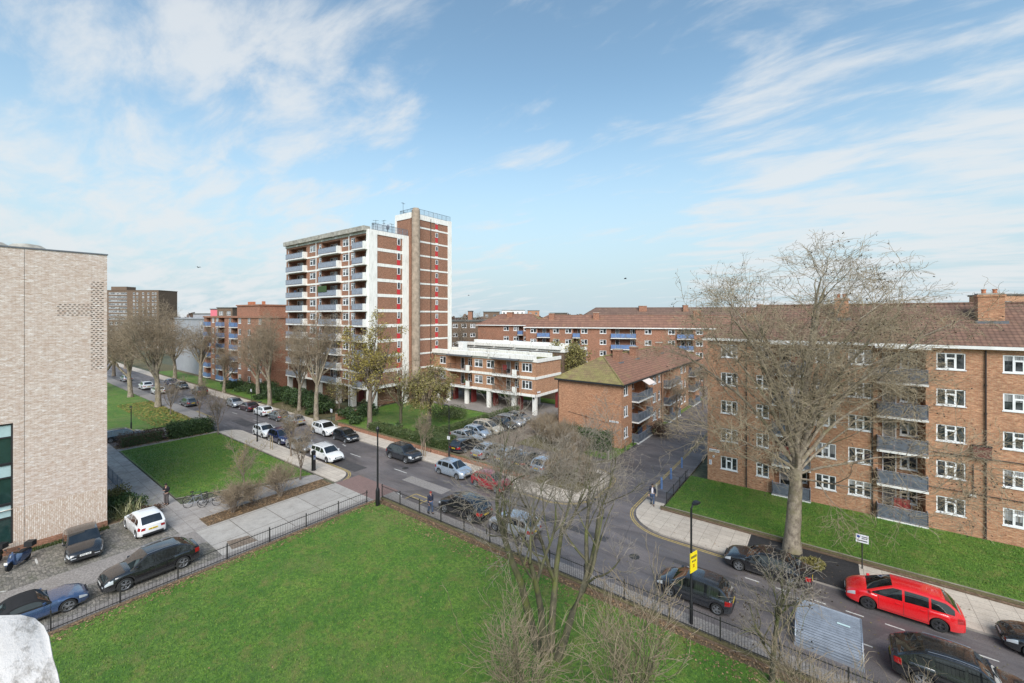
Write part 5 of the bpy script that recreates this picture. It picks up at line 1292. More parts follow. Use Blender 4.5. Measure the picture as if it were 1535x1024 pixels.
    if not S.get('soft'): spans.append((cx-.05, max(gd+.30, cx-.55)) if not S.get('pil2') else (cx-.05, gd+.30))
    for s in (-1, 1):
        for (xa, xb) in spans:
            g = MB(); rows = []; n = 8
            for i in range(n+1):
                x = xa+(xb-xa)*i/n; zt = max(top(x), belt(x)+.012); zc = min(.05, .3*(zt-belt(x))); zh = zt-zc-.055; zlo = belt(x)+.03
                if zh < zlo+.005: zh = zlo+.005
                rows.append([(x, s*(ye(x, z)+.006), z) for z in (zlo, (zlo+zh)/2, zh)])
            g.grid(rows if s < 0 else rows, GL); sw.append(g.mesh('side_window', 60))
    out['side_window'] = sw
    def patch(x0, x1, z0f, z1f, m, off=.006, s=1, n=5):
        g = MB(); rows = []
        for i in range(n+1):
            x = x0+(x1-x0)*i/n; r = ring(x); lo = r[3][1]; hi = r[7][1]
            row = []
            for t in (0, .33, .67, 1.):
                zz = (z0f+(z1f-z0f)*t); z = lo+(hi-lo)*zz; row.append((x, s*(side(x, z)+off), z))
            rows.append(row)
        # wrap round the end of the car
        x = x1; e = 1 if x1 > 0 else -1; rowe = []
        for t in (0, .33, .67, 1.):
            z = ring(x)[3][1]+(ring(x)[7][1]-ring(x)[3][1])*(z0f+(z1f-z0f)*t); rowe.append((x+e*off, s*(side(x, z)-.22), z))
        rows.append(rowe)
        g.grid(rows, m); return g.mesh('lamp', 60)
    out['headlight'] = [patch(L/2-.42, L/2-.0, .62, .93, MAT['headlamp'], s=s) for s in (-1, 1)]
    out['tail_light'] = [patch(-L/2+.30, -L/2+.0, .60, .95, MAT['tail_red'], s=s) for s in (-1, 1)]
    out['door_mirror'] = []
    for s in (-1, 1):
        g = MB(); x = ga-.28; z = belt(x)+.05; y = ye(x, z)
        g.grid([[(x-.05, s*y, z), (x+.06, s*y, z), (x+.06, s*y, z+.05), (x-.05, s*y, z+.05)], [(x-.06, s*(y+.12), z-.02), (x+.09, s*(y+.10), z-.02), (x+.07, s*(y+.10), z+.12), (x-.06, s*(y+.12), z+.12)], [(x-.05, s*(y+.17), z), (x+.03, s*(y+.16), z), (x+.02, s*(y+.16), z+.09), (x-.05, s*(y+.17), z+.09)]], PM if ty != 'suv' else PM, True, True, True)
        out['door_mirror'].append(g.mesh('door_mirror', 30))
    out['plates'] = []
    for x, m, z in ((xe+.014, 'plate_white', zn+.01), (-xe-.014, 'plate_yellow', .62 if ty in ('hatch', 'suv', 'mpv', 'coupesuv', 'estate') else .5)):
        g = MB(); sg = 1 if x > 0 else -1; g.box(x-.006, x+.006, -.26, .26, z, z+.11, MAT[m])
        for i in range(7):
            if i != 4: g.box(x+sg*.0065, x+sg*.008, -.21+i*.06, -.175+i*.06, z+.025, z+.085, MAT['ink']) if sg > 0 else g.box(x-.008, x-.0065, -.21+i*.06, -.175+i*.06, z+.025, z+.085, MAT['ink'])
        out['plates'].append(g.mesh('number_plate'))
    if ty in ('estate', 'suv', 'coupesuv'):
        out['roof_rail'] = []
        for s in (-1, 1):
            g = MB()
            pts = [(x, s*(ye(x, top(x)-.05)-.07), top(x)+.035) for x in [gb-.05+(gc-gb+.1)*i/8 for i in range(9)]]
            for p, q in zip(pts[:-1], pts[1:]): g.tube(p, q, .014, n=5, m=MAT['steel'] if ty != 'suv' else TR)
            out['roof_rail'].append(g.mesh('roof_rail'))
    # wheels
    key = (S['wr'], S['rim'])
    if key not in CARC:
        r = S['wr']; t = MB(); t.lathe([(r*.66, -.05), (r*.66, -.10), (r*.9, -.105), (r*.98, -.085), (r, -.05), (r, .05), (r*.98, .085), (r*.9, .105), (r*.66, .10)], 30, MAT['rubber'], axis='y')
        w = MB(); w.lathe([(r*.66, -.10), (r*.70, -.108), (r*.66, -.112), (r*.62, -.09), (r*.60, -.045)], 30, MAT[S['rim']], axis='y', cap=False); w.lathe([(r*.6, -.04), (r*.6, -.035)], 24, MAT['interior_dark'], axis='y')
        for i in range(5):
            for da in (-.16, .16):
                a = 2*math.pi*i/5+da; c, s_ = math.cos(a), math.sin(a); px, pz = -s_*.017, c*.017
                w.grid([[(c*r*.1-px*1.4, -.095, s_*r*.1-pz*1.4), (c*r*.1+px*1.4, -.095, s_*r*.1+pz*1.4), (c*r*.1+px, -.06, s_*r*.1+pz), (c*r*.1-px, -.06, s_*r*.1-pz)],
                        [(c*r*.63-px, -.10, s_*r*.63-pz), (c*r*.63+px, -.10, s_*r*.63+pz), (c*r*.63+px, -.06, s_*r*.63+pz), (c*r*.63-px, -.06, s_*r*.63-pz)]], MAT[S['rim']], True, True, True)
        w.lathe([(r*.14, -.07), (r*.14, -.1), (r*.1, -.107), (.001, -.107)], 12, MAT[S['rim']], axis='y')
        CARC[key] = (t.mesh('wheel', 40), w.mesh('rim', 40))
    out['wheel'] = CARC[key]; out['wp'] = (xf, xr, wz, hw-.125)
    CARC[(ty, colr)] = out; return out
def car(ty, colr, x, y, rz, label, group=None, z=0., cat='car'):
    M = car_meshes(ty, colr)
    B = empty('parked_car' if group != 'moving' else 'car', (x, y, z), rz, label, cat, group if group != 'moving' else None)
    link('body', M['body'], B); link('windscreen', M['windscreen'], B); link('rear_window', M['rear_window'], B)
    for m in M['side_window']: link('side_window', m, B)
    for m in M['headlight']: link('headlight', m, B)
    for m in M['tail_light']: link('tail_light', m, B)
    for m in M['plates']: link('number_plate', m, B)
    for m in M['door_mirror']: link('door_mirror', m, B)
    for m in M.get('roof_rail', []): link('roof_rail', m, B)
    xf, xr, wz, wy = M['wp']; t, r = M['wheel']
    for wx in (xf, xr):
        for s in (-1, 1):
            w = link('wheel', t, B, (wx, s*wy, wz), 0 if s < 0 else math.pi); link('rim', r, w)
    return B
E_, Wd = 0., math.pi       # nose towards +x (down the road) / towards -x
NE = 'cars parked along the near kerb'; FA = 'cars parked along the far kerb'; LOT = 'cars parked in the car park'; LAN = 'cars parked on the cobbled lane'; RI = 'cars parked near the right-hand block'
# near kerb, left part
car('hatch', 'white', -59.8, 24.95, E_, 'small white hatchback at the head of the near-kerb row', NE)
car('suv', 'navy', -55.0, 24.95, E_, 'dark navy blue car behind the small white hatchback', NE)
car('saloon', 'silver', -50.2, 25.0, E_, 'silver grey car half hidden by a bare sapling', NE)
car('estate', 'white', -44.6, 25.1, E_, 'white estate car by the black ticket machine', NE)
# near kerb beside the railings
car('coupesuv', 'black', -23.3, 24.75, Wd, 'black car behind bare branches beside the railings and person in red', NE)
car('hatch', 'silver', -18.5, 24.95, Wd, 'silver hatchback behind the foreground tree by the railings', NE)
car('hatch', 'charcoal', -6.0, 25.25, Wd, 'dark grey hatchback behind the lamp post with the yellow notice', RI)
car('coupesuv', 'black', 4.6, 25.75, E_, 'glossy black car at the bottom right edge beside the cycle hangar', RI)
# far kerb
car('saloon', 'black', -3.0, 30.35, Wd, 'black coupe parked under the large plane tree', RI)
car('mpv', 'red', 3.15, 30.75, Wd, 'bright red people carrier on the right', RI)
car('saloon', 'black', 9.05, 31.0-.15, Wd, 'black car nose at the right edge behind the red people carrier', RI)
car('hatch', 'darkred', -24.9, 30.05, E_, 'dark red hatchback behind bare branches on the far kerb', FA)
car('hatch', 'lightblue', -29.9, 30.15, E_, 'pale silver hatchback with dark roof next to the dark red one', FA)
car('suv', 'charcoal', -37.6, 30.15, E_, 'dark grey SUV alone on the far kerb', FA)
car('hatch', 'black', -49.2, 30.2, E_, 'black hatchback in front of the white SUV', FA)
car('suv', 'white', -54.1, 30.15, E_, 'white SUV by the thick tree trunk on the far kerb', FA)
car('hatch', 'silver', -62.4, 30.0, Wd, 'silver hatchback tail first, nearest behind the gap to the white SUV', FA)
car('hatch', 'grey', -67.2, 30.0, Wd, 'grey hatchback with yellow plate in the middle of the far row', FA)
car('hatch', 'white', -72.4, 30.0, Wd, 'white hatchback showing its tail in the far row', FA)
car('saloon', 'maroon', -77.8, 30.0, Wd, 'dark maroon car between the white hatchback and a silver one', FA)
car('hatch', 'silver', -83.0, 29.8, E_, 'silver hatchback at the far end of the row by the street trees', FA)
car('suv', 'black', -101.2, 30.0, Wd, 'black car beyond the side turning in the distance', FA)
car('hatch', 'slate', -112.4, 30.0, E_, 'slate coloured car farther up the distant kerb', FA)
car('saloon', 'navy', -120., 30.2, E_, 'dark blue car farthest up the distant kerb', FA)
car('estate', 'graphite', -90.4, 25.2, Wd, 'dark estate driving away up the left side of the road', 'moving')
car('suv', 'white', -118., 25.2, Wd, 'white car seen through the large left street tree', FA)
car('hatch', 'white', -109., 25.2, Wd, 'white hatchback behind the tree trunk on the left kerb', FA)
car('estate', 'silver', -136., 25.4, Wd, 'pale estate behind the left tree crowns', FA)
# car park, row against the hedge
for i, (ty, c, l) in enumerate((('hatch', 'grey', 'grey car at the far end of the hedge row in the car park'), ('estate', 'silver', 'silver car second from the far end of the hedge row'), ('coupesuv', 'black', 'black car in the middle of the hedge row'),
                                ('mpv', 'beige', 'beige people carrier between the black and pale blue cars'), ('hatch', 'lightblue', 'pale blue hatchback beside the beige people carrier'), ('saloon', 'silver', 'silver saloon nearest the road in the hedge row'))):
    car(ty, c, -36.9+.25*((i*37) % 3-1), 51.2-2.4*i, E_+R_((i*53) % 5-2), l, LOT)
for i, (x, ty, c, l) in enumerate(((-34.3, 'estate', 'charcoal', 'dark car with yellow plate backed against the clipped hedge'), (-31.0, 'saloon', 'silver', 'silver saloon showing its tail in the front row of the car park'), (-28.0, 'hatch', 'silver', 'silver hatchback behind the white car in the front row'),
                                   (-25.6, 'hatch', 'graphite', 'dark graphite hatchback behind tangled bare branches'), (-23.3, 'hatch', 'lightblue', 'pale car at the right end of the car park front row'))):
    car(ty, c, x, 36.9, math.pi/2+R_((i*31) % 5-2), l, LOT)
# parking lane at left
car('coupesuv', 'black', -33.4, 7.4, -math.pi/2, 'black crossover parked nose down beside the lane railings', LAN)
car('roadster', 'blue', -33.55, 2.55, math.pi/2, 'blue convertible with black soft top at the left edge', LAN)
car('hatch', 'white', -40.8, 8.65, math.pi*1.01, 'white hatchback parked tail out by the glossy shrubs', LAN)
car('saloon', 'black', -40.6, 5.35, -R_(4), 'black car parked nose out against the pale brick wall', LAN)
car('estate', 'slate', -72.2, 13.2, math.pi/2-.06, 'grey blue estate car behind the left shrub bed', LAN)
# ---------------------------------------------------------------- trees, grown level by level
def nrm(a): return a/np.maximum(np.linalg.norm(a, axis=-1, keepdims=True), 1e-9)
def walk(rng, pos, dirv, length, npts, wig, up):
    m = len(pos); P = np.zeros((m, npts, 3)); P[:, 0] = pos; d = dirv.copy(); st = (length/(npts-1))[:, None]
    for i in range(1, npts):
        d = nrm(d+rng.normal(0, wig, (m, 3))+np.array([0, 0, up])); P[:, i] = P[:, i-1]+d*st
    return P
def spawn(rng, P, r, nch, t0, t1, ang, length, npts, wig, up, rr=.55, lv=.3, fall=.55, tip=.35, strat=False):
    m, n, _ = P.shape; idx = np.repeat(np.arange(m), nch); t = rng.uniform(t0, t1, len(idx))
    if t1 >= 1.: t[::nch] = 1.
    f = t*(n-1); i = np.minimum(f.astype(int), n-2); w = (f-i)[:, None]
    pos = P[idx, i]*(1-w)+P[idx, i+1]*w; tan = nrm(P[idx, i+1]-P[idx, i])
    rp = r[idx, i]*(1-w[:, 0])+r[idx, i+1]*w[:, 0]
    perp = nrm(np.cross(tan, rng.normal(0, 1, tan.shape)))
    if strat: az = 2*np.pi*(np.arange(len(idx))*.618)+rng.normal(0, .15, len(idx)); perp = np.stack([np.cos(az), np.sin(az), np.zeros(len(idx))], 1)
    a = rng.normal(ang, .22 if not strat else .12, len(idx)); a[::nch] *= .35 if t1 >= 1 else 1.
    d = nrm(tan*np.cos(a)[:, None]+perp*np.sin(a)[:, None])
    L = length*(1-fall*t)*np.exp(rng.normal(0, lv, len(idx))); L[::nch] *= 1.1
    Q = walk(rng, pos, d, L, npts, wig, up); r0 = np.minimum(rp*rr*np.exp(rng.normal(0, .15, len(idx))), rp*.95)
    R = r0[:, None]*np.linspace(1, tip, npts)[None]
    return Q, R
def tubes(groups, sides):
    """all polylines -> verts and quads"""
    VV, FF, off = [], [], 0
    for P, R in groups:
        m, n, _ = P.shape
        T = np.gradient(P, axis=1); T = nrm(T); ref = np.where(np.abs(T[..., 2:3]) < .9, np.array([0, 0, 1.]), np.array([1., 0, 0]))
        A = nrm(np.cross(T, ref)); B = np.cross(T, A); th = 2*np.pi*np.arange(sides)/sides
        V = P[:, :, None]+R[:, :, None, None]*(A[:, :, None]*np.cos(th)[None, None, :, None]+B[:, :, None]*np.sin(th)[None, None, :, None])
        idx = np.arange(m*n*sides).reshape(m, n, sides)+off; a = idx[:, :-1]; b = idx[:, 1:]
        F = np.stack([a, np.roll(a, -1, 2), np.roll(b, -1, 2), b], -1).reshape(-1, 4)
        VV.append(V.reshape(-1, 3)); FF.append(F); off += m*n*sides
    return np.concatenate(VV), np.concatenate(FF)
def leafquads(rng, C, size, droop=0.):
    n = len(C); a = nrm(rng.normal(0, 1, (n, 3))); b = nrm(np.cross(a, rng.normal(0, 1, (n, 3)))); s = size*rng.uniform(.5, 1.3, n)[:, None]
    a[:, 2] -= droop; a = nrm(a)
    V = np.stack([C-a*s, C-b*s*.55, C+a*s, C+b*s*.55], 1).reshape(-1, 3)
    return V, np.arange(n*4).reshape(n, 4)
def tree(name, label, loc, trunk_h, r0, limbs, levels, seed, barkm='bark_plane', twigm='twig_pale', leaves=None, group=None, lean=(0, 0), limb_ang=.6, limb_len=8., up=.05, rootr=1.35, tmin=.75, limb_wig=.07, trunk_wig=.03, trunk_pts=7, balls=None, multi=None, cat='tree', minr=.0055, limb_rr=.62, targets=None):
    """levels: list of (children, t0, t1, angle, length, npts, wiggle, up, radius ratio)"""
    rng = np.random.default_rng(seed)
    if multi:   # several stems from the ground
        k = multi; a = np.arange(k)*2*np.pi/k+rng.uniform(0, 1); pos = np.stack([np.cos(a)*r0*1.5, np.sin(a)*r0*1.5, np.zeros(k)], 1)
        d = nrm(np.stack([np.cos(a)*.28+rng.normal(0, .05, k), np.sin(a)*.28+rng.normal(0, .05, k), np.ones(k)], 1))
        P = walk(rng, pos, d, np.full(k, trunk_h)*rng.uniform(.8, 1.1, k), 7, .09, .03); R = r0*rng.uniform(.6, 1., k)[:, None]*np.linspace(1, .5, 7)[None]
    else:
        k = trunk_pts; P = walk(rng, np.zeros((1, 3)), nrm(np.array([[lean[0], lean[1], 1.]])), np.array([trunk_h]), k, trunk_wig, .05)
        R = (r0*np.concatenate([[rootr, 1.05], np.linspace(1., .72, k-2)]))[None]
    thick = [(P, R)]; thin = []
    Q, S = spawn(rng, P, R, limbs, tmin, 1., limb_ang, limb_len, 8, limb_wig, up, limb_rr, .18, .25, .3, strat=not multi)
    if targets:      # limbs drawn from the fork to given ends, rising first and bending outwards
        m = len(targets); T_ = np.array([t_[:3] for t_ in targets], float); st = P[0, -1]-np.array([0, 0, 1.])*np.array([t_[3] for t_ in targets])[:, None]
        s = np.linspace(0, 1, 9)[None, :, None]; mid_ = st+(T_-st)*np.array([.30, .30, .62])
        Q = (1-s)**2*st[:, None]+2*s*(1-s)*mid_[:, None]+s*s*T_[:, None]; Q[:, 1:] += np.cumsum(rng.normal(0, .11, (m, 8, 3)), 1)*np.linspace(.4, 1, 8)[None, :, None]
        S = np.array([t_[4] for t_ in targets])[:, None]*np.linspace(1, .24, 9)[None]
    thick.append((Q, S)); cur = (Q, S)
    for li, (nch, t0, t1, ang, ln, npts, wig, u, rr) in enumerate(levels):
        Q, S = spawn(rng, cur[0], cur[1], nch, t0, t1, ang, ln, npts, wig, u, rr)
        S = np.maximum(S, minr*(1. if li >= 2 else 1.5))
        (thick if li == 0 else thin).append((Q, S)); cur = (Q, S)
    B = empty(name, (loc[0], loc[1], loc[2] if len(loc) > 2 else 0.), 0, label, cat, group)
    V, F = tubes(thick, 8); npmesh('trunk', V, F, barkm, parent=B, smooth=True)
    V, F = tubes(thin, 3); npmesh('crown', V, F, twigm, parent=B, smooth=False)
    if leaves:
        lm, frac, per, size, zl = leaves; tips = cur[0][:, 1:].reshape(-1, 3); c = tips[rng.random(len(tips)) < frac]
        if zl: c = c[rng.random(len(c)) < np.clip((zl[1]-c[:, 2])/(zl[1]-zl[0]), 0, 1)]
        # keep leaves in clumps: a coarse random field decides where they hang on
        cell = np.floor(c/1.1).astype(int); h = np.abs(np.sin(cell[:, 0]*12.9898+cell[:, 1]*78.233+cell[:, 2]*37.719)*43758.5453) % 1
        c = c[h > .35]; c = np.repeat(c, per, 0)+rng.normal(0, size*1.6, (len(c)*per, 3))
        V, F = leafquads(rng, c, size, .3); npmesh('foliage', V, F, lm, parent=B)
    if balls:
        tips = cur[0][:, -1]; c = tips[rng.random(len(tips)) < balls[0]]; c = c-np.array([0, 0, .1])
        V, F = leafquads(rng, np.repeat(c, 3, 0), balls[1]); npmesh('seed_balls', V, F, 'seed_ball', parent=B)
    return B
def place(src, loc, rz, s, label, group=None):
    c = copy_tree(src); c.location = (loc[0], loc[1], loc[2] if len(loc) > 2 else 0); c.rotation_euler = (0, 0, rz); c.scale = (s[0], s[0], s[1]) if isinstance(s, tuple) else (s, s, s)
    c['label'] = label
    if group: c['group'] = group
    return c

def tg(u, v, dd, low, rad):
    r = (u-1190)*.0446; z = 16-(v-472)*.0446; w = cam2w(r, dd); return (w[0], w[1], z-.1, low, rad)
big = tree('plane_tree', 'huge bare plane tree in front of the right-hand brick block', (-1.9, 34.0, .1), 6.9, .40, 8,
     [(8, .25, 1., .68, 4.1, 7, .13, .05, .5), (7, .15, 1., .78, 2.3, 6, .18, .02, .5), (5, .2, 1., .85, 1.25, 5, .24, -.02, .6), (3, .2, 1., .8, .6, 4, .25, -.04, .7)], 21,
     'bark_plane', 'twig_pale', balls=(.14, .055), minr=.0075, targets=[tg(1098, 452, -1.5, .3, .20), tg(1160, 425, 1.5, 0, .22), tg(1228, 405, -.5, 0, .24), tg(1300, 425, 2.5, .4, .2), tg(1368, 462, -1.5, .2, .18), tg(1062, 520, 2., .8, .15),
      tg(1050, 610, -2.5, 1.1, .12), tg(1195, 455, 4.5, .2, .17), tg(1215, 480, -4., .5, .16), tg(1365, 560, 1.5, .9, .14), tg(1330, 640, -3, 1.3, .10), tg(1120, 590, -4.5, 1., .11), tg(1265, 520, 4.5, .6, .13), tg(1145, 500, -3.5, .2, .15),
      tg(1128, 408, 2.5, .2, .15), tg(1265, 412, -2.5, .1, .16), tg(1340, 440, .5, .3, .14), tg(1395, 500, 2.5, .5, .13), tg(1068, 470, -1, .4, .14), tg(1190, 400, -2, 0, .15), tg(1275, 690, -4., 1.6, .08), tg(1090, 680, 2.5, 1.7, .08), tg(1380, 620, 3.5, 1.4, .09), tg(1300, 480, 1., .4, .15)])
big.scale = (1.1, 1.1, .915)
# street planes by the tower
GS = 'bare plane trees along the far pavement'
mid = tree('plane_tree', 'bare plane tree with thick pale trunk between white SUV and silver hatchback', (-61.6, 33.0, .1), 5.2, .38, 8,
     [(8, .15, 1., .68, 3.7, 6, .14, .07, .5), (6, .2, 1., .8, 2.1, 5, .2, .0, .55), (6, .2, 1., .85, 1.05, 4, .25, -.02, .7), (3, .2, 1., .8, .5, 3, .25, 0, .8)], 22, 'bark_plane', 'twig_brown', limb_ang=.46, limb_len=8.6, up=.13, group=GS, balls=(.04, .06), minr=.0095)
mid.scale = (.92, .92, 1.05)
place(mid, (-78.5, 33.6, .1), 2.1, (.9, 1.04), 'bare plane tree on the far pavement behind the grey hatchback row', GS)
place(mid, (-70.5, 34.8, .05), 4.0, (.75, .92), 'bare tree between the two thick-trunked planes, set back in the shrubs', GS)
place(mid, (-88., 35.6, .05), 1.2, (.95, .85), 'bare tree left of the tower in the shrub bank', GS)
place(mid, (-99., 33.5, .05), 5.2, (.75, .6), 'small bare street tree by the side turning beyond the parked row', GS)
place(mid, (-114., 34., .05), .4, (1., .9), 'bare tree before the pale grey block, far up the street', GS)
place(mid, (-131., 33.6, .05), 3.3, (1.1, .9), 'bare tree farthest up the right side of the distant street', GS)
place(mid, (-92.5, 21.4, .05), 2.7, (1.1, 1.2), 'large bare tree standing over the parked cars at the left of the street', 'bare trees along the left pavement')
place(mid, (-108., 20.8, .05), 1.9, (1.05, .95), 'bare tree behind the large left street tree', 'bare trees along the left pavement')
place(mid, (-124., 19.5, .05), 4.4, (1.15, .9), 'bare tree by the edge of the pale brick building, far up the left side', 'bare trees along the left pavement')
place(mid, (-140., 20.5, .05), .9, (1.2, 1.), 'bare tree at the far end of the left pavement', 'bare trees along the left pavement')
place(mid, (-118., 10., .05), 3.9, (1.1, .9), 'bare tree on the far left lawn away from the road', 'bare trees along the left pavement')
# trees on the tower lawn
tree('street_tree', 'tall tree with thick trunk and lingering yellow leaves before the tower corner', (-51.5, 35.3, .1), 6.2, .33, 8,
     [(8, .15, 1., .75, 3.0, 6, .15, .03, .5), (7, .2, 1., .8, 1.6, 5, .2, .0, .55), (5, .2, 1., .85, .8, 4, .25, -.03, .7)], 23, 'bark_brown', 'twig_brown', ('leaf_yellow', .6, 3, .13, None), limb_ang=.48, limb_len=7.6, up=.13, tmin=.45, minr=.012)
tree('street_tree', 'mossy forked tree on the lawn right of the white tower piers', (-48.4, 38.2, .1), 3.4, .22, 6,
     [(7, .15, 1., .7, 2.8, 6, .16, .03, .5), (6, .2, 1., .8, 1.4, 5, .2, .0, .55), (4, .2, 1., .85, .8, 4, .25, -.03, .7)], 24, 'bark_mossy', 'twig_brown', ('leaf_yellow', .03, 1, .1, None), limb_ang=.5, limb_len=6.8, up=.14, tmin=.5, minr=.011)
tree('weeping_tree', 'weeping tree with olive yellow leaves on the lawn before the raised block', (-43.4, 39.2, .1), 4.4, .19, 8,
     [(9, .2, 1., .8, 2.2, 6, .16, -.08, .5), (7, .2, 1., .7, 1.5, 5, .15, -.35, .55), (5, .2, 1., .6, .9, 4, .15, -.45, .7)], 25, 'bark_dark', 'twig_brown', ('leaf_olive', .8, 3, .12, None), limb_ang=.75, limb_len=5.0, up=.10, tmin=.55, minr=.01)
tree('yellow_tree', 'low yellow leaved tree at the foot of the tower beside its pillars', (-63., 37.6, 0), 1.8, .12, 7, [(7, .15, 1., .7, 1.7, 5, .16, .0, .5), (6, .2, 1., .8, 1.0, 4, .2, -.1, .6), (4, .2, 1., .8, .6, 4, .2, -.1, .7)], 26, 'bark_brown', 'twig_brown', ('leaf_olive', .35, 2, .11, None), limb_ang=.6, limb_len=3.8, up=.1)
yb = back(858, 80)
tree('yellow_tree', 'round olive green tree in full leaf between low block and blue balconies', (yb[0], yb[1], 0), 5.0, .24, 10, [(8, .15, 1., .75, 2.6, 5, .16, .02, .5), (7, .2, 1., .8, 1.4, 4, .2, 0, .6), (4, .2, 1., .8, .7, 4, .2, 0, .7)], 27, 'bark_brown', 'twig_brown', ('leaf_olive', .55, 2, .19, None), limb_ang=.6, limb_len=5.6, up=.1)
# small trees and saplings
sap = tree('sapling', 'bare sapling with fine twigs beside the road at the corner of the middle lawn', (-64.9, 21.3, .05), 2.6, .07, 7, [(7, .15, 1., .6, 1.5, 5, .12, .08, .5), (6, .2, 1., .7, .8, 4, .2, .03, .6), (4, .2, 1., .7, .45, 3, .2, 0, .7)], 28, 'bark_brown', 'twig_brown', limb_ang=.45, limb_len=3.0, up=.15, tmin=.4)
place(sap, (-48.2, 22.9, .1), 1.1, (1.1, .95), 'bare shrubby sapling in front of the silver grey car')
place(sap, (-78.3, 23.2, .05), 2.3, (.9, 1.), 'leaning sapling on the left pavement near the side lane')
place(sap, (-40.9, 20.3, .05), 4.1, (1., .85), 'bare bushy sapling on the lawn by the ticket machine')
place(sap, (-84., 21.0, .05), 3.1, (1.2, 1.), 'small bare tree on the left lawn under the large street tree')
place(sap, (-17.3, 63., 0), .6, (1.7, 1.3), 'bare tree on the verge beside the blue balconies up the side road')
place(sap, (-16.8, 76., 0), 3.6, (2., 1.6), 'bare tree at the far end of the side road verge')
st = place(sap, (-36.4, 31.9, .1), 1.9, (.75, .85), 'staked pale sapling on the far pavement by the dark grey SUV')
S2 = empty('tree_stakes', (-36.4, 31.9, .1), 0, 'timber stakes holding the pale sapling on the far pavement', 'stakes')
for dx in (-.3, .3): b = MB(); b.tube((dx, 0, 0), (dx, 0, 1.5), .05, n=6, m=MAT['twig_brown']); b.build('stake', S2)
ysap = tree('sapling', 'thin young tree with sparse yellow leaves on the middle lawn', (-40.3, 15.2, .05), 2.2, .06, 8, [(7, .15, 1., .6, 1.3, 5, .12, .05, .5), (6, .2, 1., .7, .7, 4, .2, 0, .6), (3, .2, 1., .7, .4, 3, .2, 0, .7)], 29, 'bark_brown', 'twig_brown', ('leaf_yellow', .25, 1, .06, None), limb_ang=.5, limb_len=2.4, up=.12, tmin=.3)
# twiggy bare shrubs
shr = tree('bare_shrub', 'twiggy bare shrub in the leaf-strewn bed nearest the bicycles', (-38.3, 13.6, .05), .35, .05, 5, [(5, .1, 1., .6, 1.1, 5, .15, .03, .6), (5, .15, 1., .7, .65, 4, .2, 0, .7), (3, .2, 1., .7, .35, 3, .2, 0, .7)], 30, 'bark_brown', 'twig_brown', limb_ang=.6, limb_len=1.5, up=.08, multi=5, tmin=.5, cat='shrub')
place(shr, (-38.4, 17.3, .05), 1.3, (1.1, 1.15), 'grey green twiggy shrub in the middle of the leaf-strewn bed')
place(shr, (-38.6, 15.2, .05), 2.3, .8, 'low bare shrub between the two taller ones in the leaf-strewn bed')
place(shr, (-39.6, 13.9, .05), 4.3, .6, 'small bare shrub just beyond the parked bicycles')
BR = 'bare brown shrubs edging the car park'
for i, (x, y, s) in enumerate(((-30.5, 46.5, 1.1), (-28.2, 45.3, 1.2), (-26.4, 44.2, 1.1), (-24.6, 43.6, 1.2), (-29.3, 48.3, 1.2), (-31.2, 49.5, 1.), (-25.3, 45.0, 1.3), (-22.4, 42.9, 1.0))):
    place(shr, (x, y, .05), i*1.3, (s, s*.95), ['brown twiggy shrub at the back of the car park beside the drainpipe', 'brown twiggy shrub left of the dark green hedge', 'brown twiggy shrub before the orange gable wall', 'brown twiggy shrub in front of the dark green hedge', 'brown twiggy shrub nearest the raised block pillar', 'brown twiggy shrub farthest back beside the grey car', 'tall brown shrub stems overlapping the gable hedge', 'brown twiggy shrub nearest the side road mouth'][i], BR)
for i, (x, y, s) in enumerate(((-20.6, 34.6, 1.15), (-20.4, 37.4, 1.1), (-18.6, 35.8, 1.1))):
    place(shr, (x, y, .1), i*2.1, s, ['twiggy shrub on the traffic island nearest the main road', 'twiggy shrub on the traffic island farther from the road', 'twiggy shrub on the junction pavement corner'][i])
# foreground trees seen from above
fa = tree('foreground_tree', 'mossy multi-stemmed bare tree rising from the foreground lawn', (-10.3, 16.6, .15), 6.3, .26, 3,
     [(7, .1, 1., .6, 2.9, 7, .14, .06, .55), (5, .12, 1., .65, 1.7, 6, .17, .04, .55), (5, .15, 1., .7, .9, 5, .2, .02, .65), (3, .2, 1., .7, .45, 4, .2, .0, .8)], 35, 'bark_mossy', 'twig_grey', limb_ang=.5, limb_len=4.9, up=.1, multi=4, tmin=.3, limb_wig=.13, limb_rr=.7)
tree('foreground_tree', 'slender pale bare tree with dark seed clusters beside the cycle hangar railings', (-1.9, 21.2, .15), 3.2, .10, 8,
     [(7, .1, 1., .7, 1.5, 6, .17, .03, .5), (5, .15, 1., .8, .8, 5, .22, .0, .6), (2, .2, 1., .8, .4, 4, .25, 0, .8)], 32, 'bark_mossy', 'twig_grey', limb_ang=.8, limb_len=2.3, up=.07, tmin=.3, balls=(.25, .055))
ft = tree('foreground_tree', 'pale whippy bare tree top at the bottom centre of the view', (-5.6, 14.2, .15), 2.6, .12, 3,
     [(7, .1, 1., .6, 2.5, 7, .14, .08, .5), (5, .12, 1., .65, 1.2, 5, .18, .05, .55), (2, .15, 1., .65, .5, 4, .2, .05, .7)], 33, 'bark_mossy', 'twig_brown', minr=.0055, limb_ang=.5, limb_len=3.0, up=.14, multi=4, tmin=.3)
place(ft, (-.4, 17.4, .15), 2.2, (.85, .72), 'pale whippy bare tree top below the cycle hangar at the bottom right')
place(ft, (-8.9, 12.4, .15), 4.2, (.95, .82), 'pale bare tree top at the bottom edge left of centre')
place(ft, (2.6, 19.4, .15), .9, (.7, .5), 'low bare branches by the railings below the black car at bottom right')
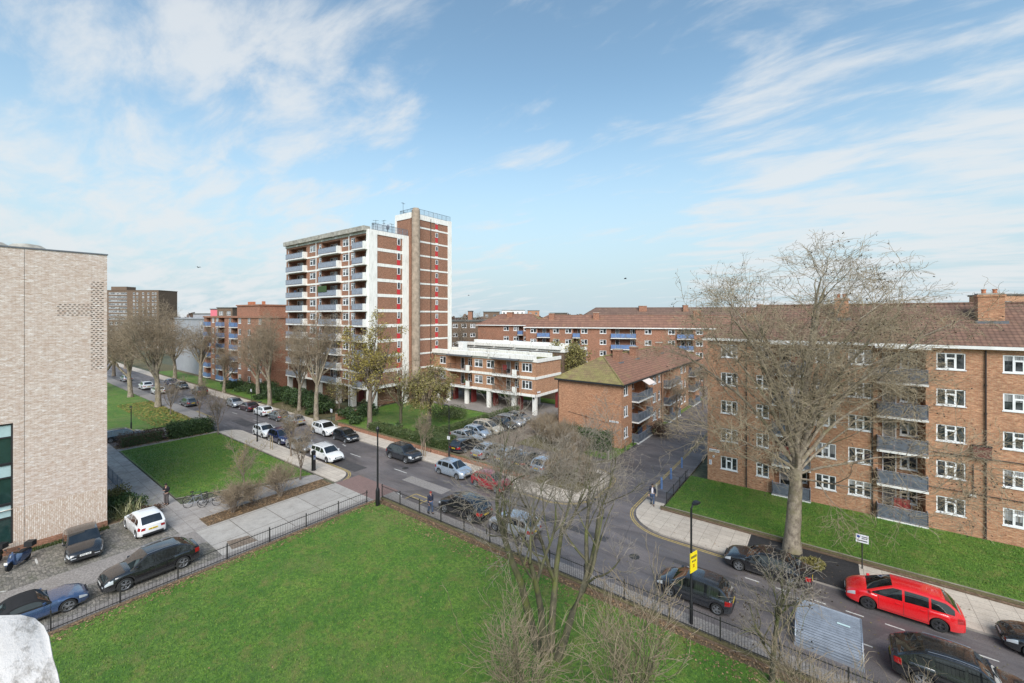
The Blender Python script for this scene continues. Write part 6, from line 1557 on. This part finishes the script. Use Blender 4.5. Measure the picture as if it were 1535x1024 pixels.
# distant skyline trees
far = tree('distant_tree', 'bare tree crown on the skyline just right of the tower', (0, 0, 0), 5., .35, 7, [(7, .2, 1., .7, 3.4, 5, .15, .05, .5), (6, .2, 1., .8, 2.0, 4, .2, 0, .6), (5, .2, 1., .8, 1.1, 3, .25, 0, .8)], 34, 'bark_brown', 'twig_brown', limb_ang=.5, limb_len=7.5, up=.1)
fp = back(690, 112); far.location = (fp[0], fp[1], 0); far.scale = (1, 1, 1.15)
for i, (u, d, s, l) in enumerate(((712, 140, 1.2, 'bare tree crown on the skyline behind the flat roofed low block'), (640, 105, .9, 'bare tree between the tower and the dull brown block'), (182, 150, 1.2, 'bare tree in front of the brown block at the street end, leftmost'), (205, 160, 1.25, 'bare tree in front of the brown block at the street end, second from left'),
        (228, 150, 1.2, 'bare tree below the distant high-rise at its right side'), (250, 175, 1.3, 'bare tree between the distant high-rise and pale grey block'), (170, 110, 1.0, 'dense bare tree against the edge of the pale brick wall'), (188, 125, 1.1, 'dense bare tree second from the pale brick wall'), (848, 160, 1., 'bare tree crown on the skyline over the brown roofs'), (770, 250, 1.3, 'bare tree below the white skyline building'))):
    p = back(u, d); place(far, p, i*1.7, (s, s), l, 'distant bare trees')
# far off low tree masses and rooftops that close the horizon
def mass(name, d, u0, u1, z, seed, mat, label_kind='stuff', n=5000, size=1.2):
    rng = np.random.default_rng(seed); u = rng.uniform(u0, u1, n); dd = d*rng.uniform(.9, 1.15, n); r = (u-767)/630*dd
    k = (np.sin(u*.11+seed)+np.sin(u*.043+2*seed)+np.sin(u*.29))*.12+.8; zz = z*k*rng.uniform(0, 1, n)**.6
    C = np.stack([.8*r-.6*dd, .6*r+.8*dd, zz], 1); V, F = leafquads(rng, C, size); npmesh(name, V, F, mat, label_kind)
mass('distant_woodland', 420, -300, 1900, 15.5, 1, 'leaf_purple', n=14000, size=2.2)
mass('distant_woodland', 260, 640, 1150, 13, 2, 'leaf_purple', n=6000, size=1.3)
mass('distant_woodland', 210, 120, 300, 13., 3, 'leaf_purple', n=6000, size=1.0)

# ---------------------------------------------------------------- hedges and shrubs
def hedge(name, label, x0, x1, y0, y1, h, mat, seed, n=None, size=.07, core='leaf_dark', cat='hedge', z=.05, wob=.06, group=None):
    rng = np.random.default_rng(seed); w, d = x1-x0, y1-y0; B = empty(name, ((x0+x1)/2, (y0+y1)/2, z), 0, label, cat, group)
    A = 2*(w+d)*h+w*d; n = n or int(A*260); f = rng.random(n)*A
    P = np.zeros((n, 3)); a = rng.random(n); b_ = rng.random(n)
    m = f < w*d; P[m] = np.stack([(a[m]-.5)*w, (b_[m]-.5)*d, np.full(m.sum(), h)], 1)
    m1 = (f >= w*d) & (f < w*d+2*w*h); P[m1] = np.stack([(a[m1]-.5)*w, np.where(rng.random(m1.sum()) < .5, -d/2, d/2), b_[m1]*h], 1)
    m2 = f >= w*d+2*w*h; P[m2] = np.stack([np.where(rng.random(m2.sum()) < .5, -w/2, w/2), (a[m2]-.5)*d, b_[m2]*h], 1)
    P += rng.normal(0, wob, (n, 3)); P[:, 2] += .05*np.sin(P[:, 0]*3.1)+.04*np.sin(P[:, 1]*2.3); P[:, 2] = np.maximum(P[:, 2], .02)
    V, F = leafquads(rng, P, size); npmesh('foliage', V, F, mat, parent=B)
    b = MB(); b.box(-w/2+.08, w/2-.08, -d/2+.08, d/2-.08, 0, h-.08, MAT[core]); b.build('branches', B)
    return B
def bush(name, label, x, y, r, h, mat, seed, n=None, size=.09, z=.05, cat='shrub', lumps=7, group=None, long=0.):
    """several overlapping leafy lumps of unequal size round a few stems"""
    rng = np.random.default_rng(seed); B = empty(name, (x, y, z), 0, label, cat, group)
    n = n or int(900*r*h+500); C = np.stack([rng.normal(0, r*.42, lumps), rng.normal(0, r*.42, lumps), h*rng.uniform(.35, .72, lumps)], 1); rr = r*rng.uniform(.32, .6, lumps)
    k = rng.integers(0, lumps, n); d = nrm(rng.normal(0, 1, (n, 3))); t = rng.uniform(.55, 1.05, n)[:, None]
    P = C[k]+d*t*rr[k][:, None]*np.array([1, 1, min(1.2, h/r*.8)]); P[:, 2] = np.abs(P[:, 2])
    V, F = leafquads(rng, P, size); npmesh('foliage', V, F, mat, parent=B)
    Q = walk(rng, np.zeros((lumps, 3)), nrm(C), np.linalg.norm(C, axis=1), 5, .1, 0); V, F = tubes([(Q, np.full(Q.shape[:2], .03))], 5); npmesh('stem', V, F, 'bark_dark', parent=B)
    return B
hedge('clipped_hedge', 'long clipped hedge behind the row of cars in the car park', -40.9, -39.7, 38.4, 55., 1.15, 'leaf_hedge', 1)
hedge('clipped_hedge', 'clipped hedge at the pavement corner of the car park by the lamp post', -41.4, -35.8, 34.0, 36.6, 1.25, 'leaf_hedge', 2)
hedge('clipped_hedge', 'inner clipped hedge behind the corner hedge beside the silver saloon', -44., -39.4, 37.2, 38.3, 1.2, 'leaf_hedge', 3)
hedge('clipped_hedge', 'clipped hedge strip along the low wall in front of the tower lawn', -50., -41.6, 34.2, 35.4, 1.1, 'leaf_hedge', 4)
hedge('clipped_hedge', 'dark green hedge against the orange brick gable wall', -26.6, -20.3, 45.2, 46.6, 2.0, 'leaf_dark', 5, size=.1, wob=.14)
hedge('shrub_bed', 'mixed green and purple hedge beside the grey blue estate car', -69., -67.6, 12.2, 16.2, 1.2, 'leaf_purple', 6, wob=.2, cat='shrubs')
hedge('clipped_hedge', 'leafy green hedge at the corner by the side lane mouth', -69.2, -67.2, 17.0, 21.4, 1.5, 'leaf_dark', 7, wob=.22, size=.1)
bush('clipped_mound', 'low rounded clipped mound on the lawn near the weeping tree', -46.5, 46.2, 3.0, 1.9, 'leaf_hedge', 8, 5200, .09, lumps=12)
SB = 'evergreen shrubs banked below the tower'
spots = [(-64.5, 36.2, 1.8, 2.0), (-67.5, 36.8, 2.2, 2.4), (-70.8, 37., 2.4, 2.8), (-74., 36.4, 2.2, 2.5), (-77.5, 37.2, 2.6, 2.8), (-81., 37., 2.4, 2.6), (-84.5, 37.5, 2.4, 2.4), (-88., 37.6, 2.6, 2.6), (-92.5, 37.2, 2.4, 2.0), (-66., 34.8, 1.2, 1.1), (-58.0, 36.2, 1.6, 1.8), (-55.2, 35.4, 1.3, 1.1), (-57.8, 39., 1.7, 2.2), (-50.2, 35.2, 1.2, .9), (-47.6, 35.5, 1.1, 1.3), (-98., 36.8, 2.4, 1.6), (-104., 37., 2.6, 1.8), (-86., 34.8, 1.4, 1.)]
spl = ['evergreen shrub below the tower just left of its yellow tree', 'large dark shrub behind the thick plane trunk', 'tallest dark evergreen shrub below the tower', 'glossy dark shrub left of the thick plane trunk', 'wide evergreen shrub behind the grey hatchback', 'dark shrub behind the white hatchback tail', 'evergreen shrub at the left foot of the tower', 'evergreen shrub beyond the left edge of the tower', 'shrub before the red brick balcony block, nearest the tower', 'small bright shrub at the kerb side of the dark bank', 'dark shrub behind the dark retaining wall', 'low spreading shrub at the lawn corner by the wall', 'tall shrub against the white tower pier', 'low shrub at the foot of the tall yellow-leaved tree', 'mid green shrub behind the low wall right of the tall tree', 'low shrub before the middle of the red brick balcony block', 'low shrub before the far end of the red brick balcony block', 'small shrub beside the pavement left of the dark bank']
for i, ((x, y, r, h), l) in enumerate(zip(spots, spl)): bush('evergreen_shrub', l, x, y, r, h, 'leaf_dark', 40+i, size=.13, n=int(700*r*h), group=SB)
bush('evergreen_shrub', 'glossy green shrub beside the pale brick building corner', -46.0, 8.3, 1.3, 1.6, 'leaf_dark', 70, 3200, .10)
bush('evergreen_shrub', 'yellow green shrub at the end of the pale metal railings', -48.8, 8.5, 1.2, 1.2, 'leaf_olive', 71, 1800, .08)
bush('purple_shrub', 'small purple brown shrub between white hatchback and paved path', -43.0, 9.6, .8, .8, 'leaf_purple', 72, 1200, .06)
bush('moss_clump', 'bright mossy clump at the foot of the large plane tree trunk', -.6, 32.6, .7, .55, 'leaf_olive', 73, 1500, .06, z=.1)
bush('evergreen_shrub', 'round leafless purple shrub on the verge below the blue balconies', -17.6, 55.5, 1.7, 2.2, 'leaf_purple', 74, 2600, .09)
def flax(x, y, label):
    rng = np.random.default_rng(5); n = 260; a = rng.uniform(0, 6.28, n); el = rng.uniform(.5, 1.4, n)
    c = np.stack([rng.normal(0, .35, n), rng.normal(0, .5, n), np.zeros(n)], 1); d = np.stack([np.cos(a)*np.cos(el), np.sin(a)*np.cos(el), np.sin(el)], 1)
    P = walk(rng, c, d, rng.uniform(.8, 1.5, n), 6, .03, -.16); W = np.array([.03, .035, .03, .024, .015, .002])
    s = nrm(np.cross(d, np.array([0, 0, 1.])))[:, None]*W[None, :, None]
    V = np.stack([P-s, P+s], 2); idx = np.arange(n*12).reshape(n, 6, 2); F = np.stack([idx[:, :-1, 0], idx[:, :-1, 1], idx[:, 1:, 1], idx[:, 1:, 0]], -1).reshape(-1, 4)
    B = empty('flax_plant', (x, y, .05), 0, label, 'plant'); npmesh('leaves', V.reshape(-1, 3), F, 'leaf_variegated', parent=B)
flax(-44.7, 8.4, 'spiky variegated flax plant behind the white hatchback')
# ivy-like climbing netting left of the tower omitted: nothing else grows there

# ---------------------------------------------------------------- people
def person(loc, rz, label, pose, top, bottom, hairm='hair', hood=None, scale=1.):
    """skeleton -> skin modifier; clothing as shells of the same skeleton"""
    B = empty('person', (loc[0], loc[1], loc[2]), rz, label, 'person'); B.scale = (scale,)*3
    J = pose
    def skin(name, chains, rad, mat, parent, sub=1):
        vs, es, rs = [], [], []; ix = {}
        for ch in chains:
            for j in ch:
                if j not in ix: ix[j] = len(vs); vs.append(J[j]); rs.append(rad[j])
            for a, b_ in zip(ch[:-1], ch[1:]): es.append((ix[a], ix[b_]))
        me = bpy.data.meshes.new(name); me.from_pydata(vs, es, []); o = link(name, me, parent)
        o.modifiers.new('skin', 'SKIN'); s = me.skin_vertices[0].data if me.skin_vertices else None
        if s is None: me.skin_vertices.new() if hasattr(me.skin_vertices, 'new') else None; s = me.skin_vertices[0].data
        for i, r in enumerate(rs): s[i].radius = r if isinstance(r, tuple) else (r, r)
        s[0].use_root = True
        m = o.modifiers.new('sub', 'SUBSURF'); m.levels = sub; m.render_levels = sub
        me.materials.append(MAT[mat])
        for md in o.modifiers:
            if md.type == 'SKIN': md.use_smooth_shade = True
        return o
    body = {'pel': (.13, .10), 'sp': (.12, .09), 'ch': (.15, .105), 'nk': .055, 'hd': (.075, .085), 'ht': (.07, .08)}
    for s in 'lr': body.update({'sh'+s: .055, 'el'+s: .04, 'wr'+s: .028, 'pa'+s: (.035, .018), 'f1'+s: .010, 'f2'+s: .010, 'f3'+s: .009, 'f4'+s: .009, 'th'+s: .011, 'hp'+s: .085, 'kn'+s: .055, 'an'+s: .038, 'to'+s: (.035, .025)})
    for s in 'lr':
        w = Vector(J['wr'+s]); e = Vector(J['el'+s]); d = (w-e).normalized(); J['pa'+s] = tuple(w+d*.07); sd = d.cross(Vector((0, 0, 1))); sd = sd.normalized() if sd.length > .1 else Vector((0, 1, 0))
        for i, k in enumerate(('f1', 'f2', 'f3', 'f4')): J[k+s] = tuple(w+d*(.155-.008*abs(i-1.3))+sd*((i-1.5)*.022)+Vector((0, 0, -.02)))
        J['th'+s] = tuple(w+d*.09+sd*.055)
    ch = [('pel', 'sp', 'ch', 'nk', 'hd', 'ht')]+[x for s in 'lr' for x in (('ch', 'sh'+s, 'el'+s, 'wr'+s, 'pa'+s, 'f2'+s), ('pa'+s, 'f1'+s), ('pa'+s, 'f3'+s), ('pa'+s, 'f4'+s), ('wr'+s, 'th'+s), ('pel', 'hp'+s, 'kn'+s, 'an'+s, 'to'+s))]
    bo = skin('body', ch, body, 'skin', B, 2)
    g = {k: (v[0]+.022, v[1]+.022) if isinstance(v, tuple) else v+.022 for k, v in body.items()}
    for s in 'lr': g['wr'+s] = .042; g['an'+s] = .07; g['kn'+s] = .085; g['hp'+s] = .11; g['sh'+s] = .085; g['el'+s] = .06
    g['nk'] = .065
    skin('jacket', [('pel', 'sp', 'ch', 'nk')]+[('ch', 'sh'+s, 'el'+s, 'wr'+s) for s in 'lr'], {**g, 'pel': (.17, .135)}, top, B, 2)
    skin('trousers', [('pel', 'hp'+s, 'kn'+s, 'an'+s) for s in 'lr'], g, bottom, B, 2)
    for s in 'lr':
        a = Vector(J['an'+s]); t = Vector(J['to'+s]); b = MB(); d = (t-a); d.z = 0; d.normalize(); n = Vector((-d.y, d.x, 0)); z0 = 0. if a.z < .2 else a.z-.08
        rows = [[a-d*.09+n*q*.04+Vector((0, 0, h)) for q, h in ((-1, z0-a.z), (1, z0-a.z), (.8, .03), (-.8, .03))], [a+d*.08+n*q*.05+Vector((0, 0, h)) for q, h in ((-1, z0-a.z), (1, z0-a.z), (.8, -.01), (-.8, -.01))], [a+d*.19+n*q*.035+Vector((0, 0, h)) for q, h in ((-1, z0-a.z), (1, z0-a.z), (.8, z0-a.z+.04), (-.8, z0-a.z+.04))]]
        b.grid(rows, MAT['rubber'], True, True, True); b.build('shoe', B, smooth=60)
    # hair cap with face left open, small facial features
    hd = Vector(J['hd']); b = MB(); rows = []
    for i in range(7):
        t = i/6*math.pi*.62; r = .098*math.sin(t)+.001; rows.append([(hd.x-.012+r*math.cos(a)*1.08, hd.y+r*math.sin(a)*.92, hd.z+.055+.105*math.cos(t)) for a in [2*math.pi*k/14 for k in range(14)]])
    b.grid(rows, MAT[hood or hairm], True, False, True); b.build('hair' if not hood else 'hood', B, smooth=80)
    b = MB(); f = hd+Vector((.082, 0, .0)); b.grid([[f+Vector((0, -.012, -.02)), f+Vector((0, .012, -.02)), f+Vector((0, .006, .03)), f+Vector((0, -.006, .03))], [f+Vector((.024, -.008, -.02)), f+Vector((.024, .008, -.02)), f+Vector((.005, .004, .03)), f+Vector((.005, -.004, .03))]], MAT['skin'], True, True)
    for s in (-1, 1): b.box(f.x-.008, f.x+.003, s*.032-.01, s*.032+.01, f.z+.02, f.z+.032, MAT['hair']); b.box(hd.x-.02, hd.x+.015, s*.082-.012, s*.082+.012, hd.z-.02, hd.z+.035, MAT['skin'])
    b.box(f.x-.006, f.x+.003, -.022, .022, f.z-.048, f.z-.04, MAT['cloth_red']); b.build('face', B)
    return B
def pose(arms='down', stride=0.):
    J = {'pel': (0, 0, .95), 'sp': (-.01, 0, 1.12), 'ch': (0, 0, 1.32), 'nk': (.01, 0, 1.50), 'hd': (.03, 0, 1.62), 'ht': (.03, 0, 1.70)}
    for s, k in (('l', 1), ('r', -1)):
        st = stride*k; J['hp'+s] = (0, .09*k, .88); J['kn'+s] = (.03+st*.6, .10*k, .50); J['an'+s] = (st-.02, .11*k, .09+(.06 if st < 0 else 0)); J['to'+s] = (st+.12, .12*k, .05)
        J['sh'+s] = (0, .19*k, 1.42)
        if arms == 'down': J['el'+s] = (-.03-st*.3, .25*k, 1.14); J['wr'+s] = (.05-st*.8, .26*k, .90)
        elif arms == 'phone': J['el'+s] = (.02, .25*k, 1.15); J['wr'+s] = (.24, .07*k, 1.26)
        else: J['el'+s] = (-.05, .26*k, 1.16); J['wr'+s] = (.12, .20*k, 1.02)
    if arms == 'phone': J['hd'] = (.06, 0, 1.61); J['ht'] = (.07, 0, 1.69)
    return J
pm = at(249, 757)
person((pm[0], pm[1], .02), R_(-55), 'man in black top and dark trousers looking at his hands on the paved path', pose('phone'), 'cloth_black', 'cloth_grey', scale=1.03)
person((-11.7, 35.2, .11), R_(-75), 'walking man in dark jacket over a pale shirt at the side road corner', pose('down', .16), 'cloth_navy', 'cloth_denim')
bpy_sh = MB(); bpy_sh.grid([[(.115, -.07, 1.0), (.115, .07, 1.0)], [(.14, -.075, 1.3), (.14, .075, 1.3)], [(.11, -.04, 1.46), (.11, .04, 1.46)]], MAT['cloth_white'])
bpy_sh.build('shirt', bpy.data.objects['person.001'])
person((-25.4, 23.0, .11), R_(-10), 'person with red hood, navy jacket and jeans walking behind the railings', pose('down', .14), 'cloth_navy', 'cloth_denim', hood='cloth_red')
# birds
for (u, v, d, l) in ((297, 401, 60, 'small dark bird in the sky above the left roofs'), (937, 418, 55, 'dark gliding bird in the sky right of centre'), (702, 443, 90, 'tiny bird in the sky just right of the tower')):
    p = cam2w((u-767)*d/630, d); b = MB(); m = MAT['cloth_black']
    b.grid([[(-.22, 0, 0)]*4, [(-.1, -.04, -.03), (-.1, .04, -.03), (-.1, .04, .04), (-.1, -.04, .04)], [(.1, -.04, -.03), (.1, .04, -.03), (.1, .04, .04), (.1, -.04, .04)], [(.22, 0, 0)]*4], m, True)
    for s in (-1, 1): b.grid([[(-.08, 0, .02), (.08, 0, .02)], [(-.06, s*.25, .13), (.07, s*.25, .13)], [(-.08, s*.5, .06), (-.02, s*.52, .06)]], m)
    o = b.build('bird', None, (p[0], p[1], 16-(v-472)*d/630.), .6); tag(o, l, 'bird')

# ---------------------------------------------------------------- sky, sun, camera
w = bpy.data.worlds.new('World'); scene.world = w; w.use_nodes = True; t = w.node_tree; bg = t.nodes['Background']
SUN_EL, SUN_AZ = R_(42), R_(138)     # azimuth clockwise from +y
sky = t.nodes.new('ShaderNodeTexSky'); sky.sky_type = 'NISHITA'; sky.sun_disc = False; sky.sun_elevation = SUN_EL; sky.sun_rotation = SUN_AZ; sky.air_density = 1.0; sky.dust_density = .6; sky.ozone_density = 1.6
def wn(ty, **kw):
    nd = t.nodes.new(ty)
    for k, v in kw.items():
        if k in nd.inputs: (t.links.new(v, nd.inputs[k]) if isinstance(v, bpy.types.NodeSocket) else setattr(nd.inputs[k], 'default_value', v))
        else: setattr(nd, k, v)
    return nd
def wm(op, a, b=0.):
    nd = t.nodes.new('ShaderNodeMath'); nd.operation = op
    for i, v in enumerate((a, b)): (t.links.new(v, nd.inputs[i]) if isinstance(v, bpy.types.NodeSocket) else setattr(nd.inputs[i], 'default_value', v))
    return nd.outputs[0]
tc = wn('ShaderNodeTexCoord'); sp = wn('ShaderNodeSeparateXYZ', Vector=tc.outputs['Generated'])
zc = wm('ADD', wm('MAXIMUM', sp.outputs[2], 0.), .16)
cv = wn('ShaderNodeCombineXYZ', X=wm('DIVIDE', sp.outputs[0], zc), Y=wm('DIVIDE', sp.outputs[1], zc), Z=0.)
mp = wn('ShaderNodeMapping', Vector=cv.outputs[0]); mp.inputs['Rotation'].default_value = (0, 0, R_(20)); mp.inputs['Scale'].default_value = (1.3, 3.0, 1)
mp.inputs['Location'].default_value = (3.1, 1.7, 0)
n1 = wn('ShaderNodeTexNoise', Vector=mp.outputs[0], Scale=1.45, Detail=8., Roughness=.60, Distortion=.35)
n2 = wn('ShaderNodeTexNoise', Vector=mp.outputs[0], Scale=.45, Detail=3., Roughness=.5)
f = wm('ADD', wm('MULTIPLY', wm('SUBTRACT', n1.outputs['Fac'], .5), 1.5), wm('ADD', wm('MULTIPLY', n2.outputs['Fac'], .30), .36))
banks = None     # where the cloud banks lie in the sky: azimuth right of the view axis, elevation, radius, weight
for az, el, rad, wt in ((-28, 27, 17, .30), (-22, 33, 13, .18), (-45, 22, 14, .24), (-40, 6, 20, .30), (-52, 13, 14, .30), (-28, 8, 16, .28), (-5, 4, 12, .12), (36, 18, 17, .26), (44, 26, 15, .20), (38, 8, 20, .36), (49, 12, 15, .36), (30, 14, 10, .25), (34, 33, 12, .16), (3, 24, 7, .10), (20, 24, 10, .10), (8, 38, 8, .10), (22, 40, 9, .10), (-55, 38, 10, .1)):
    r, dd = math.sin(R_(az))*math.cos(R_(el)), math.cos(R_(az))*math.cos(R_(el))
    dp = t.nodes.new('ShaderNodeVectorMath'); dp.operation = 'DOT_PRODUCT'; t.links.new(tc.outputs['Generated'], dp.inputs[0]); dp.inputs[1].default_value = (.8*r-.6*dd, .6*r+.8*dd, math.sin(R_(el)))
    mr = wn('ShaderNodeMapRange', Value=dp.outputs['Value']); mr.interpolation_type = 'SMOOTHSTEP'; mr.inputs['From Min'].default_value = math.cos(R_(rad)); mr.inputs['From Max'].default_value = 1.; mr.inputs['To Max'].default_value = wt
    banks = mr.outputs[0] if banks is None else wm('MAXIMUM', banks, mr.outputs[0])
f = wm('ADD', f, banks)
rp = wn('ShaderNodeValToRGB'); t.links.new(f, rp.inputs[0]); rp.color_ramp.interpolation = 'EASE'; rp.color_ramp.elements[0].position = .56; rp.color_ramp.elements[0].color = (0, 0, 0, 1); rp.color_ramp.elements[1].position = 1.; rp.color_ramp.elements[1].color = (.8, .8, .8, 1)
hz = wn('ShaderNodeMapRange', Value=sp.outputs[2]); hz.inputs['From Min'].default_value = .0; hz.inputs['From Max'].default_value = .50; hz.inputs['To Min'].default_value = .97; hz.inputs['To Max'].default_value = .0; hz.interpolation_type = 'SMOOTHSTEP'
tn = t.nodes.new('ShaderNodeMixRGB'); tn.blend_type = 'MULTIPLY'; tn.inputs[0].default_value = 1.; t.links.new(sky.outputs[0], tn.inputs[1]); tn.inputs[2].default_value = (1.22, 1.30, 1.13, 1)
mh = t.nodes.new('ShaderNodeMixRGB'); t.links.new(hz.outputs[0], mh.inputs[0]); t.links.new(tn.outputs[0], mh.inputs[1]); mh.inputs[2].default_value = (2.9, 3.6, 4.05, 1)
mx = t.nodes.new('ShaderNodeMixRGB'); t.links.new(rp.outputs[0], mx.inputs[0]); t.links.new(mh.outputs[0], mx.inputs[1]); mx.inputs[2].default_value = (4.3, 4.45, 4.55, 1)
t.links.new(mx.outputs[0], bg.inputs[0]); bg.inputs[1].default_value = .09
sl = bpy.data.lights.new('Sun', 'SUN'); sl.energy = 2.15; sl.angle = R_(42); sl.color = (1., .97, .93)
so = bpy.data.objects.new('Sun', sl); col.objects.link(so)
d = Vector((math.sin(SUN_AZ)*math.cos(SUN_EL), math.cos(SUN_AZ)*math.cos(SUN_EL), math.sin(SUN_EL)))
so.rotation_euler = d.to_track_quat('Z', 'Y').to_euler()
cd = bpy.data.cameras.new('Camera'); co = bpy.data.objects.new('Camera', cd); col.objects.link(co)
co.location = (0, 0, CAM_H); co.rotation_euler = (math.pi/2, 0, math.atan2(.6, .8))
cd.sensor_width = 36; cd.lens = 630/1535*36; cd.shift_y = -40/1535; cd.clip_start = .1; cd.clip_end = 4000
scene.camera = co
scene.view_settings.view_transform = 'Standard'; scene.view_settings.look = 'None'; scene.view_settings.exposure = 1.07; scene.view_settings.gamma = 1.
